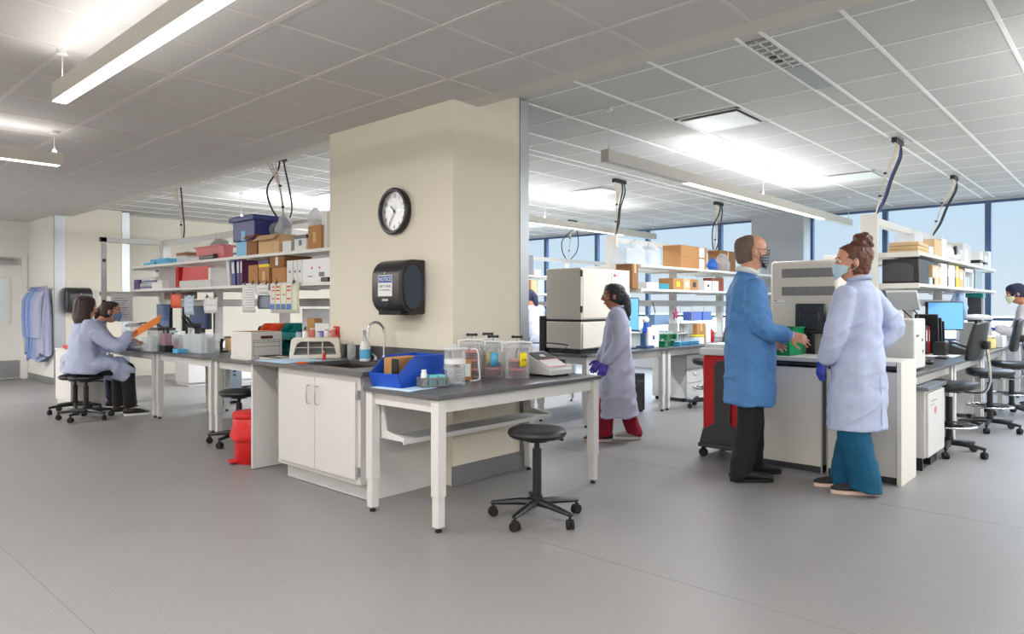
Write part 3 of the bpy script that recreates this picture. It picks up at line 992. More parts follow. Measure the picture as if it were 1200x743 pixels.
def stack_bin(label, loc, rz, sx, sy, sz, m, group=None, stuff=None, name='stacking_bin'):
    """open-fronted storage bin: local -y is the low scooped front"""
    t = thing(name, label, 'storage bin', loc, rz, group)
    w = 0.005
    hx = sx / 2
    MB().b2((-hx, 0, 0), (hx, sy, w)).b2((-hx, sy - w, w), (hx, sy, sz)).build('floor_and_back', m, t, bevel=0.001)
    for s in (-1, 1):
        poly = [(0, 0), (sy, 0), (sy, sz), (sy * 0.30, sz), (sy * 0.02, sz * 0.55), (-sy * 0.06, sz * 0.42), (0, 0)][:-1]
        M = Matrix(((0, 1, 0, s * hx - (w if s > 0 else 0)), (1, 0, 0, 0), (0, 0, 1, 0), (0, 0, 0, 1)))
        MB().prism(poly, w, M).build('side_wall', m, t, smooth=False)
        MB().b2((s * hx - (0.008 if s < 0 else -0.0), sy * 0.3, sz - 0.012), (s * hx + (0.008 if s > 0 else 0.0), sy, sz)).build('rim', m, t, bevel=0.002)
        for q in (0.45, 0.68):
            MB().b2((s * hx - (0.003 if s < 0 else 0), sy * 0.34, sz * q), (s * hx + (0.003 if s > 0 else 0), sy * 0.97, sz * q + 0.008)).build('side_rib', m, t, smooth=False)
    MB().prism([(-sy * 0.06, sz * 0.42), (-sy * 0.045, sz * 0.45), (0.006, 0.0), (0.0, 0.0)], sx, Matrix(((0, 1, 0, -hx), (1, 0, 0, 0), (0, 0, 1, 0), (0, 0, 0, 1)))).build('front_lip', m, t, smooth=False)
    return t


def monitor(label, loc, rz, w=0.5, h=0.3, scr=SCREEN, zc=0.28, tilt=0.0):
    t = thing('computer_monitor', label, 'monitor', loc, rz)
    MB().b2((-0.12, -0.09, 0), (0.12, 0.09, 0.014)).build('base', BLACK, t, bevel=0.004)
    MB().b2((-0.025, 0.03, 0.014), (0.025, 0.06, zc)).build('stand', BLACK, t, bevel=0.004)
    MB().b2((-w / 2, -0.012, zc - h / 2 + 0.05), (w / 2, 0.03, zc + h / 2 + 0.05)).build('housing', BLACK, t, bevel=0.006)
    MB().b2((-w / 2 + 0.012, -0.0135, zc - h / 2 + 0.064), (w / 2 - 0.012, -0.012, zc + h / 2 + 0.038)).build('screen', scr, t, smooth=False)
    return t


# ---------------------------------------------------------------- clock
t = thing('wall_clock', 'round black wall clock high on the cream column', 'clock', (3.388, 4.27, 2.0), -PI / 2)
# local: face towards -y (world -x), x along -Y world
MY = Matrix.Rotation(PI / 2, 4, 'X')
MB().lathe([(0.175, 0.0), (0.180, 0.02), (0.180, 0.04), (0.170, 0.05), (0.152, 0.05), (0.150, 0.02), (0.149, 0.018)], n=56, M=MY).build('case', BLACK, t)
MB().lathe([(0.151, 0.010), (0.151, 0.021)], n=56, M=MY).build('dial', mat('brushed_clock_dial', (206, 206, 206), 0.35, 0.55, var=0.06, scale=4, stretch=(80, 1, 1)), t)
for k in range(1, 13):
    a = PI / 2 - k * PI / 6
    lettering('numeral', str(k), 0.042, INK, t, facing((0.118 * math.cos(a), -0.0225, 0.118 * math.sin(a))))
tick = MB()
for k in range(60):
    a = k * PI / 30
    M = Matrix.Rotation(-a, 4, 'Y')
    tick.box(M @ Vector((0, -0.0218, 0.143)), (0.0012 if k % 5 else 0.003, 0.0006, 0.006), M=M)
tick.build('minute_tick', INK, t, smooth=False)


def hand(nm, ang, L, w, y, m, back=0.02):
    M = Matrix.Rotation(ang, 4, 'Y')
    MB().box(M @ Vector((0, y, (L - back) / 2)), (w, 0.001, L + back), M=M).build(nm, m, t, smooth=False)


hand('hour_hand', -math.radians(45), 0.062, 0.007, -0.025, INK)
hand('minute_hand', math.radians(212), 0.105, 0.005, -0.027, INK)
hand('second_hand', math.radians(208), 0.12, 0.0018, -0.029, RED, 0.04)
MB().lathe([(0.006, 0.02), (0.006, 0.031)], n=16, M=MY).build('hub', INK, t)
MB().lathe([(0.150, 0.043), (0.150, 0.0445)], n=56, M=MY).build('glass', GLASS, t)

# ---------------------------------------------------------------- paper towel dispensers
TOWEL = mat('smoky_black_plastic', (40, 39, 41), 0.3, var=0.06)
SMOKE = mat('smoky_blue_window', (48, 60, 82), 0.1, var=0.2, scale=10)


def dispenser(label, loc, rz, notice):
    """local: mounted on a wall behind at y=0, projecting to -y; long axis x"""
    t = thing('paper_towel_dispenser', label, 'towel dispenser', loc, rz)
    W_, H_, D_ = 0.33, 0.40, 0.24
    prof = []
    r = 0.13
    # cross-section in (y,z): flat back, big round front
    for cx, cz, a0 in [(-D_ + r, H_ / 2 - r, 90), (-D_ + r, -H_ / 2 + r, 180)]:
        for k in range(9):
            a = math.radians(a0 + k * 90 / 8)
            prof.append((cx + r * math.cos(a), cz + r * math.sin(a)))
    prof = [(0, H_ / 2)] + prof + [(0, -H_ / 2)]
    Mx = Matrix(((0, 1, 0, -W_ / 2), (1, 0, 0, 0), (0, 0, 1, 0), (0, 0, 0, 1)))
    MB().prism(prof, W_, Mx).build('housing', TOWEL, t, bevel=0.012, seg=3)
    # end windows: an oval in a raised rim, both cheeks
    for s in (-1, 1):
        e, i_ = MB(), MB()
        oval = []
        for k in range(28):
            a = 2 * PI * k / 28
            oval.append((-0.115 + 0.088 * math.copysign(abs(math.cos(a)) ** 0.8, math.cos(a)), 0.165 * math.copysign(abs(math.sin(a)) ** 0.7, math.sin(a))))
        Ms = Matrix(((0, 1, 0, (W_ / 2 + 0.001) if s > 0 else (-W_ / 2 - 0.006)), (1, 0, 0, 0), (0, 0, 1, 0), (0, 0, 0, 1)))
        i_.prism(oval, 0.005, Ms).build('side_window', SMOKE, t, smooth=False)
        xx = s * (W_ / 2 + 0.006)
        e.tube([(xx, a, b) for a, b in oval] + [(xx, oval[0][0], oval[0][1])], 0.008, 8)
        e.build('window_rim', TOWEL, t)
    MB().b2((-0.13, -0.20, -H_ / 2 - 0.004), (0.13, -0.06, -H_ / 2 + 0.03)).build('paper_slot', BLACKM, t, smooth=False)
    MB().cyl((0.0, -D_ - 0.002, 0.10), 0.007, 0.006, 12, axis='Y').build('lock', ALU, t)
    MB().ball((0.02, -D_ + 0.003, -0.125), 0.022, (1, 0.3, 0.6)).build('sensor', BLACK, t)
    if notice:
        sg = MB().b2((-0.082, -D_ - 0.0025, -0.068), (0.082, -D_ - 0.001, 0.085)).build('notice_sign', PAPER, t, smooth=False)
        MB().b2((-0.077, -D_ - 0.0035, 0.030), (0.077, -D_ - 0.0025, 0.080)).build('blue_header', mat('safety_blue', (38, 70, 150), 0.5), sg, smooth=False)
        lettering('lettering', 'NOTICE', 0.040, PAPER, sg, facing((0, -D_ - 0.0038, 0.055)))
        lettering('lettering', 'DIRTY SINK', 0.0265, INK, sg, facing((0, -D_ - 0.003, 0.003)))
        lettering('lettering', 'No Handwashing', 0.0165, INK, sg, facing((0, -D_ - 0.003, -0.022)))
        MB().b2((-0.035, -D_ - 0.002, -0.102), (0.035, -D_ - 0.0005, -0.088)).build('small_plate', LGREY, t, smooth=False)
    return t


dispenser('black paper towel dispenser with blue notice sign on the cream column', (3.388, 4.10, 1.415), -PI / 2, True)
dispenser('black towel dispenser on the far wall behind the seated women', (3.72, 13.048, 1.37), 0, False)

# ---------------------------------------------------------------- coats on hooks
CO = [mat('lab_coat_blue', (138, 156, 192), 0.85, var=0.06, scale=8, bump=0.15, bscale=30), mat('lab_coat_lilac', (158, 162, 186), 0.85, var=0.06, scale=8, bump=0.15, bscale=30), mat('lab_coat_deep_blue', (104, 130, 184), 0.85, var=0.06, scale=8, bump=0.15, bscale=30)]
t = thing('coat_rack', 'white hook rail carrying the row of lab coats', 'coat rack', (3.40, 13.70, 1.555))
MB().b2((-0.018, -0.62, -0.02), (-0.001, 0.62, 0.02)).build('rail', WHITE, t, bevel=0.003)
for k in range(8):
    y = -0.56 + k * 0.16
    MB().tube([(-0.018, y, 0.0), (-0.05, y, -0.012), (-0.075, y, 0.0), (-0.078, y, 0.03)], 0.005, 6).ball((-0.078, y, 0.034), 0.011, n=10).build('hook', ALU, t)
names = ['nearest the steel corner guard', 'second from the corner guard', 'third from the corner guard', 'in the middle of the hook rail', 'third from the door', 'second from the door', 'nearest the door']
for k in range(7):
    y = 13.13 + k * 0.125
    m = CO[(1, 1, 0, 2, 0, 2, 0)[k]]
    t = thing('hanging_lab_coat', 'pale blue lab coat hanging on the hooks, ' + names[k], 'lab coat', (3.325, y, 1.52), 0, 'lab coats on the hook rail')
    sec = []
    L = 1.06 + 0.05 * ((k * 7) % 3)
    bm = MB()
    n = 26
    rings = []
    for i in range(12):
        v = i / 11
        a = 0.045 + 0.05 * min(1, v * 3.2) + 0.035 * v
        b = 0.03 + 0.035 * min(1, v * 4) + 0.03 * v
        rr = []
        for q in range(n):
            th = 2 * PI * q / n
            f = 1 + (0.17 * math.sin(th * 5 + k * 1.7 + 1.5 * v) + 0.10 * math.sin(th * 9 + k + 3 * v)) * min(1, 0.25 + v)
            rr.append(bm.bm.verts.new((-0.02 + min(a * f * math.cos(th) * 0.8, 0.11), b * f * math.sin(th), 0.03 - L * v - (0.03 * math.sin(3 * th + k) if i == 11 else 0))))
        rings.append(rr)
    for A_, B_ in zip(rings, rings[1:]):
        for q in range(n):
            bm.bm.faces.new((A_[q], A_[(q + 1) % n], B_[(q + 1) % n], B_[q]))
    bm.bm.faces.new(rings[0])
    bm.bm.faces.new(list(reversed(rings[-1])))
    bm.build('body', m, t)
    for s in (-1, 1):
        MB().loft([((-0.07, s * 0.03, -0.03), 0.03, 0.03), ((-0.12, s * 0.045, -0.16), 0.046, 0.032), ((-0.13, s * 0.048, -0.42), 0.042, 0.03), ((-0.125, s * 0.045, -0.70), 0.038, 0.028), ((-0.12, s * 0.04, -0.76), 0.04, 0.03)], n=12).build('sleeve', m, t)
    MB().tube([(-0.03, 0, 0.055), (-0.06, 0.028, 0.03), (-0.085, 0, 0.01), (-0.06, -0.028, 0.03), (-0.03, 0, 0.055)], 0.010, 8, 4).build('collar', m, t)

# ---------------------------------------------------------------- low cabinet near the coats
t = thing('low_cabinet', 'white low cabinet behind the seated women', 'cabinet', (2.78, 9.98, 0), 0)
MB().b2((0, 0, 0.06), (0.34, 0.62, 0.70)).build('body', WHITE2, t, bevel=0.003)
MB().b2((0.02, 0.01, 0.0), (0.33, 0.6, 0.06)).build('plinth', LGREY, t)
MB().b2((-0.01, -0.005, 0.70), (0.345, 0.625, 0.725)).build('top', LGREY, t, bevel=0.003)
t = thing('red_tray', 'red plastic tray lying on the low white cabinet', 'tray', (2.93, 10.25, 0.725))
MB().b2((-0.12, -0.16, 0), (0.12, 0.16, 0.01)).b2((-0.12, -0.16, 0.01), (-0.112, 0.16, 0.05)).b2((0.112, -0.16, 0.01), (0.12, 0.16, 0.05)).build('tray_body', RED, t, bevel=0.003)

# ================================================================ FRONT TABLE
TZ = 0.7755
g = [[(2.612 + 0.003 * math.sin(i) + i * 0.093, 3.18 + j * 0.075 + (0.02 * i if j == 0 else 0), TZ + 0.0012 + 0.0012 * math.sin(i * 2 + j)) for j in range(6)] for i in range(7)]
tag(MB().sheet(g).build('bench_pad', PAD, solid=0.0016), 'pale blue absorbent pad under the big blue bin', 'bench pad')
stack_bin('big blue stacking bin with cardboard standing in it, on the table', (2.675, 3.475, TZ + 0.004), -1.43, 0.25, 0.40, 0.185, BLUE)
t = carton('small brown carton standing inside the big blue bin', (2.745, 3.475, TZ + 0.012), (0.22, 0.12, 0.165), CARD, 0.14, tape=False)
tag(MB().box((2.728, 3.455, TZ + 0.097), (0.012, 0.05, 0.155), 0.14).build('black_sleeve', BLACK, bevel=0.002), 'flat black sleeve standing in the front of the blue bin', 'sleeve')
# grey basket with teal boxes and a white bottle
bx, by = 2.885, 3.285
t = thing('plastic_basket', 'small grey slotted basket in front of the blue bin', 'basket', (bx, by, TZ + 0.003), -0.35)
MB().b2((-0.085, -0.05, 0), (0.085, 0.05, 0.004)).build('basket_floor', MGREY, t)
for nm, a, bb in (('x', -0.05, 0.05),):
    for y in (-0.05, 0.047):
        s = MB()
        s.b2((-0.087, y, 0.046), (0.087, y + 0.003, 0.058)).b2((-0.087, y, 0.0), (0.087, y + 0.003, 0.01))
        for k in range(12):
            s.b2((-0.087 + k * 0.0151, y, 0.01), (-0.080 + k * 0.0151, y + 0.003, 0.046))
        s.build('slotted_side', MGREY, t, smooth=False)
    for x in (-0.087, 0.084):
        s = MB()
        s.b2((x, -0.05, 0.046), (x + 0.003, 0.05, 0.058)).b2((x, -0.05, 0.0), (x + 0.003, 0.05, 0.01))
        for k in range(7):
            s.b2((x, -0.05 + k * 0.0155, 0.01), (x + 0.003, -0.043 + k * 0.0155, 0.046))
        s.build('slotted_side', MGREY, t, smooth=False)
c62, s62 = math.cos(-0.35), math.sin(-0.35)


def rel(x, y):
    return (bx + x * c62 - y * s62, by + x * s62 + y * c62)


bottle('white bottle with white cap standing in the grey basket', rel(-0.055, 0.0) + (TZ + 0.008,), 0.02, 0.10, mat('milky_bottle', (226, 228, 226), 0.4), PAPER, neck=0.7)
for k, x in enumerate((-0.005, 0.05)):
    p = rel(x, 0.0)
    carton(('teal flat box in the grey basket, beside the white bottle', 'teal flat box in the grey basket, toward the clear jar')[k], (p[0] - 0.024, p[1] - 0.038, TZ + 0.008), (0.048, 0.076, 0.066), TEALL, -0.35, tape=False, name='tip_box')
# marker stuck against the bin, two brown cartons with white labels
px_, py_ = U(501, 437, TZ)
tag(MB().lathe([(0.008, 0), (0.009, 0.01), (0.009, 0.10), (0.006, 0.12)], (px_, py_ - 0.02, TZ + 0.0005), 12).build('white_marker', PAPER), 'white marker pen standing at the corner of the blue bin', 'pen')
for k, (x, y) in enumerate([(3.16, 3.46), (3.265, 3.40)]):
    carton(('brown carton with a white label, next to the blue bin', 'brown carton with a white label, behind the tall clear jar')[k], (x, y, TZ), (0.09, 0.10, 0.135), CARD, -0.5, tape=False, lab=(0.07, 0.085, PAPER), group='pair of labelled brown cartons')
t = thing('scoop_tray', 'black curved scoop tray with a yellow sponge', 'tray', U(514, 446, TZ) + (TZ + 0.001,), -0.7)
MB().sheet([[(-0.06 + 0.12 * i / 5, -0.07 + 0.14 * j / 8, 0.07 * (2 * j / 8 - 1) ** 2 + 0.004) for j in range(9)] for i in range(6)]).build('scoop', BLACK, t, solid=0.004)
MB().box((0.0, 0.01, 0.026), (0.07, 0.05, 0.03), 0.3).build('sponge', mat('yellow_sponge', (222, 190, 90), 0.9, bump=0.4, bscale=200), t, bevel=0.006)

# tall clear jar with clamped lid
jx, jy = U(533, 451, TZ)
t = thing('clear_jar', 'tall clear empty jar with a white lid, nearest the table edge', 'jar', (jx, jy, TZ))
MB().lathe([(0.066, 0), (0.067, 0.004), (0.067, 0.215), (0.072, 0.218), (0.072, 0.225), (0.062, 0.225), (0.062, 0.008), (0.0, 0.008)], n=36).build('glass_body', CLEAR, t)
MB().lathe([(0.082, 0.226), (0.084, 0.232), (0.08, 0.238), (0.02, 0.244), (0.016, 0.262), (0.0, 0.264)], n=36).build('lid', CLEARD, t)
MB().lathe([(0.0676, 0.135), (0.0676, 0.165)], n=36).build('label', PAPER, t)
inn = MB()
for k in range(6):
    inn.cyl((0, 0, 0.02 + k * 0.017), 0.05, 0.012, 24)
inn.build('inner_rack', CLEARD, t)


def anaerobic(label, x, y, rz=0.0, r=0.082, h=0.20, tagm=None, tagang=0.0, plates=8, text=None):
    t = thing('anaerobic_jar', label, 'jar', (x, y, TZ), rz, 'clear anaerobic jars with culture plates')
    MB().lathe([(r, 0), (r, h), (r + 0.008, h), (r + 0.008, h + 0.012), (r - 0.004, h + 0.012), (r - 0.004, 0.006), (0, 0.006)], n=36).build('glass_body', CLEAR, t)
    MB().lathe([(r + 0.012, h + 0.013), (r + 0.012, h + 0.028), (r - 0.02, h + 0.036), (0, h + 0.038)], n=36).build('lid', CLEARD, t)
    MB().tube([(-r - 0.018, 0, h - 0.02), (-r - 0.018, 0, h + 0.045), (-r * 0.4, 0, h + 0.052), (r * 0.4, 0, h + 0.052), (r + 0.018, 0, h + 0.045), (r + 0.018, 0, h - 0.02)], 0.008, 8).build('clamp', PAPER, t)
    MB().cyl((0, 0, h + 0.066), 0.006, 0.03, 10).build('clamp_screw', ALU, t)
    MB().b2((-0.032, -0.010, h + 0.078), (0.032, 0.010, h + 0.094)).ball((-0.03, 0, h + 0.086), 0.011, n=10).ball((0.03, 0, h + 0.086), 0.011, n=10).build('clamp_knob', BLACK, t)
    for st, (ox, oy) in enumerate([(0.0, 0.0)]):
        for k in range(plates):
            MB().lathe([(r * 0.72, 0), (r * 0.72, 0.013)], (ox, oy, 0.012 + k * 0.0155), 24).build('culture_plate', AGAR if k % 4 != 3 else PINK, t)
    if tagm:
        g = []
        for i in range(2):
            g.append([((r + 0.0015) * math.cos(tagang + (j - 2) * 0.17), (r + 0.0015) * math.sin(tagang + (j - 2) * 0.17), 0.085 + 0.095 * i) for j in range(5)])
        l = MB().sheet(g).build('yellow_tag', tagm, t, solid=0.0008)
        if text:
            M = Matrix.Translation(Vector(((r + 0.003) * math.cos(tagang), (r + 0.003) * math.sin(tagang), 0.13))) @ rotz(tagang + PI / 2) @ Matrix.Rotation(PI / 2, 4, 'X')
            lettering('lettering', text, 0.022, INK, l, M)
    return t


CA = -PI + 0.737          # direction back towards the viewer
anaerobic('clear culture jar with a yellow tag, nearest the sloping instrument', *U(606, 443, TZ), rz=-0.8, tagm=YELLOW, tagang=CA + 0.8 + 0.55, text='4.38', r=0.085)
anaerobic('clear culture jar in the middle, small blue label on it', *U(578, 442, TZ), rz=-0.7, tagm=SKYB, tagang=CA + 0.7 + 0.1, plates=6, r=0.078)
anaerobic('clear culture jar behind the tall empty jar, full plate stack', *U(553, 443, TZ), rz=-0.8, plates=12, r=0.072, h=0.215)
anaerobic('clear culture jar farthest back, black knob next to another', 3.60, 3.50, rz=-0.9, plates=9, r=0.072, h=0.215, tagm=YELLOW, tagang=CA + 0.9 + 0.2)
t = thing('carrying_bail', 'white wire carrying handle leaning on the culture jar', 'handle', U(556, 446, TZ) + (TZ,), -0.8)
MB().tube([(-0.028, -0.03, 0.21), (0.02, -0.03, 0.205), (0.03, -0.035, 0.10), (0.035, -0.04, 0.02), (0.005, -0.04, 0.004), (-0.03, -0.04, 0.004)], 0.005, 8, 4).build('wire', PAPER, t)

# sloping instrument
t = thing('benchtop_reader', 'white sloping benchtop instrument with grey display', 'laboratory instrument', (3.94, 3.26, TZ), -0.05)
MB().prism([(-0.17, 0.012), (0.13, 0.012), (0.13, 0.145), (0.10, 0.165), (-0.17, 0.052)], 0.23, Matrix(((0, 1, 0, -0.115), (1, 0, 0, 0), (0, 0, 1, 0), (0, 0, 0, 1)))).build('sloped_body', LGREY, t, bevel=0.006)
sl = math.atan2(0.113, 0.27)
Ms = Matrix.Rotation(sl, 4, 'X')
MB().box((0, 0.025, 0.1375), (0.19, 0.12, 0.004), M=Ms).build('display', DGREY, t, bevel=0.002)
MB().box((0, 0.02, 0.138), (0.05, 0.03, 0.004), M=Ms).build('readout', PAPER, t)
MB().box((0, -0.085, 0.090), (0.20, 0.10, 0.003), M=Ms).build('keypad_sheet', PAPER, t)
fr = MB()
for a, b2, c_, d_ in ((0, -0.136, 0.2, 0.004), (0, -0.034, 0.2, 0.004)):
    fr.box((a, b2, 0.0705 if b2 < -0.1 else 0.1135), (c_, d_, 0.003), M=Ms)
fr.box((-0.1, -0.085, 0.0915), (0.004, 0.10, 0.003), M=Ms).box((0.1, -0.085, 0.0915), (0.004, 0.10, 0.003), M=Ms)
fr.build('pink_border', mat('pink_tape', (240, 150, 160), 0.6), t)
for x in (-0.09, 0.09):
    for y in (-0.14, 0.10):
        MB().cyl((x, y, 0.006), 0.012, 0.012, 12).build('foot', BLACKM, t)
t = thing('power_module', 'dark grey box standing behind the sloping instrument', 'laboratory instrument', (4.11, 3.40, TZ), -0.05)
MB().b2((-0.055, -0.17, 0.0), (0.055, 0.15, 0.11)).build('case', DGREY, t, bevel=0.006)
MB().b2((-0.03, -0.05, 0.11), (0.03, 0.0, 0.118)).build('top_latch', BLACK, t, bevel=0.002)
tag(MB().tube([(4.0, 3.50, TZ + 0.02), (3.97, 3.56, TZ + 0.12), (4.06, 3.58, TZ + 0.2), (4.25, 3.52, TZ + 0.21), (4.40, 3.40, TZ + 0.19), (4.3, 3.36, TZ + 0.165), (4.17, 3.42, TZ + 0.14), (4.12, 3.42, TZ + 0.122)], 0.005, 8, 6).build('black_cable', BLACK), 'black cable looping behind the sloping instrument', 'cable')

# ================================================================ SINK COUNTER ITEMS
SZ = 0.8552
g = [[(2.668 + i * 0.07, 4.66 + j * 0.075, SZ + 0.0012 + 0.0015 * math.sin(i * 1.7 + j * 2.1)) for j in range(7)] for i in range(7)]
tag(MB().sheet(g).build('bench_pad', PAD, solid=0.0016), 'pale blue absorbent pad on the counter beside the sink', 'bench pad')
t = thing('spray_bottle', 'white spray bottle with a blue label beside the faucet', 'bottle', (3.22, 4.44, SZ), 0.5)
MB().lathe([(0.040, 0), (0.042, 0.006), (0.042, 0.10), (0.034, 0.14), (0.020, 0.165), (0.014, 0.175), (0.014, 0.19)], n=24).build('body', PAPER, t)
MB().lathe([(0.0425, 0.02), (0.0425, 0.09)], n=24).build('label', SKYB, t)
MB().lathe([(0.017, 0.188), (0.017, 0.205)], n=16).b2((-0.06, -0.011, 0.205), (0.03, 0.011, 0.235)).tube([(-0.02, 0, 0.205), (-0.045, 0, 0.18), (-0.04, 0, 0.15)], 0.005, 8).build('trigger', PAPER, t)
bottle('clear squeeze bottle at the column foot', (3.29, 4.72, SZ), 0.033, 0.14, CLEARD, PAPER)
tag(MB().b2((3.30, 4.55, SZ), (3.36, 4.61, SZ + 0.11)).build('soap_box', DGREY, bevel=0.008), 'small dark box standing between the two bottles at the column', 'box')
t = thing('orange_scissors', 'orange-handled scissors lying at the sink edge', 'scissors', (2.755, 4.50, SZ + 0.004), 0.3)
for s in (-1, 1):
    MB().tube([(-0.02, s * 0.012, 0.01), (-0.05, s * 0.03, 0.012), (-0.075, s * 0.022, 0.012), (-0.06, s * 0.006, 0.012), (-0.02, s * 0.012, 0.01)], 0.006, 8, 4).build('grip', ORANGE, t)
    MB().prism([(-0.02, 0), (0.10, 0.0), (0.02, 0.006 * 1.0 + 0.006), (-0.02, 0.012)], 0.002, Matrix(((1, 0, 0, 0), (0, 0, s, 0), (0, 1, 0, 0.008 + 0.003 * s), (0, 0, 0, 1)))).build('blade', CHROME, t, smooth=False)
bottle('red-capped tube lying clear by the faucet', (3.05, 4.74, SZ), 0.012, 0.07, RED, PAPER)
# white block dispenser with vials on top
t = thing('vial_station', 'white arched bench station with small bottles on top', 'laboratory instrument', (3.15, 5.01, SZ), -0.65)
arch = [(-0.20, 0), (0.20, 0), (0.20, 0.06), (0.185, 0.15), (0.165, 0.165), (-0.165, 0.165), (-0.185, 0.15), (-0.20, 0.06)]
Mx = Matrix.Translation(Vector((0, -0.09, 0)))
MB().b2((-0.20, -0.09, 0), (0.20, 0.09, 0.03)).prism([(-0.20, 0.03), (-0.165, 0.03), (-0.145, 0.11), (-0.11, 0.135), (0.11, 0.135), (0.145, 0.11), (0.165, 0.03), (0.20, 0.03), (0.185, 0.15), (0.165, 0.165), (-0.165, 0.165), (-0.185, 0.15)], 0.18, Mx).build('arched_body', PUTTY, t, bevel=0.004)
MB().b2((-0.165, 0.0, 0.03), (0.165, 0.02, 0.135)).build('back_plate', MGREY, t)
for x in (-0.055, 0.055):
    MB().b2((x - 0.004, -0.08, 0.03), (x + 0.004, 0.0, 0.132)).build('divider', PUTTY, t)
MB().b2((-0.16, -0.075, 0.084), (0.16, 0.0, 0.088)).build('inner_shelf', PUTTY, t)
c65, s65 = math.cos(-0.65), math.sin(-0.65)
for k in range(6):
    x = -0.14 + k * 0.055
    y = 0.02 * (-1) ** k
    bottle('small stoppered vial on the white bench station, %s' % ('nearest its far end', 'second along', 'third along', 'fourth along', 'fifth along', 'nearest the red outlet')[k], (3.15 + x * c65 - y * s65, 5.01 + x * s65 + y * c65, SZ + 0.1655), 0.022, 0.05 + 0.012 * (k % 3), (CLEARD, PAPER, PINK)[k % 3], (PURPLE, PINK, PAPER)[k % 3], 'vials on the bench station', 'vial', 0.7)
t = thing('power_outlet', 'red power outlet on the column edge with a black plug', 'outlet', (3.388, 5.07, 1.04), -PI / 2)
MB().b2((-0.04, -0.012, -0.065), (0.04, 0, 0.065)).build('cover_plate', RED, t, bevel=0.004)
MB().box((-0.01, -0.03, 0.02), (0.03, 0.036, 0.03)).tube([(-0.01, -0.045, 0.02), (-0.04, -0.07, 0.01), (-0.08, -0.06, -0.05), (-0.09, -0.05, -0.12)], 0.006, 8, 5).build('plug', BLACK, t)
t = carton('white carton printed with a blue and purple disc, behind the vials', (3.42, 5.24, 0.765), (0.13, 0.22, 0.36), PAPER, 0, tape=False)
MB().cyl((-0.0665, -0.01, 0.24), 0.055, 0.003, 28, axis='X').build('printed_disc', mat('blue_print', (60, 60, 180), 0.6), t)
MB().cyl((-0.0675, -0.01, 0.24), 0.032, 0.003, 24, axis='X').build('printed_centre', mat('purple_print', (110, 60, 180), 0.6), t)
carton('brown card upright between the teal bins and printed carton', (3.44, 5.50, 0.765), (0.08, 0.12, 0.40), CARD, tape=False)

# ---------------------------------------------------------------- banker box, bins, wooden tray
BZ = 0.7652
t = thing('banker_box', 'white banker box with printed label panel on the bench', 'storage box', (3.36, 6.39, BZ), 0.0)
MB().b2((-0.155, -0.20, 0), (0.155, 0.20, 0.006)).b2((-0.155, -0.20, 0.006), (-0.149, 0.20, 0.265)).b2((0.149, -0.20, 0.006), (0.155, 0.20, 0.265)).b2((-0.149, -0.20, 0.006), (0.149, -0.194, 0.265)).b2((-0.149, 0.194, 0.006), (0.149, 0.20, 0.265)).b2((-0.148, -0.193, 0.2), (0.148, 0.193, 0.206)).build('box_body', mat('banker_white_board', (222, 221, 216), 0.7), t, smooth=False)
MB().b2((-0.148, -0.193, 0.206), (0.148, 0.193, 0.262)).build('kraft_interior', CARD, t, smooth=False)
MB().b2((-0.158, -0.203, 0), (0.158, 0.203, 0.035)).build('bottom_sleeve', mat('banker_white_board', (222, 221, 216), 0.7), t, smooth=False)
MB().b2((-0.05, -0.2015, 0.20), (0.05, -0.2005, 0.228)).ball((-0.05, -0.2, 0.214), 0.014, (1, 0.08, 1), 12).ball((0.05, -0.2, 0.214), 0.014, (1, 0.08, 1), 12).build('hand_hole', mat('dark_hand_hole', (96, 44, 34), 0.8), t)
ln = MB()
for z in (0.04, 0.125, 0.165, 0.185):
    ln.b2((-0.135, -0.2035 if z < 0.05 else -0.2016, z), (0.135, -0.2005, z + 0.004))
for x in (-0.135, -0.085, -0.035, 0.015, 0.065, 0.131):
    ln.b2((x, -0.2016, 0.165 if abs(x) < 0.13 else 0.04), (x + 0.004, -0.2005, 0.187))
for k in range(9):
    ln.b2((-0.12 + k * 0.027, -0.2036, 0.018), (-0.105 + k * 0.027, -0.203, 0.028))
ln.build('printed_form', INKG, t, smooth=False)
t = thing('wooden_tray', 'low pale tray with dark rim in front of the banker box', 'tray', (3.27, 5.80, BZ), 0.1)
MB().b2((-0.09, -0.17, 0), (0.09, 0.17, 0.008)).b2((-0.09, -0.17, 0.008), (-0.082, 0.17, 0.05)).b2((0.082, -0.17, 0.008), (0.09, 0.17, 0.05)).b2((-0.082, -0.17, 0.008), (0.082, -0.162, 0.05)).b2((-0.082, 0.162, 0.008), (0.082, 0.17, 0.05)).build('tray_body', PUTTY, t, bevel=0.002)
MB().b2((-0.094, -0.174, 0.05), (-0.078, 0.174, 0.058)).b2((0.078, -0.174, 0.05), (0.094, 0.174, 0.058)).b2((-0.094, -0.174, 0.05), (0.094, -0.158, 0.058)).b2((-0.094, 0.158, 0.05), (0.094, 0.174, 0.058)).build('rim', BLACK, t, bevel=0.002)
for k in range(4):
    stack_bin('teal bin on the upper tier, ' + ('nearest the column', 'second from the column', 'third from the column', 'nearest the orange bins')[k], (3.66, 5.76 + k * 0.205, BZ + 0.172), R90, 0.20, 0.19, 0.165, TEAL, 'teal stacking bins')
for k in range(4):
    stack_bin('teal bin on the lower tier, ' + ('nearest the column', 'second from the column', 'third from the column', 'fourth, hidden behind the banker box')[k], (3.64, 5.76 + k * 0.205, BZ), R90, 0.20, 0.21, 0.17, TEAL, 'teal stacking bins')
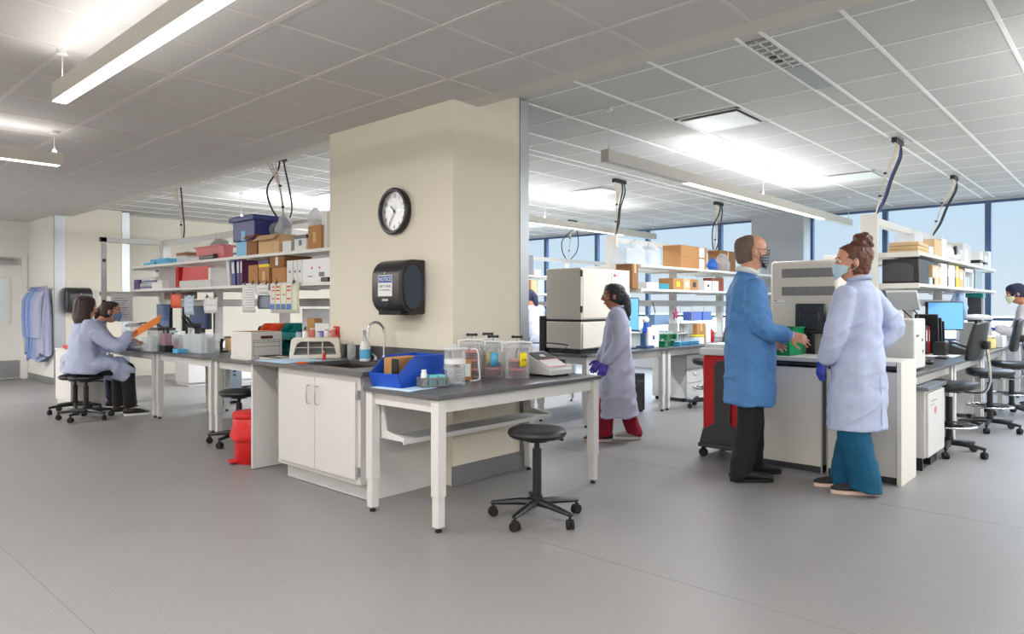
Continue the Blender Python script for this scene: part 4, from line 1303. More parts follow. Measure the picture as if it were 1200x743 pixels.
for k in range(2):
    stack_bin('orange-red bin %s the teal bins' % ('next to', 'one place farther from')[k], (3.66, 6.64 + k * 0.18, BZ + 0.172), R90, 0.17, 0.19, 0.155, ORANGE, 'orange stacking bins')
    carton('brown carton %s orange bin' % ('carrying the first', 'carrying the second')[k], (3.62, 6.56 + k * 0.18, BZ), (0.22, 0.16, 0.17), CARDD, tape=False)

# ---------------------------------------------------------------- red bin under the bench
t = thing('red_bin', 'red step bin lined with a red biohazard bag', 'waste bin', (2.835, 5.445, 0), -0.2)
MB().lathe([(0.135, 0), (0.142, 0.01), (0.148, 0.18), (0.152, 0.34), (0.152, 0.36)], n=36).build('body', RED, t)
MB().b2((-0.19, -0.05, 0.012), (-0.13, 0.05, 0.03)).build('pedal', RED, t, bevel=0.004)
rg = MB()
n = 44
R_ = []
for z, r_, w_ in [(0.20, 0.150, 0.0), (0.195, 0.168, 0.006), (0.21, 0.176, 0.010), (0.245, 0.17, 0.008), (0.30, 0.160, 0.006), (0.36, 0.158, 0.004), (0.372, 0.150, 0.003)]:
    R_.append([rg.bm.verts.new(((r_ + w_ * math.sin(7 * q * 2 * PI / n + z * 9) + 0.5 * w_ * math.sin(15 * q * 2 * PI / n)) * math.cos(2 * PI * q / n), (r_ + w_ * math.sin(7 * q * 2 * PI / n + z * 9)) * math.sin(2 * PI * q / n), z + 0.8 * w_ * math.sin(5 * q * 2 * PI / n))) for q in range(n)])
for A_, B_ in zip(R_, R_[1:]):
    for q in range(n):
        rg.bm.faces.new((A_[q], A_[(q + 1) % n], B_[(q + 1) % n], B_[q]))
rg.build('bag', REDBAG, t, solid=0.002)
MB().lathe([(0.162, 0.372), (0.165, 0.385), (0.163, 0.40), (0.15, 0.412), (0.10, 0.42), (0, 0.424)], n=36).build('lid', RED, t)

# ================================================================ LEFT SHELVES (front face of the row behind the column)
ZU, ZL = 1.7905, 1.4905
XS = 3.50        # front line of the things on these shelves


def lbox(px0, px1, z, h, m, label, d=0.22, x=XS, **kw):
    """box whose -x face spans two pixel columns of the photograph on the plane X = x"""
    y1, y0 = YX(px0, x), YX(px1, x)
    return carton(label, (x, y0, z), (d, y1 - y0, h), m, **kw)


# upper shelf, from its far end to the column
for k, (a, b, zz) in enumerate([(168, 181, 0), (183, 199, 0), (176, 195, 0.036)]):
    lbox(a, b, ZU + zz, 0.035, SKYB, 'flat light blue tray on the upper shelf, ' + ('at its far end', 'next to the white tub', 'lying on two others')[k], tape=False, name='flat_tray', cat='tray', group='light blue trays', d=0.2)
bottle('small clear tub on the upper shelf behind the light blue trays', (3.68, YX(205, 3.68), ZU), 0.05, 0.08, CLEARD, PAPER, neck=0.9, name='tub', cat='tub')
lbox(207, 219, ZU, 0.11, CLEARD, 'frosted white tub with brown lid on the upper shelf', tape=False, lid=CARDD, name='tub', cat='tub', d=0.13)
lbox(224, 233, ZU, 0.04, LGREY, 'small grey case lying beside the pink bin on the upper shelf', tape=False, name='case', cat='case', d=0.12)
y0 = YX(262, 3.52)
t = thing('pink_bin', 'dusty pink open bin with a grey tool lying in front', 'bin', (3.66, y0 + 0.30, ZU))
MB().b2((-0.14, -0.32, 0), (0.14, 0.32, 0.006)).box((-0.15, 0, 0.075), (0.008, 0.68, 0.145), M=Matrix.Rotation(-0.15, 4, 'Y')).box((0.15, 0, 0.075), (0.008, 0.68, 0.145), M=Matrix.Rotation(0.15, 4, 'Y')).box((0, -0.33, 0.075), (0.3, 0.008, 0.145), M=Matrix.Rotation(0.12, 4, 'X')).box((0, 0.33, 0.075), (0.3, 0.008, 0.145), M=Matrix.Rotation(-0.12, 4, 'X')).build('bin_body', PINK, t)
MB().b2((-0.18, -0.36, 0.138), (-0.155, 0.36, 0.15)).b2((0.155, -0.36, 0.138), (0.18, 0.36, 0.15)).build('rim', PINK, t, bevel=0.003)
tag(MB().box((3.49, y0 + 0.30, ZU + 0.022), (0.05, 0.34, 0.04), 0.05).ball((3.49, y0 + 0.14, ZU + 0.03), 0.028).build('hand_tool', DGREY, bevel=0.008), 'dark grey hand tool lying on the shelf edge by the pink bin', 'tool')
tag(MB().ball((3.66, y0 + 0.36, ZU + 0.13), 0.13, (0.9, 1.6, 0.55)).build('grey_bag', mat('grey_bag_film', (176, 174, 172), 0.4, bump=0.8, bscale=30)), 'crumpled grey bag filling the pink bin', 'bag')
lbox(273, 278, ZU, 0.10, PAPER, 'small white and purple carton beside the blue tote', tape=False, stripe=PURPLE, d=0.1)
# blue lidded tote standing on a light blue crate
y1, y0 = YX(278, 3.50), YX(289, 3.50)
t = thing('blue_crate', 'light blue crate under the big navy tote', 'crate', (3.62, (y0 + y1) / 2 - 0.02, ZU))
MB().b2((-0.13, -0.12, 0), (0.13, 0.12, 0.15)).build('crate_body', SKYB, t, bevel=0.004)
t = thing('navy_tote', 'royal blue tote with hinged lid on the top shelf', 'tote', (3.635, (y0 + y1) / 2 - 0.10, ZU + 0.151))
MB().box((0, 0, 0.11), (0.34, 0.46, 0.22), taper=(1.0, 1.0)).build('body', NAVY, t, bevel=0.008)
lid = MB().b2((-0.20, -0.26, 0.20), (0.20, 0.26, 0.245))
for k in range(9):
    lid.b2((-0.19, -0.24 + k * 0.055, 0.243), (0.19, -0.215 + k * 0.055, 0.255))
lid.build('lid', NAVY, t, bevel=0.004)
MB().b2((-0.172, -0.04, 0.0), (-0.17, 0.04, 0.1)).build('light_label', SKYB, t, smooth=False)
lbox(289, 301, ZU, 0.20, CARDD, 'dark brown open carton in front of the blue tote', flaps=True, x=3.47, d=0.16)
lbox(303, 327, ZU, 0.18, CARDL, 'pale brown open carton with raised flaps on the top shelf', flaps=True, x=3.48, d=0.22)
lbox(322, 338, ZU, 0.185, CARD, 'brown carton with clear bags on it, on the top shelf', tape=False, x=3.60, d=0.22)
for k, (px, w) in enumerate([(322, 0.10), (333, 0.12)]):
    tag(MB().ball((3.70, YX(px, 3.70), ZU + 0.185 + w * 0.75), w, (0.8, 1.0, 0.85), 14).build('clear_bag', CLEARD), 'clear bag bulging on the brown carton, %s' % ('farther one', 'the one below the ceiling cables')[k], 'bag')
lbox(331, 341, ZU, 0.10, PAPER, 'little white carton in the gap before the code-labelled carton', x=3.48, d=0.10, tape=False)
lbox(341, 345, ZU, 0.12, MGREY, 'narrow grey box on the top shelf', x=3.49, d=0.2, tape=False)
lbox(345, 359, ZU, 0.135, PAPER, 'white carton with black print squares on the top shelf', x=3.47, d=0.2, tape=False, lab=(0.05, 0.05, INKG), labface='-x', lid=DGREY)
lbox(361, 376, ZU, 0.21, CARD, 'brown carton with a pale label beside the column', x=3.47, d=0.2, tape=False, lab=(0.045, 0.09, CARDL), labface='-x')
tag(MB().ball((3.58, YX(369, 3.58), ZU + 0.28), 0.085, (0.8, 0.9, 0.9), 14).build('clear_bag', CLEARD), 'clear bag standing in the carton beside the column', 'bag')
lbox(377, 383, ZU, 0.33, PAPER, 'tall white board upright at the column end of the top shelf', x=3.50, d=0.22, tape=False, name='board', cat='board')
t = thing('grey_case', 'translucent grey case behind the cartons on the top shelf', 'case', (3.74, YX(350, 3.74), ZU))
MB().b2((-0.07, -0.35, 0), (0.07, 0.02, 0.29)).build('case_body', CLEARD, t, bevel=0.006)
MB().b2((-0.072, -0.04, 0.12), (-0.068, 0.04, 0.18)).build('latch', MGREY, t)
# lower shelf
lbox(157, 163, ZL, 0.13, PURPLE, 'violet and white carton at the far end of the lower shelf', tape=False, x=3.52, d=0.12)
for k, (a, b, zz) in enumerate([(164, 178, 0), (166, 182, 0.075)]):
    lbox(a, b, ZL + zz, 0.072, CLEARD, ('clear drawer box with blue edge, lowest of two on the lower shelf', 'clear drawer box with blue edge, on top of another')[k], tape=False, stripe=NAVY, name='plastic_box', d=0.2)
for k, (px, h) in enumerate([(181, 0.08), (187, 0.10)]):
    lbox(px - 3, px + 3, ZL, h, PAPER, ('small white carton in front of the clear drawer boxes', 'small white carton beside the tub with the black lid')[k], tape=False, x=3.48, d=0.08)
bottle('white tub with black lid on the lower shelf before the red folders', (3.60, YX(190, 3.60), ZL), 0.075, 0.24, PAPER, BLACK, neck=0.85, name='tub', cat='tub')
t = thing('bookend', 'grey sheet bookend left of the red folders', 'bookend', (3.6, YX(196, 3.6), ZL))
MB().b2((-0.1, -0.003, 0), (0.14, 0.003, 0.27)).b2((-0.1, -0.1, 0), (0.14, 0.0, 0.003)).build('bent_plate', LGREY, t)
fo = [YX(206, 3.5), YX(243, 3.5)]
for k in range(4):
    y = fo[0] - 0.035 * k - 0.02
    t = thing('red_folder', 'red file folder on the lower shelf, ' + ('leftmost of four, white edges', 'second of four, white edges', 'third of four, white edges', 'the widest, facing outward')[k], 'folder', (3.49, y, ZL), (0.05, 0.02, -0.02, 0)[k], 'red file folders')
    if k < 3:
        MB().b2((0, -0.008, 0), (0.30, 0.008, 0.245)).build('cover', RED, t, bevel=0.002)
        MB().b2((0.002, -0.003, 0.004), (0.304, 0.003, 0.25)).build('paper', PAPER, t, smooth=False)
    else:
        L = fo[0] - fo[1] - 0.16
        MB().box((0.03, -L / 2 - 0.02, 0.118), (0.012, L, 0.235), M=Matrix.Rotation(0.08, 4, 'Y')).build('cover', RED, t, bevel=0.003)
        MB().box((0.042, -L / 2 - 0.02, 0.121), (0.006, L - 0.02, 0.238), M=Matrix.Rotation(0.08, 4, 'Y')).build('paper', PAPER, t)
        MB().box((0.055, -L / 2 - 0.02, 0.112), (0.010, L, 0.225), M=Matrix.Rotation(0.08, 4, 'Y')).build('back_cover', RED, t, bevel=0.003)
lbox(244, 247, ZL, 0.21, PAPER, 'thin white folder standing at the end of the red folders', tape=False, name='white_folder', cat='folder', x=3.50, d=0.2)
tag(MB().b2((3.452, YX(248, 3.46), ZL), (3.459, YX(211, 3.46), ZL + 0.075)).build('shelf_guard', LGREY, bevel=0.001), 'grey guard lip in front of the red folders', 'shelf guard')
for k, (a, b, m, ln_) in enumerate([(266, 270, LGREY, 0.12), (271, 276, NAVY, 0.08), (277, 281, PURPLE, 0.05), (281, 284, mat('plum_board', (92, 40, 84), 0.5), 0.02)]):
    y0, y1 = YX(b, 3.5), YX(a, 3.5)
    binder(('grey leaning binder farthest from the column on the lower shelf', 'navy leaning binder on the lower shelf', 'purple leaning binder on the lower shelf', 'plum binder on the lower shelf beside the upright post')[k], (3.5, y0, ZL), y1 - y0 - 0.01, 0.22, 0.29, m, -ln_, '-x', 'leaning dark binders')
lbox(291, 302, ZL, 0.20, CARD, 'brown carton on the lower shelf next to the yellow-topped one', lab=None, x=3.5, tape=True)
lbox(303, 315, ZL, 0.17, CARD, 'brown carton under a yellow carton on the lower shelf', lab=(0.05, 0.09, CARDL), labface='-x', tape=False)
lbox(303, 315, ZL + 0.171, 0.06, YELLOW, 'flat yellow carton on the lower shelf, with dark top', tape=False, lid=PURPLE)
lbox(319, 335, ZL, 0.155, CARD, 'brown carton at the bottom of the stack beside the white file boxes', tape=True)
lbox(316, 333, ZL + 0.156, 0.125, CARDD, 'long brown carton on top of the stack beside the white file boxes', lab=(0.05, 0.08, PAPER), labface='-x', tape=False, d=0.30)
for k, (a, b) in enumerate([(336, 343), (344, 348), (348.5, 354)]):
    lbox(a, b, ZL, 0.215, PAPER, ('white file box on the lower shelf, farthest from the column', 'white file box on the lower shelf, middle one', 'white file box against the red-dotted carton')[k], tape=False, lab=(0.03, 0.02, INKG), labface='-x', name='file_box', group='white file boxes', d=0.26)
t = lbox(354.5, 387, ZL, 0.215, mat('white_gloss_carton', (224, 226, 230), 0.4), 'white carton printed with red dots beside the column', tape=False, d=0.24)
hw = (YX(354.5, XS) - YX(387, XS)) / 2
for k, (f, z) in enumerate([(-0.25, 0.13), (0.3, 0.13)]):
    MB().cyl((-0.1205, f * hw, z), 0.012, 0.002, 14, axis='X').build('red_dot', RED, t)
MB().b2((-0.1205, -0.6 * hw, 0.05), (-0.12, -0.2 * hw, 0.09)).b2((-0.1205, 0.25 * hw, 0.05), (-0.12, 0.6 * hw, 0.06)).build('printed_lines', INKG, t, smooth=False)
tag(MB().b2((3.465, YX(385, 3.47), ZL), (3.495, YX(376, 3.47), ZL + 0.04)).build('stapler', BLACK, bevel=0.006), 'small black stapler on the shelf edge by the column', 'stapler')

# ---------------------------------------------------------------- papers hanging from the lower shelf
XP = 3.452


def hang(px0, px1, py0, py1, m, label, x=XP, clip=True, name='hanging_sheet', cat='paper', lines=4):
    y1, y0 = YX(px0, x), YX(px1, x)
    ym = (y0 + y1) / 2
    r = ray((px0 + px1) / 2)
    d = x / r[0]
    zt = CAMZ - (py0 - HORIZON) / FPX * d
    zb = CAMZ - (py1 - HORIZON) / FPX * d
    t = thing(name, label, cat, (x, ym, zt))
    w = (y1 - y0) / 2
    MB().sheet([[(-0.004 - 0.010 * math.sin(PI * j / 6) * (1 if i else 1), -w + 2 * w * i / 4, (zb - zt) * j / 6) for j in range(7)] for i in range(5)]).build('sheet', m, t, solid=0.0012)
    if lines:
        l = MB()
        for k in range(lines):
            zz = (zb - zt) * (0.15 + 0.7 * k / max(1, lines - 1))
            xx = -0.0052 - 0.010 * math.sin(PI * zz / (zb - zt))
            l.b2((xx - 0.001, -w * 0.75, zz), (xx, w * (0.2 + 0.5 * ((k * 37) % 10) / 10), zz + 0.004))
        l.build('printed_lines', INKG, t, smooth=False)
    if clip:
        for s in ((-0.6, 0.6) if w > 0.06 else (0,)):
            MB().prism([(-0.012, -0.022), (0.012, -0.022), (0.004, 0.008), (-0.004, 0.008)], 0.03, Matrix.Translation(Vector((-0.003, s * w - 0.015, 0.008)))).tube([(-0.004, s * w - 0.008, 0.014), (-0.006, s * w, 0.04), (-0.004, s * w + 0.008, 0.014)], 0.002, 6).build('binder_clip', BLACK, t)
    return t, w, zb - zt


t = thing('hanging_sheet', 'white notice sheet taped to the end frame above the seated women', 'paper', (3.36, 9.94, 1.43))
MB().b2((-0.13, -0.0015, -0.36), (0.13, 0.0, 0.0)).build('sheet', PAPER, t, smooth=False)
l = MB()
for k in range(9):
    l.b2((-0.10, -0.0022, -0.06 - k * 0.03), (0.02 + 0.07 * ((k * 37) % 10) / 10, -0.0014, -0.053 - k * 0.03))
l.build('printed_lines', INKG, t, smooth=False)
hang(201, 213, 344, 361, ORANGE, 'orange-red note hanging from the lower shelf', lines=2)
hang(217, 228, 346, 369, PAPERB, 'narrow pale sheet hanging next to the orange-red note')
hang(240, 256, 348, 367, PAPER, 'small white sheet hanging at the shelf upright', lines=3)
hang(285, 300, 332, 366, PAPER, 'long white printed sheet clipped on the lower shelf', lines=9)
hang(301, 316, 332, 345, PAPER, 'short white table sheet clipped behind the long printed one', x=3.456, lines=3)
hang(303, 318, 346, 362, mat('slate_folder', (136, 146, 164), 0.6), 'grey-blue folder hanging beside the colourful chart', x=3.50, clip=False, lines=0)
t, w, h = hang(318, 352, 331, 367, PAPER, 'colourful chart with yellow grid clipped on the lower shelf', lines=0)
CH = {'y': mat('lime_ink', (212, 226, 60), 0.7), 'r': mat('red_ink', (214, 40, 70), 0.7), 'b': mat('blue_ink', (90, 120, 200), 0.7), 'g': mat('green_ink', (70, 160, 90), 0.7)}
cy, cr, cb = MB(), MB(), MB()
for k in range(5):
    yy = w * (0.62 - k * 0.38)
    cy.b2((-0.017, yy - 0.006, h * 0.92), (-0.0155, yy + 0.006, h * 0.05))
for k in range(4):
    yy = w * (0.81 - k * 0.38)
    cb.b2((-0.0175, yy - w * 0.14, h * 0.88), (-0.0155, yy + w * 0.14, h * 0.70))
    for q in (0.16, 0.28, 0.42, 0.55):
        if (k + int(q * 100)) % 3:
            cr.b2((-0.0175, yy - w * 0.12, h * q), (-0.0155, yy + w * (0.02 + 0.1 * (k % 2)), h * q + 0.012))
cy.build('yellow_grid', CH['y'], t, smooth=False)
cr.build('red_marks', CH['r'], t, smooth=False)
cb.build('blue_fields', CH['b'], t, smooth=False)
# white cabinet-like device behind the teal bins
lbox(354, 388, 1.02, 0.22, mat('pale_grey_enamel', (206, 210, 216), 0.4), 'pale grey instrument on the back of the bench behind the teal bins', x=3.70, d=0.14, tape=False, name='instrument', cat='laboratory instrument')
for o in list(bpy.data.objects):
    if o.get('label', '').startswith('pale grey instrument on the back'):
        o.location.z = 0.765
        o.scale.z = 2.2

# ---------------------------------------------------------------- left bench top
BT = 0.7655


def lb(px, py, dx=0.0):
    x, y = U(px, py, BT)
    return (x + dx, y, BT)


def acrylic_rack(label, loc, L=0.34, D=0.2, H=0.2, n=6, group=None):
    t = thing('acrylic_rack', label, 'rack', loc, 0, group)
    MB().b2((-D / 2, -L / 2, 0), (D / 2, L / 2, 0.006)).b2((-D / 2, -L / 2, 0.006), (-D / 2 + 0.005, L / 2, H)).b2((D / 2 - 0.005, -L / 2, 0.006), (D / 2, L / 2, H)).b2((-D / 2, -L / 2, 0.006), (D / 2, -L / 2 + 0.005, H)).b2((-D / 2, L / 2 - 0.005, 0.006), (D / 2, L / 2, H)).build('case', CLEAR, t, smooth=False)
    for k in range(n):
        y = -L / 2 + L * (k + 0.5) / n
        MB().lathe([(0.014, 0.008), (0.015, H * 0.9), (0.016, H * 0.95)], (-0.03, y, 0), 12).build('tube', CLEARD, t)
        MB().b2((-0.07, y + L / n / 2 - 0.002, 0.008), (0.07, y + L / n / 2 + 0.002, H * 0.96)).build('divider', CLEAR, t, smooth=False)
    return t


acrylic_rack('clear acrylic rack of tubes on the bench, next to the brown jars', lb(225, 414, 0.1), 0.46, 0.2, 0.21, 7, 'clear acrylic racks')
acrylic_rack('clear acrylic rack of tubes on the bench, nearer the monitors', lb(209, 412, 0.12), 0.40, 0.2, 0.19, 6, 'clear acrylic racks')
acrylic_rack('clear acrylic box of pale vials beside the seated women', lb(171, 412, 0.1), 0.26, 0.18, 0.16, 4, 'clear acrylic racks')
x, y, z = lb(186, 413, 0.06)
carton('small black box between the acrylic racks', (x, y, z), (0.1, 0.18, 0.07), BLACK, tape=False, name='black_box')
carton('small blue tip box in front of the acrylic racks', (x + 0.01, y - 0.33, z), (0.1, 0.14, 0.045), SKYB, tape=False, name='tip_box')
carton('mauve carton standing on the small black box', (x + 0.01, y + 0.02, z + 0.0715), (0.08, 0.13, 0.13), mat('mauve_carton', (150, 120, 128), 0.6), tape=False)
for k, (px, py, h, m, c) in enumerate([(193, 405, 0.16, PAPER, NAVY), (198, 404, 0.18, PAPER, SKYB), (237, 408, 0.13, mat('amber_bottle', (132, 84, 40), 0.25), PAPER), (242, 407, 0.14, mat('amber_bottle', (132, 84, 40), 0.25), BLACK), (247, 407, 0.13, CARDL, BLACK)]):
    bottle(('white bottle with navy cap behind the small black box', 'white bottle with blue cap behind the acrylic racks', 'amber bottle with white cap beside the acrylic racks', 'amber bottle with black cap beside the acrylic racks', 'tan bottle beside the amber ones')[k], lb(px, py, 0.1), 0.035, h, m, c, None)
t = thing('small_pipette_stand', 'black and white bench gadget left of the banker box', 'laboratory instrument', lb(254, 413, 0.05))
MB().b2((-0.05, -0.06, 0), (0.05, 0.06, 0.02)).lathe([(0.02, 0.02), (0.018, 0.10), (0.03, 0.13), (0.028, 0.15)], n=16).build('stand', BLACK, t)
MB().b2((-0.07, -0.03, 0.12), (-0.02, 0.05, 0.15)).build('head', PAPER, t, bevel=0.008)
bottle('tan round jar between the black gadget and the banker box', lb(258, 411, 0.10), 0.04, 0.16, CARDL, CARDD, None, neck=0.9)
# papers / trays near the women
t = tag(MB().b2((3.2, 9.05, BT), (3.42, 9.36, BT + 0.012)).build('paper_stack', PAPER, bevel=0.001), 'white papers lying on the bench in front of the seated women', 'papers')
carton('pink lidded tray of samples on the bench by the women', (3.55, 8.75, BT), (0.2, 0.35, 0.11), mat('pale_pink_plastic', (232, 190, 204), 0.5), tape=False, lid=PAPER, name='sample_tray', cat='tray')
monitor('blue screen monitor on the bench behind the women', (3.70, YX(192, 3.70), BT), R90, 0.42, 0.30, SCREEN, 0.33)
monitor('dark screen monitor under the orange-red note', (3.72, YX(214, 3.72), BT), R90 - 0.35, 0.38, 0.30, SCREEN, 0.30)
monitor('dark blue monitor below the narrow pale hanging sheet', (3.70, YX(234, 3.70), BT), R90 + 0.2, 0.38, 0.28, SCREEN, 0.32)
# microscope
t = thing('microscope', 'black and white microscope in front of the dark monitors', 'microscope', (3.52, YX(226, 3.52), BT), 0.3)
MB().b2((-0.09, -0.07, 0), (0.09, 0.07, 0.035)).build('base', BLACK, t, bevel=0.01)
MB().b2((0.05, -0.04, 0.035), (0.09, 0.04, 0.30)).b2((-0.06, -0.045, 0.26), (0.09, 0.045, 0.31)).build('arm', BLACK, t, bevel=0.012)
MB().b2((-0.08, -0.06, 0.13), (0.04, 0.06, 0.142)).build('stage', DGREY, t, bevel=0.003)
MB().cyl((-0.03, 0, 0.24), 0.03, 0.04, 18).cyl((-0.03, 0, 0.20), 0.013, 0.06, 12).build('nosepiece', LGREY, t)
for s in (-1, 1):
    MB().cyl((-0.08, s * 0.032, 0.345), 0.015, 0.11, 14, M=Matrix.Rotation(-0.7, 4, 'Y')).build('eyepiece', BLACK, t)
t = thing('desk_lamp', 'black-armed magnifier lamp over the bench by the women', 'lamp', (3.50, 9.0, BT), 0)
MB().cyl((0, 0, 0.015), 0.07, 0.03, 20).tube([(0, 0, 0.03), (0.02, 0.02, 0.22), (-0.06, 0.15, 0.30), (-0.2, 0.35, 0.28)], 0.009, 8, 6).build('arm', BLACK, t)
MB().lathe([(0.09, 0.0), (0.10, 0.02), (0.07, 0.04), (0, 0.045)], (-0.2, 0.36, 0.25), 24).build('head', PAPER, t)
carton('white benchtop centrifuge-like box behind the orange folder', (3.62, 9.45, BT), (0.22, 0.34, 0.22), LGREY, tape=False, lid=DGREY, name='instrument', cat='laboratory instrument')
carton('pale brown ledge box beneath the shelf near the end frame', (3.70, 8.7, 1.36), (0.1, 0.75, 0.09), mat('brown_ledge', (138, 112, 104), 0.6), tape=False, name='ledge', cat='ledge')
# pc under the bench
t = thing('computer_tower', 'grey computer tower standing under the bench row', 'computer', (4.35, 9.05, 0), 0)
MB().b2((-0.1, -0.2, 0.03), (0.1, 0.2, 0.48)).build('case', mat('blue_grey_case', (150, 160, 174), 0.5), t, bevel=0.005)
for x in (-0.07, 0.07):
    MB().b2((x - 0.02, -0.18, 0), (x + 0.02, 0.18, 0.03)).build('foot', BLACK, t)
MB().b2((-0.02, -0.202, 0.36), (0.02, -0.2, 0.38)).b2((-0.02, -0.202, 0.41), (0.02, -0.2, 0.43)).build('vent', BLACK, t)
t = thing('white_cupboard', 'white under-bench cupboard far behind the bench row', 'cabinet', (4.75, 11.2, 0), 0)
MB().b2((0, 0, 0.05), (1.4, 0.5, 0.72)).build('body', WHITE2, t, bevel=0.003)
MB().b2((-0.01, -0.01, 0.72), (1.41, 0.51, 0.75)).build('top', EPOXY, t)
MB().b2((0.02, 0.02, 0), (1.38, 0.48, 0.05)).build('plinth', LGREY, t)

# ================================================================ CEILING SERVICE DROPS
def service_drop(label, x, y, zc, x1, y1, z1, black, blue=0, split=False, bulge=0.12):
    t = thing('service_drop', label, 'service cables', (x, y, zc), 0, 'ceiling service drops')
    plate = MB().b2((-0.16, -0.06, -0.006), (0.2, 0.06, 0.0)).build('ceiling_plate', WHITE2, t, smooth=False)
    for k in range(3):
        for q in range(2):
            MB().b2((-0.11 + k * 0.055 + q * 0.17 - 0.02, -0.025, -0.055), (-0.11 + k * 0.055 + q * 0.17 + 0.02, 0.025, -0.006)).build('connector', BLACK, plate, bevel=0.004) if (q == 0 or k < 2) else None
    dx, dy, dz = x1 - x, y1 - y, z1 - zc
    for k in range(3):
        sx = -0.11 + k * 0.055
        MB().tube([(sx, 0, -0.05), (sx * 0.8 + 0.02, 0, -0.12), (dx * 0.55, dy * 0.55, dz * 0.5), (dx, dy, dz)], 0.0085, 6, 5).build('white_cable', mat('ivory_cable', (206, 196, 178), 0.5), t)
    for z in (0.45, 0.75):
        MB().cyl((dx * (0.55 if z < .5 else 0.8), dy * (0.55 if z < .5 else 0.8), dz * z), 0.017, 0.02, 12).build('cable_tie', BLACK, t)
    for k in range(black):
        s = (-1, 1)[k % 2] if split else 0.55 + 0.45 * k
        sx = 0.06 + 0.05 * k
        MB().tube([(sx, 0, -0.05), (sx + s * 0.02, 0, -0.16), (dx * 0.4 + s * bulge, dy * 0.4, dz * 0.5), (dx * 0.7 + s * bulge * 0.9, dy * 0.7, dz * 0.78), (dx + s * 0.02, dy, dz)], 0.0095, 8, 7).build('black_hose', BLACK if k >= blue else NAVY, t)
    return t


service_drop('service cables dropping to the near window island, blue plugs, above the woman with the bun', 7.56, 1.80, ZB, 7.50, 1.98, 2.17, 2, 1, bulge=0.13)
service_drop('service cables dropping to the window island nearest the windows', 10.2, 1.79, ZB, 10.0, 2.0, 2.14, 2, 0, bulge=0.14)
service_drop('service cables dropping to the near end of the middle island', 7.58, 5.02, ZB, 7.52, 5.05, 2.17, 2, 0, bulge=0.07)
service_drop('service cables dropping to the middle island nearer the windows', 10.3, 4.98, ZB, 10.3, 5.05, 2.12, 2, 0, True, 0.12)
service_drop('service cables dropping to the third island, above the large white analyser', 10.6, 8.07, ZB, 10.5, 8.1, 2.12, 2, 0, True, 0.24)
service_drop('service cables dropping beside the column over the blue tote', 3.86, 6.95, ZB, 3.87, 6.75, 2.13, 2, 0, True, 0.13)
service_drop('service cables dropping near the seated women end of the shelves', 3.72, 9.15, ZB, 3.87, 9.30, 2.13, 1, 0, bulge=0.10)

# ================================================================ MIDDLE ISLAND
IZ = 0.7655
# big analyser
t = thing('large_analyser', 'large white lab analyser with rounded cabinet on the middle island', 'laboratory instrument', (5.95, 4.42, IZ))
H_ = 0.915
MB().b2((0.02, 0.02, 0.0), (0.95, 0.45, 0.045)).build('dark_base', BLACK, t, bevel=0.004)
cab = MB()
poly = [(0, 0), (0.93, 0), (0.97, 0.03), (0.985, 0.08), (0.985, 0.47), (0, 0.47)]
Mz = Matrix(((1, 0, 0, 0), (0, 0, 1, 0), (0, 1, 0, 0.05), (0, 0, 0, 1)))
cab.prism(poly, 0.29, Mz)
cab.build('lower_housing', PUTTY, t, bevel=0.008)
Mz2 = Matrix(((1, 0, 0, 0), (0, 0, 1, 0), (0, 1, 0, 0.365), (0, 0, 0, 1)))
MB().prism(poly, H_ - 0.365, Mz2).build('upper_housing', PUTTY, t, bevel=0.008)
MB().b2((0.02, 0.01, 0.34), (0.97, 0.46, 0.366)).build('dark_gap', BLACK, t)
MB().b2((0.03, -0.006, 0.38), (0.55, 0.0, H_ - 0.02)).build('left_door', PUTTY, t, bevel=0.003)
MB().b2((0.56, -0.006, 0.38), (0.90, 0.0, H_ - 0.02)).build('right_door', PUTTY, t, bevel=0.003)
for z in (0.44, 0.82):
    MB().b2((-0.004, -0.01, z), (0.02, 0.008, z + 0.07)).build('hinge', BLACK, t, bevel=0.002)
MB().cyl((0.62, -0.007, 0.85), 0.018, 0.004, 18, axis='Y').build('red_emblem', RED, t)
MB().b2((0.645, -0.0075, 0.842), (0.70, -0.006, 0.848)).b2((0.645, -0.0075, 0.853), (0.72, -0.006, 0.859)).b2((0.60, -0.0075, 0.41), (0.72, -0.006, 0.42)).build('nameplate', INKG, t, smooth=False)
arc = MB()
pl = [(0, 0)] + [(0.34 * math.cos(a * PI / 20), 0.26 * math.sin(a * PI / 20)) for a in range(11)]
arc.prism(pl, 0.012, Matrix.Translation(Vector((0.02, -0.013, 0.06)))).build('curved_panel', mat('pale_putty', (222, 218, 208), 0.4), t, bevel=0.004)
t = thing('black_case', 'black box standing next to the analyser on its far end', 'laboratory instrument', (5.97, 4.93, IZ))
MB().b2((0, 0, 0), (0.2, 0.08, 0.40)).build('case_body', BLACK, t, bevel=0.006)
monitor('lit blue monitor facing the aisle on the middle island, behind the walking woman', (7.10, 4.62, IZ), -0.55, 0.36, 0.40, SCREENG, 0.36)


def ib(px, Y, z=IZ):
    return (XY(px, Y), Y, z)


def mbox(px0, px1, Y, z, h, m, label, d=0.2, **kw):
    x0, x1 = XY(px0, Y), XY(px1, Y)
    return carton(label, (x0, Y, z), (x1 - x0, d, h), m, **kw)


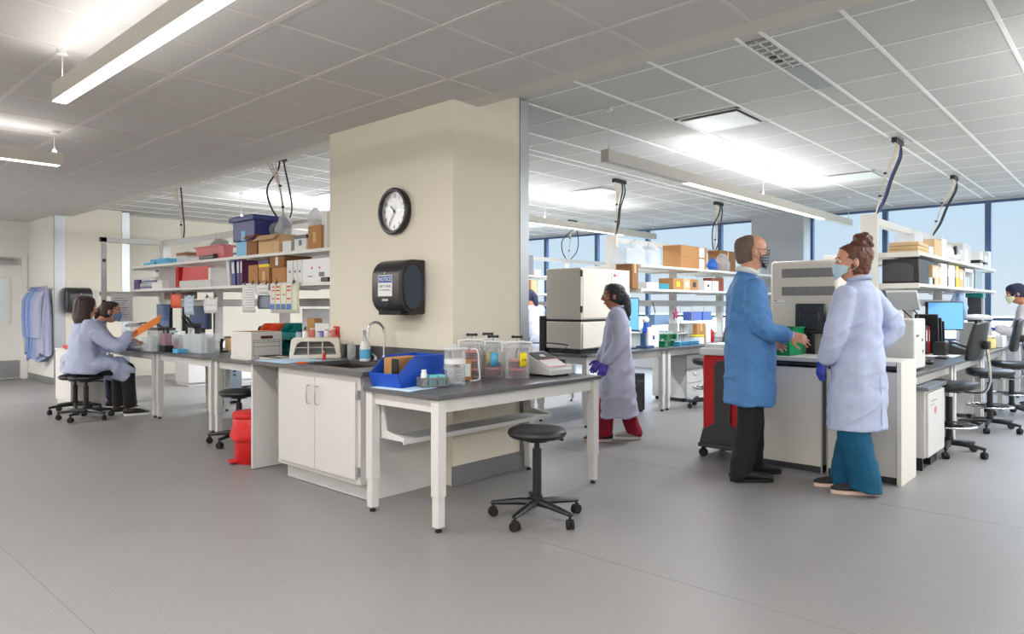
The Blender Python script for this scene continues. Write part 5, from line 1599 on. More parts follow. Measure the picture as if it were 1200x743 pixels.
mbox(727, 740, 4.50, IZ, 0.26, PAPER, 'white box instrument under the lit blue monitor', tape=False, name='instrument', cat='laboratory instrument')
t = thing('pipette_controller', 'blue and white pipette gun on a dark blue stand', 'pipette', ib(756, 4.5))
MB().b2((-0.08, -0.08, 0), (0.08, 0.08, 0.03)).box((-0.04, 0, 0.10), (0.05, 0.06, 0.16)).build('stand', mat('dark_blue_stand', (52, 78, 118), 0.5), t, bevel=0.004)
MB().box((0.0, 0, 0.26), (0.06, 0.05, 0.18), M=Matrix.Rotation(0.2, 4, 'Y')).build('grip', BLUE, t, bevel=0.02)
MB().ball((0.01, 0, 0.34), 0.055, (0.9, 0.7, 0.8)).build('head', PAPER, t)
MB().b2((-0.02, -0.02, 0.14), (0.02, 0.02, 0.18)).build('orange_nozzle', ORANGE, t, bevel=0.004)
mbox(760, 772, 4.50, IZ, 0.24, PAPER, 'white upright reagent box beside the pipette gun', tape=False, lab=(0.04, 0.05, NAVY), d=0.12)


def tube_rack(label, loc, L, D, H, m, n, group=None, tm=None):
    t = thing('tube_rack', label, 'tube rack', loc, 0, group)
    f = MB()
    for z in (0.0, H * 0.5, H - 0.006):
        f.b2((-L / 2, -D / 2, z), (L / 2, D / 2, z + 0.006))
    for x in (-L / 2, L / 2 - 0.006):
        f.b2((x, -D / 2, 0), (x + 0.006, D / 2, H))
    f.build('frame', m, t, smooth=False)
    for k in range(n):
        MB().lathe([(0.006, 0.01), (0.009, 0.025), (0.009, H + 0.03)], (-L / 2 + L * (k + 0.5) / n, 0, 0), 10).build('tube', tm or CLEARD, t)
    return t


for k, (px, z) in enumerate([(781, 0.0), (783, 0.085)]):
    tube_rack(('green tube rack standing on the middle island bench', 'green tube rack stacked on top of another')[k], ib(px, 4.5, IZ + z), 0.24, 0.1, 0.07, GREEN, 6, 'green tube racks')
tube_rack('clear wire rack of tall tubes on the middle island', ib(795, 4.62), 0.30, 0.14, 0.28, LGREY, 6)
tube_rack('clear wire rack of tall tubes, the one nearer the windows', ib(812, 4.62), 0.30, 0.14, 0.27, LGREY, 6)
for k, px in enumerate((799, 809)):
    tube_rack(('low blue tube rack in front of the wire racks', 'low blue tube rack beside the white tub')[k], ib(px, 4.42), 0.28, 0.1, 0.05, SKYB, 5, 'low blue tube racks')
bottle('white tub on the middle island bench by the blue racks', ib(817, 4.45), 0.09, 0.12, PAPER, YELLOW, None, neck=0.9, name='tub', cat='tub')
mbox(817, 827, 4.50, IZ, 0.27, CARD, 'brown carton standing on the middle island bench', lab=None, d=0.16)
mbox(827.5, 833, 4.50, IZ, 0.25, PAPER, 'white carton next to the brown one on the middle island bench', tape=False, d=0.16)
bottle('red squeeze bottle on the middle island bench', ib(834, 4.55), 0.035, 0.2, RED, PAPER, None)
mbox(767, 784, 4.85, 1.02, 0.14, mat('instrument_blue_grey', (120, 150, 186), 0.4), 'small blue-grey instrument on a riser at the middle island', tape=False, name='instrument', cat='laboratory instrument', d=0.14)
for o in list(bpy.data.objects):
    if o.get('label', '') == 'small blue-grey instrument on a riser at the middle island':
        MB().b2((-0.12, -0.06, -0.2545), (0.12, 0.06, -0.001)).build('riser', CLEARD, o, smooth=False)
t = thing('bag_holder', 'magenta star-shaped holder on a stand at the middle island', 'holder', ib(791, 4.72))
MB().cyl((0, 0, 0.01), 0.06, 0.02, 18).cyl((0, 0, 0.2), 0.008, 0.36, 10).build('stand', LGREY, t)
st = [((0.085 if k % 2 == 0 else 0.035) * math.sin(k * PI / 5), (0.085 if k % 2 == 0 else 0.035) * math.cos(k * PI / 5)) for k in range(10)]
MB().prism(st, 0.02, Matrix.Translation(Vector((0, -0.02, 0.40)))).build('star', MAGENTA, t, bevel=0.004)
t = thing('wire_shelf_rack', 'wire bench rack holding blue trays below the raceway', 'rack', ib(818, 4.80, IZ))
fr = MB()
for x in (-0.35, 0.35):
    for y in (-0.09, 0.09):
        fr.tube([(x, y, 0), (x, y, 0.52)], 0.005, 6)
for z in (0.30, 0.50):
    for y in (-0.09, 0.09):
        fr.tube([(-0.35, y, z), (0.35, y, z)], 0.004, 6)
    for k in range(15):
        fr.tube([(-0.35 + k * 0.05, -0.09, z), (-0.35 + k * 0.05, 0.09, z)], 0.0025, 5)
fr.build('wire_frame', LGREY, t)
for k, x in enumerate((-0.18, 0.12)):
    carton(('blue plastic tray in the wire rack, near one', 'blue plastic tray in the wire rack, the one nearer the windows')[k], (ib(818, 4.80)[0] + x - 0.12, 4.72, IZ + 0.305), (0.26, 0.16, 0.12), mat('translucent_blue', (84, 112, 200), 0.3), tape=False, name='blue_tray', cat='tray')
carton('green sponge pack in the wire rack', (ib(818, 4.80)[0] + 0.27, 4.74, IZ + 0.305), (0.07, 0.12, 0.07), GREEN, tape=False, name='sponge_pack')
t = thing('adjustable_lamp', 'thin black gooseneck cable arm beside the lit monitor', 'lamp', ib(762, 4.92))
MB().tube([(0, 0, 0), (0.03, 0, 0.3), (0.12, 0, 0.42), (0.02, -0.02, 0.56)], 0.006, 6, 6).cyl((0, 0, 0.01), 0.05, 0.02, 16).build('arm', BLACK, t)
t = thing('computer_tower', 'black computer tower under the middle island bench', 'computer', (7.25, 4.72, 0), 0)
MB().b2((-0.1, -0.22, 0.02), (0.1, 0.22, 0.46)).build('case', BLACK, t, bevel=0.006)
for x in (-0.07, 0.07):
    MB().b2((x - 0.015, -0.2, 0), (x + 0.015, 0.2, 0.02)).build('foot', BLACKM, t)
MB().b2((-0.07, -0.2225, 0.36), (0.07, -0.22, 0.39)).build('drive_slot', DGREY, t, smooth=False)


def drawer_unit(label, loc):
    t = thing('drawer_unit', label, 'drawer unit', loc, 0, 'white under-bench drawer units')
    MB().b2((-0.23, 0, 0.05), (0.23, 0.5, 0.63)).build('body', WHITE2, t, bevel=0.003)
    for k in range(3):
        d = MB().b2((-0.225, -0.018, 0.06 + k * 0.19), (0.225, -0.001, 0.24 + k * 0.19)).build('drawer', WHITE2, t, bevel=0.003)
        MB().tube([(-0.06, -0.018, 0.19 + k * 0.19), (-0.06, -0.04, 0.19 + k * 0.19), (0.06, -0.04, 0.19 + k * 0.19), (0.06, -0.018, 0.19 + k * 0.19)], 0.005, 6).build('handle', CHROME, d)
    for x in (-0.19, 0.19):
        for y in (0.05, 0.45):
            MB().cyl((x, y, 0.025), 0.025, 0.02, 14, axis='X').build('caster', BLACK, t)


drawer_unit('white drawer unit under the middle island, behind its black chair', (8.62, 4.52, 0))
drawer_unit('white drawer unit under the window island, behind the first tall chair', (8.1, 1.46, 0))
drawer_unit('white drawer unit under the window island, behind the second tall chair', (9.6, 1.46, 0))
# shelves of the middle island (front line Y = 4.66)
Z1, Z2 = 1.4905, 1.7905
YM = 4.67
for k, (a, b) in enumerate([(734, 753), (752, 774)]):
    mbox(a, b, YM, Z2, 0.19, CLEARD, ('clear bag-lined tub on the upper shelf, nearer the analyser', 'clear bag-lined tub on the upper shelf, next to the brown cartons')[k], tape=False, name='clear_tub', cat='tub', d=0.24, group='clear tubs on the upper shelf')
    tag(MB().ball((XY((a + b) / 2, YM + 0.12), YM + 0.12, Z2 + 0.22), 0.1, (1.3, 0.9, 0.6), 14).build('clear_bag', CLEARD), ('crumpled clear bag in the tub nearer the analyser', 'crumpled clear bag in the tub next to the brown cartons')[k], 'bag')
for k, zz in enumerate((0, 0.156)):
    bxx = mbox(798, 828, YM, Z2 + zz, 0.155, CARD, ('long brown carton with a white end, lower of the stacked pair', 'long brown carton with a white end, on top of the stacked pair')[k], tape=False, d=0.28, group='stacked brown cartons of the upper shelf')
    x = XY(824, YM)
    MB().b2((x - bxx.location.x - 0.12, -0.1435, 0.01), (x - bxx.location.x + 0.03, -0.1405, 0.145)).build('white_label', PAPER, bxx, smooth=False)
tag(MB().ball((XY(835, 4.76), 4.76, Z2 + 0.075), 0.09, (1.3, 0.8, 0.83)).build('blue_bag', mat('blue_bag_film', (40, 96, 180), 0.35, bump=0.7, bscale=30)), 'crumpled blue bag on the upper shelf of the middle island', 'bag')
tag(MB().ball((XY(847, 4.78), 4.78, Z2 + 0.12), 0.13, (1.3, 0.8, 0.9)).build('clear_bag', CLEARD), 'big clear bag on the upper shelf beside the blue bag', 'bag')
mbox(844, 862, 4.80, Z2, 0.33, CARDD, 'dark brown carton on the upper shelf beside the man', d=0.2)
mbox(741, 748, YM, Z1, 0.30, CARDD, 'dark brown upright carton at the near end of the lower shelf', d=0.24)
mbox(758, 772, YM, Z1, 0.085, PAPER, 'flat white carton on the lower shelf of the middle island', d=0.2, tape=False)
mbox(772.5, 784, YM, Z1, 0.075, mat('teal_carton', (46, 140, 152), 0.6), 'flat teal carton on the lower shelf of the middle island', d=0.2, tape=False)
for k, (a, b) in enumerate([(789, 800.5), (801, 809), (809.5, 818)]):
    mbox(a, b, YM, Z1, 0.155, CARDL if k == 1 else CARD, ('brown open-front carton with yellow gloves on the lower shelf', 'brown open-front carton with white packs on the lower shelf', 'brown open-front carton with black packs on the lower shelf')[k], tape=False, lab=(0.09, 0.07, (YELLOW, PAPER, BLACK)[k]), d=0.22)
for k, (a, b) in enumerate([(826, 834), (835, 842)]):
    mbox(a, b, YM, Z1, 0.145, PAPER, ('white dispenser carton with a dark slot on the lower shelf', 'white dispenser carton beside the man on the lower shelf')[k], tape=False, lab=(0.06, 0.03, (INK, LGREY)[k]), d=0.18)
mbox(834, 848, 4.78, Z1, 0.20, mat('red_brown_carton', (142, 76, 58), 0.7), 'red-brown carton at the back of the lower shelf', tape=False, d=0.14)
# third island things by the steel guard
YQ = 7.72
mbox(618, 625, YQ, Z2, 0.34, MGREY, 'grey upright device on the third island shelf', tape=False, name='device', cat='device')
mbox(626, 634, YQ, Z2, 0.10, PAPER, 'white low carton on the third island upper shelf', tape=False)
for k, (a, b) in enumerate([(615, 622), (622.5, 629)]):
    mbox(a, b, YQ, Z1, 0.22, (CARDD, CARDL)[k], ('dark brown carton on the third island lower shelf', 'pale carton on the third island lower shelf')[k], tape=False)
mbox(630, 638, YQ, Z1, 0.23, CLEARD, 'clear tall container on the third island lower shelf', tape=False, name='container', cat='container')

# ================================================================ RED CART BEHIND THE MAN
t = thing('waste_cart', 'red waste bin on a black wheeled frame behind the man', 'waste cart', (5.69, 2.62, 0), 0.0)
MB().b2((-0.18, -0.18, 0.125), (0.18, 0.19, 0.86)).build('red_bin', RED, t, bevel=0.02)
MB().box((0.0, 0.0, 0.89), (0.40, 0.42, 0.06)).box((0.0, 0.01, 0.935), (0.34, 0.34, 0.04)).build('white_lid', PAPER, t, bevel=0.012)
MB().prism([(-0.20, 0.12), (0.20, 0.12), (0.17, 0.24), (0.07, 0.29), (0.07, 0.78), (0.03, 0.82), (-0.03, 0.82), (-0.07, 0.78), (-0.07, 0.29), (-0.17, 0.24)], 0.035, Matrix(((0, -1, 0, -0.185), (1, 0, 0, 0.0), (0, 0, 1, 0), (0, 0, 0, 1)))).build('side_frame', DGREY, t, bevel=0.008)
MB().b2((-0.225, -0.20, 0.085), (0.20, 0.21, 0.12)).build('base_plate', DGREY, t, bevel=0.006)
for x in (-0.19, 0.17):
    for y in (-0.165, 0.175):
        c = MB().cyl((x, y, 0.036), 0.036, 0.026, 20, axis='X').b2((x - 0.02, y - 0.008, 0.05), (x + 0.02, y + 0.008, 0.09))
        c.build('caster', BLACKM, t)

# ================================================================ WINDOW ISLAND
EZ = 0.8802
# putty machine with vents
t = thing('vented_machine', 'big putty machine with two vent grilles behind the green bin', 'laboratory instrument', (6.10, 1.90, 0.7655))
MB().b2((0, 0, 0.03), (0.62, 0.565, 0.90)).build('housing', PUTTY, t, bevel=0.03, seg=3)
MB().b2((0.03, 0.03, 0.0), (0.58, 0.53, 0.03)).build('foot_rail', BLACK, t)
for z in (0.60, 0.755):
    v = MB().b2((-0.003, 0.02, z), (0.006, 0.46, z + 0.075)).build('vent_grille', mat('grille_grey', (112, 112, 112), 0.5), t, smooth=False)
    s = MB()
    for k in range(30):
        s.b2((-0.006, 0.024 + k * 0.0146, z + 0.004), (-0.002, 0.031 + k * 0.0146, z + 0.071))
    s.build('slat', mat('grille_slat', (150, 149, 146), 0.5), v, smooth=False)
MB().b2((-0.002, 0.44, 0.52), (0.0, 0.53, 0.565)).build('rating_label', PAPER, t, smooth=False)
MB().b2((-0.0035, 0.505, 0.553), (-0.002, 0.525, 0.56)).b2((-0.0035, 0.45, 0.535), (-0.002, 0.52, 0.538)).build('label_print', INK, t, smooth=False)
# green bin and what is in it
stack_bin('green stacking bin on the pale counter end, man reaching into it', (5.585, 2.235, EZ), R90, 0.27, 0.32, 0.225, GREEN)
tag(MB().box((5.64, 2.31, EZ + 0.08), (0.05, 0.07, 0.13), 0.4).build('yellow_pack', mat('lime_pack', (214, 226, 60), 0.5), bevel=0.008), 'lime yellow pack standing in the green bin', 'pack')
# black monitor back and tower
t = thing('computer_monitor', 'black monitor seen from behind, beside the putty machine', 'monitor', (5.99, 2.08, 0.7655), 0.0)
MB().b2((-0.06, -0.13, 0), (0.06, 0.13, 0.014)).b2((-0.02, -0.03, 0.014), (0.02, 0.03, 0.34)).build('stand', BLACK, t, bevel=0.004)
MB().box((0.0, 0, 0.405), (0.05, 0.235, 0.25), 0.15).build('housing', BLACK, t, bevel=0.012)
MB().box((-0.03, 0, 0.385), (0.02, 0.16, 0.15), 0.15).build('back_cover', BLACK, t, bevel=0.01)
t = thing('computer_box', 'small black computer box beside the monitor, in front of the putty machine', 'computer', (6.02, 1.915, 0.7655), 0)
MB().b2((-0.05, -0.04, 0), (0.06, 0.02, 0.45)).build('case', mat('black_blue_case', (30, 34, 44), 0.4), t, bevel=0.006)
cb = MB()
cpts = [[(5.985, 1.88, 1.13), (5.95, 1.83, 1.08), (5.96, 1.80, 0.98), (5.97, 1.86, 0.90)], [(5.98, 1.87, 1.10), (5.94, 1.80, 1.05), (5.95, 1.84, 0.95), (5.96, 1.78, 0.885)], [(5.98, 1.87, 1.03), (5.94, 1.82, 1.0), (5.96, 1.77, 0.92), (5.99, 1.84, 0.87)]]
for c in cpts:
    cb.tube(c, 0.005, 6, 6)
tag(cb.build('cable_bundle', BLACK), 'tangle of black cables hanging beside the putty machine', 'cables', kind='stuff')

# white tower unit on the bench
t = thing('white_unit', 'tall white desktop unit at the bench corner beside the woman', 'laboratory instrument', (6.10, 1.335, 0.7655), 0.0)
MB().b2((0, 0, 0.015), (0.36, 0.24, 0.41)).build('housing', WHITE2, t, bevel=0.012, seg=3)
MB().b2((-0.003, 0.01, 0.375), (0.363, 0.23, 0.382)).build('seam', LGREY, t)
MB().b2((0.06, -0.0035, 0.27), (0.13, 0.0, 0.285)).b2((0.24, -0.003, 0.23), (0.27, 0.0, 0.25)).b2((0.26, -0.003, 0.14), (0.28, 0.0, 0.16)).build('slot', DGREY, t, smooth=False)
for x in (0.04, 0.30):
    for y in (0.03, 0.2):
        MB().b2((x, y, 0), (x + 0.03, y + 0.02, 0.016)).build('foot', BLACK, t)
# rolling pedestal
t = thing('rolling_pedestal', 'white rolling pedestal with dark grey top under the bench corner', 'pedestal', (6.12, 1.27, 0), 0)
MB().b2((0, 0.0, 0.10), (0.62, 0.5, 0.62)).build('body', WHITE2, t, bevel=0.003)
MB().b2((0.03, -0.020, 0.105), (0.60, -0.001, 0.60)).build('door', WHITE2, t, bevel=0.004)
MB().b2((-0.02, -0.03, 0.622), (0.635, 0.5, 0.652)).build('top', mat('slate_top', (112, 118, 126), 0.35), t, bevel=0.004)
MB().b2((0.12, -0.0215, 0.53), (0.30, -0.02, 0.537)).b2((0.10, -0.0215, 0.50), (0.24, -0.02, 0.505)).build('printed_lines', INKG, t, smooth=False)
MB().cyl((0.27, -0.0215, 0.45), 0.03, 0.003, 20, axis='Y').build('round_sticker', PINK, t)
MB().b2((0.02, 0.02, 0.0), (0.05, 0.48, 0.1)).build('side_glide', BLACK, t)
MB().b2((0.3, 0.02, 0.0), (0.52, 0.46, 0.1)).build('black_plinth', BLACK, t)
# things on the bench, from the aisle to the windows
def rb(px, Y, z=IZ):
    return (XY(px, Y), Y, z)


t = thing('tilted_tablet', 'white tilted tablet arm above the white desktop unit', 'tablet', (6.75, 1.62, IZ), 0.0)
MB().cyl((0, 0, 0.01), 0.09, 0.02, 20).cyl((0, 0, 0.25), 0.014, 0.46, 12).build('stand', WHITE2, t)
MB().box((0.02, -0.05, 0.56), (0.20, 0.24, 0.03), M=Matrix.Rotation(0.9, 4, 'Y')).build('tablet_body', LGREY, t, bevel=0.006)
MB().box((0.034, -0.05, 0.571), (0.18, 0.22, 0.006), M=Matrix.Rotation(0.9, 4, 'Y')).build('tablet_face', PAPER, t, bevel=0.002)
carton('pale box on the bench holding red and navy trays, behind the white unit', (6.75, 1.72, IZ), (0.34, 0.16, 0.34), mat('mauve_grey', (214, 196, 198), 0.6), tape=False)
for k, m in enumerate((RED, NAVY)):
    carton(('flat red tray on the pale box', 'flat navy tray on the red one')[k], (6.73, 1.70, IZ + 0.341 + 0.026 * k), (0.36, 0.17, 0.025), m, tape=False, name='flat_tray', cat='tray')
t = thing('computer_mouse', 'black mouse on the bench in front of the books', 'mouse', rb(1089, 1.42), 0.4)
MB().ball((0, 0, 0.012), 0.055, (1.0, 0.62, 0.5)).build('shell', BLACK, t)
t = thing('keyboard', 'flat black keyboard by the mouse', 'keyboard', rb(1104, 1.48), 0.1)
MB().b2((-0.12, -0.05, 0), (0.12, 0.05, 0.014)).build('tray', BLACK, t, bevel=0.003)
k_ = MB()
for i in range(10):
    for j in range(4):
        k_.b2((-0.11 + i * 0.022, -0.042 + j * 0.022, 0.014), (-0.092 + i * 0.022, -0.024 + j * 0.022, 0.018))
k_.build('keys', DGREY, t, smooth=False)
tag(MB().b2((8.05, 1.42, IZ), (8.45, 1.70, IZ + 0.004)).build('paper_sheet', PAPER), 'white sheet of paper on the bench before the phone', 'paper')
for k, (px, w, h, m) in enumerate([(1085, 0.06, 0.30, DGREY), (1088.5, 0.04, 0.29, RED), (1091, 0.05, 0.31, PAPER), (1094, 0.07, 0.30, CARDL), (1098, 0.05, 0.33, CARDL)]):
    binder(('dark grey binder first in the desk row beside the white unit', 'red binder in the desk row', 'white binder in the desk row', 'tan binder in the desk row', 'tan binder, last in the desk row')[k], rb(px, 1.74), w * 1.4, 0.22, h, m, 0, '-y', 'binders standing on the bench')
for k, (px, lean) in enumerate([(1100, 0.12), (1104, 0.12), (1107, 0.12)]):
    x, y, z = rb(px, 1.66)
    binder(('black file leaning beside the tan binders', 'black file leaning, middle of three', 'black file leaning against the monitor side')[k], (x, y, z), 0.035, 0.22, 0.42 - 0.04 * k, BLACK, -lean, '-y', 'leaning black files', DGREY)
t = thing('desk_phone', 'black desk phone with handset on the bench', 'telephone', rb(1122, 1.50), 0.5)
MB().prism([(-0.11, 0), (0.11, 0), (0.11, 0.10), (-0.11, 0.03)], 0.22, Matrix(((0, 1, 0, -0.11), (1, 0, 0, 0), (0, 0, 1, 0), (0, 0, 0, 1)))).build('base', BLACK, t, bevel=0.006)
MB().loft([((-0.075, -0.10, 0.055), 0.024, 0.02), ((-0.075, -0.05, 0.085), 0.016, 0.012), ((-0.075, 0.05, 0.12), 0.016, 0.012), ((-0.075, 0.10, 0.125), 0.024, 0.02)], n=12, cap=True).build('handset', BLACK, t)
MB().box((0.03, 0.05, 0.094), (0.09, 0.06, 0.006), M=Matrix.Rotation(0.31, 4, 'X')).build('display', SKYB, t)
tag(MB().b2((8.25, 1.52, IZ + 0.0), (8.43, 1.64, IZ + 0.14)).build('dark_cube', BLACK, bevel=0.01), 'black box standing before the desk phone', 'box')
x, y, z = rb(1109, 1.80)
monitor('blue lit monitor on the window island bench, angled to the aisle', (9.6, 1.78, IZ), -0.75, 0.46, 0.34, SCREENG, 0.34)
t = thing('bench_lamp', 'white round-shaded lamp with a curved black arm on the bench', 'lamp', (10.1, 1.56, IZ), 0.0)
MB().lathe([(0.02, 0.34), (0.17, 0.345), (0.18, 0.37), (0.12, 0.40), (0.0, 0.41)], (0.1, 0, 0), 28).build('shade', PAPER, t)
MB().tube([(-0.05, 0, 0.0), (-0.1, 0, 0.12), (-0.05, 0, 0.22), (0.08, 0, 0.30), (0.1, 0, 0.345)], 0.018, 8, 6).cyl((-0.05, 0, 0.012), 0.09, 0.024, 20).build('arm', BLACK, t)
bottle('yellow tub on the bench beneath the lamp', (10.05, 1.42, IZ), 0.08, 0.15, mat('pale_yellow', (226, 210, 130), 0.5), PAPER, None, neck=0.9, name='tub', cat='tub')
carton('green and white tip box on the bench edge', (9.35, 1.36, IZ), (0.22, 0.12, 0.075), mat('mint_box', (166, 214, 190), 0.5), tape=False, lid=PAPER, name='tip_box')
carton('grey instrument on the bench between the lamp and the woman in the dark cap', (10.45, 1.48, IZ), (0.35, 0.3, 0.30), LGREY, tape=False, name='instrument', cat='laboratory instrument')
carton('long white tray on the bench in front of the woman in the dark cap', (10.35, 1.31, IZ), (0.85, 0.12, 0.14), PAPER, tape=False, name='white_tray', cat='tray')
t = thing('dark_tower', 'tall dark instrument with a green top before the woman in the dark cap', 'laboratory instrument', (11.25, 1.72, IZ))
MB().prism([(-0.14, 0), (0.2, 0), (0.12, 0.2), (0.03, 0.34), (0.03, 0.62), (-0.14, 0.62)], 0.16, Matrix.Translation(Vector((0, -0.08, 0)))).build('body', DGREY, t, bevel=0.006)
MB().b2((-0.16, -0.1, 0.62), (0.06, 0.1, 0.68)).build('green_cap', TEAL, t, bevel=0.006)
tag(MB().ball((9.95, 1.70, 1.245), 0.16, (0.8, 0.6, 1.1)).build('clear_bag', clear('blue_bag_clear', (170, 200, 236), 0.5, 0.2)), 'pale blue clear bag hanging under the shelf', 'bag')
carton('blue kit carton on the bench behind the tilted tablet', (6.45, 1.74, IZ), (0.2, 0.14, 0.42), SKYB, tape=False, lid=PAPER)
carton('white carton on the blue kit carton', (6.46, 1.75, IZ + 0.426), (0.16, 0.12, 0.15), PAPER, tape=False)
tb_ = MB()
tb_.tube([(8.1, 1.92, 1.27), (8.2, 1.80, 1.12), (8.0, 1.74, 0.98), (7.9, 1.76, 0.86)], 0.007, 6, 6)
tag(tb_.build('power_cable', BLACK), 'black power cord dropping from the raceway on the window island', 'cable')
tb_ = MB()
tb_.tube([(8.5, 1.92, 1.27), (8.45, 1.82, 1.18), (8.15, 1.78, 1.05), (8.05, 1.80, 0.95)], 0.007, 6, 6)
tag(tb_.build('power_cable', BLACK), 'second black cord beside it, dropping toward the books', 'cable')

# shelves of the window island, front line Y = 1.62
YW = 1.63
t = thing('black_speaker', 'wide black boxy device at the near end of the lower shelf', 'device', (XY(1036, YW), YW, Z1))
ww = XY(1074, YW) - XY(1036, YW)
ww = min(ww, 1.2)
t.location = (7.53, YW - 0.02, Z1)
MB().b2((0, 0.0, 0.0), (0.40, 0.32, 0.24)).build('case', BLACK, t, bevel=0.008)
pl = [(0.03, 0.02), (0.30, 0.02), (0.30, 0.16)] + [(0.165 + 0.135 * math.cos(PI * k / 8), 0.16 + 0.045 * math.sin(PI * k / 8)) for k in range(1, 8)] + [(0.03, 0.16)]
MB().prism([(x - 0.0, z) for x, z in pl], 0.012, Matrix(((0, 1, 0, -0.011), (-1, 0, 0, 0.345), (0, 0, 1, 0), (0, 0, 0, 1)))).build('arched_side', DGREY, t, bevel=0.003)
MB().b2((0.405, 0.03, 0.20), (0.407, 0.06, 0.25)).build('pink_tag', PINK, t)
t2 = carton('second black case on the lower shelf behind the first', (7.97, YW + 0.02, Z1), (0.55, 0.3, 0.24), BLACK, tape=False, name='black_case', cat='case')
carton('pale blue packet on the shelf edge before the tan file boxes', (7.98, YW - 0.02, Z1), (0.2, 0.035, 0.07), PAPERB, tape=False, name='packet', cat='packet')
xs = 8.10
for k, (w, h, m, lab) in enumerate([(0.16, 0.20, CARDL, 'tan file box on the lower shelf, nearest the aisle'), (0.05, 0.20, PAPER, 'thin white file beside the first tan box'), (0.15, 0.19, CARDL, 'second tan file box on the lower shelf'), (0.10, 0.19, PAPER, 'white file box after the second tan box')]):
    binder(lab, (xs, YW - 0.02, Z1), w, 0.03 if k < 0 else 0.036, h, m, 0, '-y', 'files before the black case')
    xs += w + 0.012
xs = 8.62
for k, (w, h, m, lab) in enumerate([(0.13, 0.24, PAPER, 'white ring binder, first after the black case'), (0.13, 0.24, PAPER, 'white ring binder, second after the black case'), (0.05, 0.24, BLACK, 'slim black binder between white and pink ones'), (0.16, 0.24, mat('pale_pink_board', (224, 198, 186), 0.6), 'pale pink binder on the lower shelf'), (0.14, 0.24, PAPER, 'white binder left of the yellow one'), (0.05, 0.24, DGREY, 'slim dark binder touching the yellow one'), (0.14, 0.242, YELLOW, 'yellow binder on the lower shelf'), (0.26, 0.22, CARDL, 'tan carton after the yellow binder')]):
    binder(lab, (xs, YW, Z1), w, 0.26, h, m, 0, '-y', 'binders on the window island shelf')
    xs += w + 0.02
t = thing('picture_frame', 'white-framed clear organiser after the tan carton', 'organiser', (xs + 0.05, YW, Z1))
MB().b2((0, 0, 0), (0.05, 0.2, 0.24)).b2((0.55, 0, 0), (0.60, 0.2, 0.24)).b2((0, 0, 0.2), (0.6, 0.2, 0.24)).b2((0, 0, 0), (0.6, 0.2, 0.02)).build('frame', PAPER, t, bevel=0.004)
MB().b2((0.05, 0.17, 0.02), (0.55, 0.18, 0.2)).build('back_sheet', LGREY, t)
for k in range(3):
    MB().b2((0.1 + k * 0.15, 0.03, 0.021), (0.2 + k * 0.15, 0.12, 0.14)).build('pocket', PAPERB, t)
carton('grey-blue box at the window end of the lower shelf', (xs + 0.75, YW, Z1), (0.5, 0.2, 0.24), mat('grey_blue_box', (142, 158, 172), 0.5), tape=False)
# upper shelf
for k, (zz, m) in enumerate([(0, CARDL), (0.036, mat('tan_cover', (196, 170, 120), 0.6)), (0.072, CARDL)]):
    tag(MB().box((7.86, YW + 0.14, Z2 + zz + 0.0175), (0.50, 0.26, 0.033), 0.02 * k).build('flat_book', m, bevel=0.003), ('bottom tan book of the flat stack on the upper shelf', 'middle tan book of the flat stack on the upper shelf', 'top tan book of the flat stack on the upper shelf')[k], 'book')
carton('clear tray of small parts on the flat stack of tan books', (7.68, YW + 0.05, Z2 + 0.109), (0.36, 0.18, 0.085), CLEARD, tape=False, name='clear_tray', cat='tray')
for k, (x, w, h, m, lab) in enumerate([(8.2, 0.2, 0.10, PAPERB, 'pale blue low box on the upper shelf after the books'), (8.45, 0.3, 0.19, CARDL, 'tan carton on the upper shelf before the white machine'), (8.8, 0.25, 0.22, BEIGE, 'beige box on the upper shelf before the white machine')]):
    carton(lab, (x, YW + 0.03, Z2), (w, 0.2, h), m, tape=False)
t = thing('small_white_machine', 'white rounded machine with dark lens on the upper shelf', 'device', (9.15, YW, Z2))
MB().loft([((0, 0.12, 0.09), 0.11, 0.08), ((0.25, 0.12, 0.10), 0.12, 0.10), ((0.55, 0.12, 0.06), 0.11, 0.055)], n=18, cap=True).build('shell', PAPER, t)
MB().cyl((0.2, 0.0, 0.12), 0.05, 0.03, 18, axis='Y').build('dark_lens', BLACK, t)
MB().b2((-0.05, 0.05, 0.0), (0.6, 0.2, 0.03)).build('base', LGREY, t)
carton('pale grey upright box on the upper shelf', (10.1, YW + 0.05, Z2), (0.5, 0.2, 0.26), LGREY, tape=False)
carton('white box in front of the pale grey upright one', (9.85, YW - 0.01, Z2), (0.22, 0.05, 0.16), PAPER, tape=False)
for k, x in enumerate((10.95, 11.3, 11.6)):
    carton(('white bottle-rack box with black strip, near one', 'white bottle-rack box with black strip, middle one', 'white bottle-rack box with black strip at the shelf end')[k], (x, YW, Z2), (0.22, 0.16, (0.2, 0.17, 0.24)[k]), PAPER, tape=False, stripe=BLACK if k < 2 else None, group='white boxes at the window end of the upper shelf')

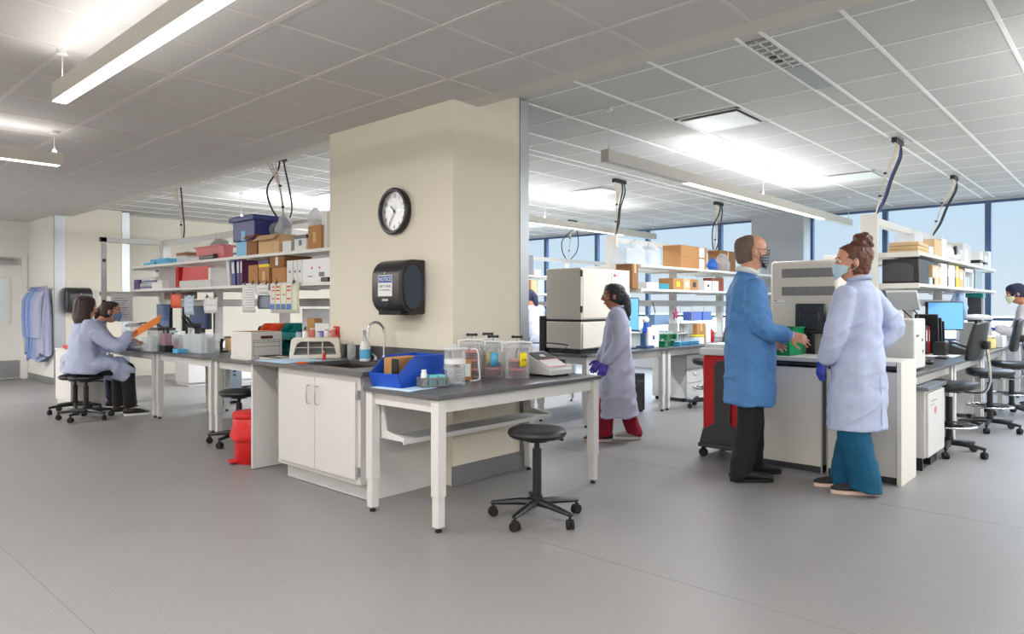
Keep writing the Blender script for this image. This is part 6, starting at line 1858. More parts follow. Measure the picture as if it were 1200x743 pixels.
# ================================================================ PEOPLE
SKIN = mat('skin_light', (206, 150, 122), 0.5, var=0.06, scale=30)
SKIND = mat('skin_tan', (176, 116, 86), 0.5, var=0.06, scale=30)
HAIRB = mat('dark_brown_hair', (52, 34, 26), 0.5, var=0.3, scale=30, bump=0.6, bscale=90, stretch=(3, 3, 0.5))
HAIRR = mat('auburn_hair', (96, 58, 42), 0.5, var=0.35, scale=24, bump=0.9, bscale=60)
HAIRK = mat('black_hair', (20, 19, 24), 0.45, var=0.3, scale=30, bump=0.5, bscale=90, stretch=(3, 3, 0.5))
HAIRG = mat('cropped_grey_brown_hair', (106, 88, 78), 0.7, var=0.25, scale=60)
CLINEN = mat('lab_coat_pale_blue', (178, 188, 216), 0.85, var=0.05, scale=8, bump=0.12, bscale=40)
CLILAC = mat('lab_coat_lilac_grey', (176, 178, 200), 0.85, var=0.05, scale=8, bump=0.12, bscale=40)
CGOWN = mat('blue_disposable_gown', (76, 130, 188), 0.7, var=0.06, scale=8, bump=0.15, bscale=50)
TROUSK = mat('black_trousers', (22, 22, 26), 0.85, var=0.1)
TROUST = mat('teal_scrub_trousers', (0, 82, 116), 0.85, var=0.06, bump=0.1)
TROUSR = mat('crimson_scrub_trousers', (140, 10, 42), 0.85, var=0.06, bump=0.1)
TROUSN = mat('navy_trousers', (26, 30, 62), 0.85, var=0.08)
GLOVE = mat('blue_nitrile', (54, 68, 172), 0.5, var=0.06)
SHOEK = mat('black_shoe_leather', (24, 22, 22), 0.4, var=0.1)
SOLE = mat('pale_pink_sole', (230, 200, 186), 0.6)
MASKB = mat('pale_blue_mask', (188, 216, 230), 0.85, var=0.04, bump=0.4, bscale=30, stretch=(1, 1, 8))
EYEW = mat('eye_white', (232, 228, 222), 0.25)
EYED = mat('eye_iris', (44, 32, 26), 0.2)


def solid(name, build, voxel, m, parent, sm=4, fold=None):
    """one continuous surface from overlapping closed shapes"""
    q = MB()
    build(q)
    bmesh.ops.recalc_face_normals(q.bm, faces=q.bm.faces)
    me = bpy.data.meshes.new('tmp')
    q.bm.to_mesh(me)
    q.bm.free()
    o = bpy.data.objects.new('tmp', me)
    COL.objects.link(o)
    md = o.modifiers.new('r', 'REMESH')
    md.mode = 'VOXEL'
    md.voxel_size = voxel
    if sm:
        md = o.modifiers.new('s', 'SMOOTH')
        md.factor = 0.5
        md.iterations = sm
    dg = bpy.context.evaluated_depsgraph_get()
    out = bpy.data.meshes.new_from_object(o.evaluated_get(dg))
    bpy.data.objects.remove(o, do_unlink=True)
    bpy.data.meshes.remove(me)
    out.name = name
    if fold:
        nr = [v.normal.copy() for v in out.vertices]
        for v, n in zip(out.vertices, nr):
            v.co += n * fold(v.co)
    out.materials.clear()
    out.materials.append(m)
    for p in out.polygons:
        p.use_smooth = True
    r = bpy.data.objects.new(name, out)
    COL.objects.link(r)
    r.parent = parent
    return r


def cloth(amp=0.009, f=(13, 13, 3.2), seed=0.0):
    def fn(c):
        a = noise.noise(Vector((c.x * f[0] + seed, c.y * f[1], c.z * f[2])))
        b = 1.4 * noise.noise(Vector((c.x * 8 + c.z * 7 + seed, c.y * 8 - c.z * 5, c.z * 7)))
        r = 1 - abs(noise.noise(Vector((c.x * 7 + c.z * 5 - seed, c.y * 7 + c.z * 6, c.z * 5)))) * 2
        return amp * a + amp * 0.5 * b + amp * 0.45 * max(r, 0) ** 3
    return fn


HR = [(-0.112, 0.048, 0.026, 0.024), (-0.10, 0.036, 0.052, 0.042), (-0.075, 0.014, 0.080, 0.056), (-0.035, 0.0, 0.094, 0.066), (0.01, -0.006, 0.098, 0.073), (0.05, -0.008, 0.100, 0.077), (0.085, -0.010, 0.088, 0.068), (0.106, -0.012, 0.062, 0.050), (0.118, -0.012, 0.022, 0.020)]


def hring(z):
    for a, b in zip(HR, HR[1:]):
        if a[0] <= z <= b[0]:
            t = (z - a[0]) / (b[0] - a[0])
            return [a[i] + (b[i] - a[i]) * t for i in range(4)]
    return HR[0] if z < HR[0][0] else HR[-1]


class Head:
    def __init__(s, c, yaw=0.0, pitch=0.0, k=1.0):
        s.c, s.k = Vector(c), k
        s.M = Matrix.Translation(s.c) @ rotz(yaw) @ Matrix.Rotation(pitch, 4, 'Y') @ Matrix.Scale(k, 4)

    def p(s, x, y, z):
        return s.M @ Vector((x, y, z))

    def skull(s, q):
        ax = (s.M.to_3x3() @ Vector((1, 0, 0)))
        loft(q.bm, [(s.p(a[1], 0, a[0]), a[2] * s.k, a[3] * s.k) for a in HR], 24, ax)
        loft(q.bm, [(s.p(0.086, 0, 0.022), 0.008 * s.k, 0.008 * s.k), (s.p(0.104, 0, -0.008), 0.011 * s.k, 0.011 * s.k), (s.p(0.108, 0, -0.024), 0.013 * s.k, 0.015 * s.k), (s.p(0.092, 0, -0.034), 0.009 * s.k, 0.010 * s.k)], 10, dome=True)
        for y in (-1, 1):
            q.ball(s.p(-0.012, y * 0.081, -0.006), 1.0 * s.k, (0.018, 0.011, 0.032), 12, (s.M.to_3x3().normalized()).to_4x4())
            q.ball(s.p(0.080, y * 0.030, 0.030), 0.017 * s.k, (0.8, 1.3, 0.5), 10, (s.M.to_3x3().normalized()).to_4x4())
            q.ball(s.p(0.066, y * 0.042, -0.022), 0.016 * s.k, (1, 1, 0.9), 10)
        q.ball(s.p(0.086, 0, -0.066), 0.017 * s.k, (0.7, 1.4, 0.45), 10, (s.M.to_3x3().normalized()).to_4x4())

    def eyes(s, t):
        for y in (-1, 1):
            e = MB().ball(s.p(0.0785, y * 0.032, 0.010), 0.0108 * s.k, n=14).build('eye', EYEW, t)
            MB().ball(s.p(0.0848, y * 0.0335, 0.010), 0.0056 * s.k, n=10).build('iris', EYED, e)
            MB().tube([s.p(0.088, y * 0.016, 0.034), s.p(0.092, y * 0.03, 0.038), s.p(0.080, y * 0.048, 0.034)], 0.0035 * s.k, 6, 3).build('eyebrow', HAIRB, t)

    def cap(s, q, z0=-0.05, shift=-0.016, grow=0.006, front=-0.002, full=1.0):
        ax = (s.M.to_3x3() @ Vector((1, 0, 0)))
        sec = []
        n = 11
        for i in range(n):
            z = z0 + (0.117 - z0) * i / (n - 1)
            a = hring(z)
            u = min(1.0, max(0.0, (z - 0.035) / 0.05)) * full
            sec.append((s.p(a[1] + shift * (1 - u) - 0.002 * u, 0, z + grow * (1 if i > n - 3 else 0)), (a[2] + front * (1 - u) + grow * u) * s.k, (a[3] + grow) * s.k))
        loft(q.bm, sec, 24, ax)

    def mask(s, t, m, straps=PAPER):
        g = []
        for i in range(17):
            th = -1.22 + 2.44 * i / 16
            row = []
            q = min(1.0, abs(th) / 1.22)
            lo, hi = -0.112 + 0.050 * q ** 2, -0.004 - 0.022 * q ** 1.5 + 0.010 * math.exp(-(th / 0.3) ** 2)
            for j in range(9):
                v = j / 8
                z = lo + (hi - lo) * v
                a = hring(min(max(z, -0.085), 0.1))
                off = 0.0095 + 0.013 * math.exp(-(th / 0.55) ** 2) * (1 - 0.55 * v) * min(1.0, 0.2 + 2.0 * v) + 0.012 * math.exp(-(th / 0.32) ** 2) * v
                row.append(s.p(a[1] + (a[2] + off) * math.cos(th), (a[3] + off * 0.8) * math.sin(th), z))
            g.append(row)
        o = MB().sheet(g).build('face_mask', m, t, solid=0.003)
        for y in (-1, 1):
            MB().tube([s.p(0.036, y * 0.070, -0.028), s.p(0.01, y * 0.080, 0.005), s.p(-0.012, y * 0.086, 0.024), s.p(-0.026, y * 0.084, -0.004), s.p(-0.012, y * 0.082, -0.032), s.p(0.036, y * 0.066, -0.062)], 0.0014, 6, 4).build('ear_loop', straps, o)
        return o

    def glasses(s, t, m=BLACK):
        f = MB()
        for y in (-1, 1):
            pts = [s.p(0.105 - 0.012 * abs(math.cos(a)) * 0.4, y * 0.032 + 0.024 * math.cos(a), 0.008 + 0.016 * math.sin(a)) for a in [2 * PI * k / 14 for k in range(15)]]
            f.tube(pts, 0.0018 * s.k, 6)
            f.tube([s.p(0.100, y * 0.056, 0.014), s.p(0.07, y * 0.079, 0.016), s.p(0.0, y * 0.084, 0.018), s.p(-0.025, y * 0.083, 0.0)], 0.0018 * s.k, 6)
        f.tube([s.p(0.105, -0.009, 0.014), s.p(0.109, 0, 0.017), s.p(0.105, 0.009, 0.014)], 0.0018 * s.k, 6)
        f.build('glasses', m, t)


def hand(q, w, d, n, curl=0.35, k=1.0, thumb=1, grow=0.0, spread=0.0):
    """w wrist, d towards the fingertips, n out of the palm; thumb=+1 puts the thumb on the d x n side"""
    w, d, n = Vector(w), Vector(d).normalized(), Vector(n)
    n = (n - d * n.dot(d)).normalized()
    l = d.cross(n) * thumb
    loft(q.bm, [(w - d * 0.03 * k, (0.026 + grow) * k, (0.020 + grow) * k), (w, (0.027 + grow) * k, (0.019 + grow) * k), (w + d * 0.04 * k, (0.038 + grow) * k, (0.016 + grow) * k), (w + d * 0.085 * k, (0.041 + grow) * k, (0.013 + grow) * k)], 14, l, True)
    for i, (o, L) in enumerate([(0.030, 0.070), (0.010, 0.080), (-0.010, 0.074), (-0.029, 0.058)]):
        p = w + d * (0.086 - 0.006 * abs(i - 1)) * k + l * o * k
        a = 0.15 + curl * 0.4
        P = [(p - d * 0.02 * k, 0.0095 * k + grow, 0.0095 * k + grow)]
        dd = (d + l * o * (2.5 + spread * 14)).normalized()
        r = 0.0092
        for f_ in (0.42, 0.32, 0.26):
            v = dd * math.cos(a) + n * math.sin(a)
            P.append((p, r * k + grow, r * k + grow))
            p = p + v * L * f_ * k
            a += curl
            r -= 0.0008
        P.append((p, r * k + grow, r * k + grow))
        loft(q.bm, P, 9, None, True)
    p = w + d * 0.022 * k + l * 0.028 * k
    v1 = (d * 0.65 + l * 0.75 + n * 0.25).normalized()
    v2 = (d * 0.9 + l * 0.25 + n * (0.3 + curl * 0.5)).normalized()
    loft(q.bm, [(p - v1 * 0.01 * k, 0.014 * k + grow, 0.013 * k + grow), (p + v1 * 0.035 * k, 0.0115 * k + grow, 0.0115 * k + grow), (p + v1 * 0.035 * k + v2 * 0.028 * k, 0.010 * k + grow, 0.010 * k + grow), (p + v1 * 0.035 * k + v2 * 0.052 * k, 0.0085 * k + grow, 0.0085 * k + grow)], 9, None, True)


def limb(q, pts, r, n=14, dome=True, k=6):
    """tapering limb through its joints"""
    P = spline([Vector(p) for p in pts], k)
    m = len(P) - 1
    R = []
    for i in range(len(P)):
        u = i / m * (len(r) - 1)
        j = min(int(u), len(r) - 2)
        R.append(r[j] + (r[j + 1] - r[j]) * (u - j))
    loft(q.bm, [(p, a, a) for p, a in zip(P, R)], n, None, dome)


def rings(q, rows, lean=None, n=28, dome=True):
    """horizontal rings (z, x centre, y centre, radius forward, radius sideways)"""
    loft(q.bm, [((x, y, z), a, b) for z, x, y, a, b in rows], n, (1, 0, 0), dome)


def shoe(t, a, ang, m, sole, L=0.27, pitch=0.0):
    """a = ankle point above the floor; ang = toe direction"""
    M = Matrix.Translation(Vector((a[0], a[1], a[2]))) @ rotz(ang) @ Matrix.Rotation(pitch, 4, 'Y')

    def pt(x, z):
        return M @ Vector((x, 0, z))
    ax = M.to_3x3() @ Vector((0, 1, 0))
    q = MB()
    s = L / 0.27
    loft(q.bm, [(pt(-0.075 * s, 0.055), 0.030, 0.030), (pt(-0.03 * s, 0.058), 0.040, 0.042), (pt(0.04 * s, 0.052), 0.044, 0.036), (pt(0.11 * s, 0.042), 0.048, 0.026), (pt(0.165 * s, 0.036), 0.040, 0.02), (pt(0.185 * s, 0.034), 0.026, 0.014)], 16, ax, True)
    loft(q.bm, [(pt(-0.04, 0.06), 0.038, 0.038), (pt(-0.035, 0.105), 0.036, 0.04)], 14, ax)
    o = q.build('shoe', m, t)
    q = MB()
    out = []
    for k in range(24):
        th = 2 * PI * k / 24
        x = 0.055 * s + 0.145 * s * math.cos(th)
        w = 0.046 * (0.86 + 0.14 * math.cos(th)) * abs(math.sin(th)) ** 0.7 * math.copysign(1, math.sin(th))
        out.append((x, w))
    va = [q.bm.verts.new(M @ Vector((x, y, 0.001))) for x, y in out]
    vb = [q.bm.verts.new(M @ Vector((x * 1.0, y, 0.026))) for x, y in out]
    q.bm.faces.new(list(reversed(va)))
    q.bm.faces.new(vb)
    for k in range(24):
        q.bm.faces.new((va[k], va[(k + 1) % 24], vb[(k + 1) % 24], vb[k]))
    q.build('sole', sole, o)


def person(label, loc, heading):
    return thing('person', label, 'person', loc, heading)


# ---- the man in the blue gown ------------------------------------------------
t = person('man in a blue gown, glasses and dark plaid mask, reaching over the green bin', (5.02, 2.205, 0), math.radians(-46))
H = Head((0.045, 0, 1.675), 0.0, 0.06, 1.06)
SHL, SHR = (0.0, 0.155, 1.395), (0.0, -0.155, 1.395)
ER, WR = (0.02, -0.235, 1.13), (0.255, -0.15, 1.065)
EL, WL = (0.02, 0.235, 1.13), (0.22, 0.16, 1.02)
FR, FL = (-0.06, -0.10, 0.0), (0.10, 0.12, 0.0)


def f(q):
    H.skull(q)
    limb(q, [H.p(-0.025, 0, -0.06), (0.005, 0, 1.52), (-0.01, 0, 1.45)], [0.056, 0.055, 0.065])
    rings(q, [(1.47, -0.01, 0, 0.055, 0.08), (1.40, 0, 0, 0.09, 0.165), (1.25, 0.01, 0, 0.105, 0.16), (1.08, 0.015, 0, 0.11, 0.15), (0.93, 0, 0, 0.105, 0.155)])
    for s, e, w in ((SHR, ER, WR), (SHL, EL, WL)):
        limb(q, [s, e, w], [0.05, 0.04, 0.027])
    hand(q, WR, (0.93, -0.2, -0.25), (-0.1, 0.85, -0.4), 0.28, 1.05, -1, spread=0.12)
    hand(q, WL, (0.9, 0.1, -0.35), (0.0, -0.9, -0.4), 0.3, 1.05, 1)
    for s, F in ((-1, FR), (1, FL)):
        limb(q, [(0, s * 0.085, 0.92), (F[0] * 0.5 + 0.02, s * 0.095, 0.50), (F[0] - 0.0, F[1], 0.08)], [0.075, 0.05, 0.036])


solid('body', f, 0.0065, SKIN, t, 3)
H.eyes(t)


def f(q):
    H.cap(q, -0.065, -0.030, 0.0006, -0.006, 0.35)


hr = solid('cropped_hair', f, 0.005, HAIRG, t, 2, lambda c: 0.0015 * noise.noise(c * 120))
PL = mat('dark_plaid_mask', (70, 78, 84), 0.85)
_nt = PL.node_tree
_w = []
for _d in ('X', 'Z'):
    _v = _nt.nodes.new('ShaderNodeTexWave')
    _v.bands_direction = _d
    _v.inputs['Scale'].default_value = 16
    _nt.links.new([q for q in _nt.nodes if q.type == 'TEX_COORD'][0].outputs['Object'], _v.inputs['Vector'])
    _w.append(_v)
_m = _nt.nodes.new('ShaderNodeMath')
_m.operation = 'ADD'
_nt.links.new(_w[0].outputs['Fac'], _m.inputs[0])
_nt.links.new(_w[1].outputs['Fac'], _m.inputs[1])
_r = _nt.nodes.new('ShaderNodeValToRGB')
for _e, _p, _c in ((_r.color_ramp.elements[0], 0.15, (20, 24, 30)), (_r.color_ramp.elements[1], 0.95, (150, 158, 160))):
    _e.position = _p
    _e.color = lin(_c) + (1,)
_h = _nt.nodes.new('ShaderNodeMath')
_h.operation = 'MULTIPLY'
_h.inputs[1].default_value = 0.5
_nt.links.new(_m.outputs[0], _h.inputs[0])
_nt.links.new(_h.outputs[0], _r.inputs[0])
_nt.links.new(_r.outputs[0], _nt.nodes['Principled BSDF'].inputs['Base Color'])
H.mask(t, PL, BLACK)
H.glasses(t)


def f(q):
    rings(q, [(1.535, 0.0, 0, 0.062, 0.066), (1.49, -0.005, 0, 0.075, 0.09), (1.46, -0.008, 0, 0.088, 0.125), (1.43, -0.008, 0, 0.105, 0.165), (1.38, -0.005, 0, 0.125, 0.192), (1.27, 0.008, 0, 0.148, 0.203), (1.10, 0.03, 0, 0.160, 0.205), (0.95, 0.025, 0, 0.165, 0.215), (0.75, 0.02, 0, 0.170, 0.225), (0.555, 0.02, 0, 0.176, 0.236)], dome=False)
    limb(q, [SHR, ER, (0.235, -0.16, 1.07)], [0.078, 0.080, 0.076, 0.062, 0.048])
    limb(q, [SHL, EL, (0.20, 0.165, 1.03)], [0.078, 0.080, 0.076, 0.062, 0.048])


solid('gown', f, 0.009, CGOWN, t, 4, cloth(0.017, (12, 12, 2.5), 3.3))
MB().tube([(0.055 * math.cos(a) * 1.15 + 0.002, 0.072 * math.sin(a), 1.535 - 0.018 * math.cos(a)) for a in [2 * PI * k / 16 for k in range(17)]], 0.021, 8).build('white_collar', PAPER, t)
for s, w, e in ((-1, WR, ER), (1, WL, EL)):
    d = (Vector(w) - Vector(e)).normalized()
    MB().loft([(Vector(w) - d * 0.045, 0.043, 0.043), (Vector(w) - d * 0.02, 0.039, 0.039), (Vector(w) + d * 0.015, 0.034, 0.034)], 16).build('knit_cuff', PAPER, t)
MB().tube([(0.125, 0.03, 1.40), (0.160, 0.03, 1.27), (0.192, 0.03, 1.10), (0.195, 0.03, 0.95), (0.196, 0.03, 0.62)], 0.006, 6, 4).build('front_placket', CGOWN, t)


def f(q):
    rings(q, [(0.97, 0, 0, 0.12, 0.17), (0.88, 0, 0, 0.125, 0.18), (0.82, 0, 0, 0.11, 0.175)])
    for s, F in ((-1, FR), (1, FL)):
        limb(q, [(0, s * 0.09, 0.9), (F[0] * 0.5 + 0.02, s * 0.1, 0.50), (F[0] - 0.015, F[1], 0.10), (F[0] - 0.01, F[1], 0.04)], [0.10, 0.092, 0.085, 0.08, 0.075], dome=False)


solid('trousers', f, 0.009, TROUSK, t, 3, cloth(0.007, (10, 10, 5), 7))
shoe(t, FR, -0.12, SHOEK, BLACKM, 0.29)
shoe(t, FL, 0.05, SHOEK, BLACKM, 0.29)

# ---- the woman with the bun --------------------------------------------------
t = person('woman with a hair bun in pale blue lab coat and teal trousers', (5.17, 1.475, 0), math.radians(74))
H = Head((0.045, 0.01, 1.575), 0.82, 0.03, 1.02)
SHL, SHR = (0.0, 0.15, 1.345), (0.0, -0.15, 1.345)
EL, WL = (0.0, 0.235, 1.10), (0.10, 0.235, 0.90)
ER, WR = (-0.06, -0.30, 1.13), (0.03, -0.20, 0.95)
FL, FR = (-0.06, 0.05, 0.0), (0.13, -0.03, 0.0)


def f(q):
    H.skull(q)
    limb(q, [H.p(-0.025, 0, -0.06), (0.0, 0, 1.46), (-0.01, 0, 1.40)], [0.048, 0.048, 0.058])
    rings(q, [(1.42, -0.01, 0, 0.05, 0.07), (1.35, 0, 0, 0.085, 0.15), (1.22, 0.01, 0, 0.10, 0.145), (1.05, 0.01, 0, 0.095, 0.13), (0.90, 0, 0, 0.105, 0.155)])
    for s, e, w in ((SHR, ER, WR), (SHL, EL, WL)):
        limb(q, [s, e, w], [0.045, 0.036, 0.024])
    hand(q, WL, (0.35, 0.0, -0.9), (-0.3, -0.9, 0.0), 0.35, 0.95, -1)
    hand(q, WR, (0.45, 0.5, -0.7), (0.0, 0.9, 0.4), 0.4, 0.95, 1)
    for s, F in ((-1, FR), (1, FL)):
        limb(q, [(0, s * 0.085, 0.88), (F[0] * 0.5 + 0.02, s * 0.09, 0.48), (F[0], F[1], 0.08)], [0.075, 0.05, 0.034])


solid('body', f, 0.0065, SKIN, t, 3)
H.eyes(t)


def f(q):
    H.cap(q, -0.085, -0.026, 0.010, 0.0)
    q.ball(H.p(-0.07, 0, 0.05), 0.075, (1, 1, 1))
    for k in range(26):
        a, b = k * 2.4, (k / 26 - 0.5) * 2.4
        q.ball(H.p(-0.075 + 0.047 * math.cos(a) * math.cos(b), 0.055 * math.sin(a) * math.cos(b), 0.135 + 0.05 * math.sin(b)), 0.024 + 0.006 * math.sin(k * 3.1), n=8)
    for k in range(7):
        q.ball(H.p(-0.085 - 0.01 * math.sin(k), 0.02 * math.sin(k * 2.1), 0.08 - 0.022 * k), 0.03, n=8)


def ff(c):
    return 0.006 * noise.noise(c * 60) + 0.004 * noise.noise(c * 130)


solid('bun_hair', f, 0.006, HAIRR, t, 1, ff)
H.mask(t, MASKB)


def f(q):
    rings(q, [(1.465, -0.012, 0, 0.058, 0.062), (1.43, -0.012, 0, 0.068, 0.085), (1.40, -0.01, 0, 0.082, 0.125), (1.37, -0.008, 0, 0.100, 0.160), (1.32, -0.005, 0, 0.116, 0.180), (1.20, 0.0, 0, 0.130, 0.186), (1.05, 0.0, 0, 0.134, 0.182), (0.90, 0.0, 0, 0.150, 0.200), (0.70, 0.005, 0, 0.160, 0.212), (0.44, 0.01, 0, 0.172, 0.230)], dome=False)
    limb(q, [SHL, EL, (0.085, 0.236, 0.935)], [0.074, 0.076, 0.074, 0.070, 0.060])
    limb(q, [SHR, ER, (0.015, -0.215, 0.985)], [0.074, 0.076, 0.076, 0.072, 0.060])


solid('lab_coat', f, 0.009, CLINEN, t, 4, cloth(0.016, (11, 11, 2.2), 9.1))
MB().tube([(-0.012 + 0.066 * math.cos(a), 0.070 * math.sin(a), 1.462 - 0.012 * math.cos(a)) for a in [0.5 + (2 * PI - 1.0) * k / 16 for k in range(17)]], 0.016, 8).build('coat_collar', CLINEN, t)
MB().tube([(-0.155, 0.0, 0.80), (-0.165, 0.0, 0.62), (-0.168, 0.002, 0.46)], 0.004, 6, 4).build('back_vent_seam', CLINEN, t)


def f(q):
    hand(q, WL, (0.35, 0.0, -0.9), (-0.3, -0.9, 0.0), 0.35, 0.97, -1, 0.0022)


solid('glove', f, 0.004, GLOVE, t, 2)


def f(q):
    hand(q, WR, (0.45, 0.5, -0.7), (0.0, 0.9, 0.4), 0.4, 0.97, 1, 0.0022)


solid('glove', f, 0.004, GLOVE, t, 2)


def f(q):
    rings(q, [(0.92, 0, 0, 0.12, 0.17), (0.84, 0, 0, 0.125, 0.18), (0.78, 0, 0, 0.11, 0.175)])
    for s, F in ((-1, FR), (1, FL)):
        limb(q, [(0, s * 0.085, 0.85), (F[0] * 0.5 + 0.01, s * 0.1, 0.46), (F[0] - 0.02, F[1], 0.12), (F[0] - 0.02, F[1], 0.035)], [0.105, 0.105, 0.100, 0.100, 0.105], dome=False)


solid('trousers', f, 0.009, TROUST, t, 3, cloth(0.009, (11, 11, 4), 2))
SNK = mat('dark_mesh_sneaker', (42, 40, 44), 0.7, var=0.15, scale=80)
shoe(t, FL, 0.75, SNK, SOLE, 0.27)
shoe(t, FR, 0.85, SNK, SOLE, 0.27)

# ---- the walking woman ---------------------------------------------------------
t = person('walking woman with long dark hair in a lilac lab coat and crimson trousers', (5.60, 3.74, 0), math.radians(126))
H = Head((0.035, 0, 1.365), 0.0, 0.02, 0.96)
SHL, SHR = (0.0, 0.145, 1.185), (0.0, -0.145, 1.185)
EL, WL = (-0.02, 0.20, 0.93), (0.11, 0.19, 0.75)
ER, WR = (0.05, -0.2, 0.94), (0.16, -0.18, 0.74)
FL, FR = (0.13, 0.075, 0.0), (-0.15, -0.075, 0.0)


def f(q):
    H.skull(q)
    limb(q, [H.p(-0.025, 0, -0.06), (0.0, 0, 1.26), (-0.01, 0, 1.20)], [0.045, 0.045, 0.055])
    rings(q, [(1.22, -0.01, 0, 0.05, 0.06), (1.16, 0, 0, 0.08, 0.135), (1.03, 0.01, 0, 0.09, 0.13), (0.88, 0.01, 0, 0.09, 0.12), (0.75, 0, 0, 0.10, 0.14)])
    for s, e, w in ((SHR, ER, WR), (SHL, EL, WL)):
        limb(q, [s, e, w], [0.042, 0.034, 0.023])
    hand(q, WL, (0.3, 0, -0.95), (0, -1, 0), 0.35, 0.92, -1)
    hand(q, WR, (0.5, 0.1, -0.85), (0, 1, 0), 0.35, 0.92, 1)
    for s, F in ((-1, FR), (1, FL)):
        limb(q, [(0, s * 0.075, 0.74), (F[0] * 0.5 + 0.03, s * 0.08, 0.40), (F[0], F[1], 0.08)], [0.07, 0.045, 0.032])


solid('body', f, 0.007, SKIND, t, 3)
H.eyes(t)


def f(q):
    H.cap(q, -0.06, -0.02, 0.012, 0.0)
    limb(q, [H.p(-0.07, 0, 0.04), H.p(-0.115, 0, -0.03), H.p(-0.125, 0, -0.16), H.p(-0.105, 0, -0.28)], [0.05, 0.052, 0.05, 0.02])


solid('long_hair', f, 0.007, HAIRK, t, 2, ff)
H.glasses(t)


def f(q):
    rings(q, [(1.265, -0.01, 0, 0.052, 0.056), (1.235, -0.01, 0, 0.066, 0.085), (1.20, -0.01, 0, 0.085, 0.14), (1.15, -0.005, 0, 0.105, 0.165), (1.02, 0.0, 0, 0.122, 0.172), (0.87, 0.0, 0, 0.130, 0.170), (0.70, 0.0, 0, 0.150, 0.190), (0.5, 0.0, 0, 0.172, 0.205), (0.235, -0.01, 0, 0.200, 0.228)], dome=False)
    limb(q, [SHL, EL, (0.095, 0.192, 0.78)], [0.078, 0.074, 0.070, 0.064, 0.056])
    limb(q, [SHR, ER, (0.145, -0.183, 0.775)], [0.078, 0.074, 0.070, 0.064, 0.056])


solid('lab_coat', f, 0.009, CLILAC, t, 4, cloth(0.015, (11, 11, 2.0), 5.7))
MB().tube([(-0.01 + 0.060 * math.cos(a), 0.064 * math.sin(a), 1.262 - 0.012 * math.cos(a)) for a in [0.5 + (2 * PI - 1.0) * k / 16 for k in range(17)]], 0.015, 8).build('coat_collar', CLILAC, t)
for w, d, n, th in ((WL, (0.3, 0, -0.95), (0, -1, 0), -1), (WR, (0.5, 0.1, -0.85), (0, 1, 0), 1)):
    def f(q):
        hand(q, w, d, n, 0.35, 0.94, th, 0.0022)
    solid('glove', f, 0.0045, mat('violet_nitrile', (84, 66, 176), 0.5), t, 2)


def f(q):
    rings(q, [(0.78, 0, 0, 0.11, 0.155), (0.70, 0, 0, 0.115, 0.16)])
    for s, F in ((-1, FR), (1, FL)):
        limb(q, [(0, s * 0.075, 0.72), (F[0] * 0.5 + 0.02, s * 0.08, 0.39), (F[0] - 0.015, F[1], 0.10), (F[0] - 0.02, F[1], 0.05)], [0.085, 0.08, 0.074, 0.076, 0.082], dome=False)


solid('trousers', f, 0.009, TROUSR, t, 3, cloth(0.007, (11, 11, 4), 4))
shoe(t, FL, 0.0, SHOEK, SOLE, 0.25)
shoe(t, FR, 0.0, mat('light_grey_sneaker', (168, 164, 160), 0.7), PAPER, 0.23)


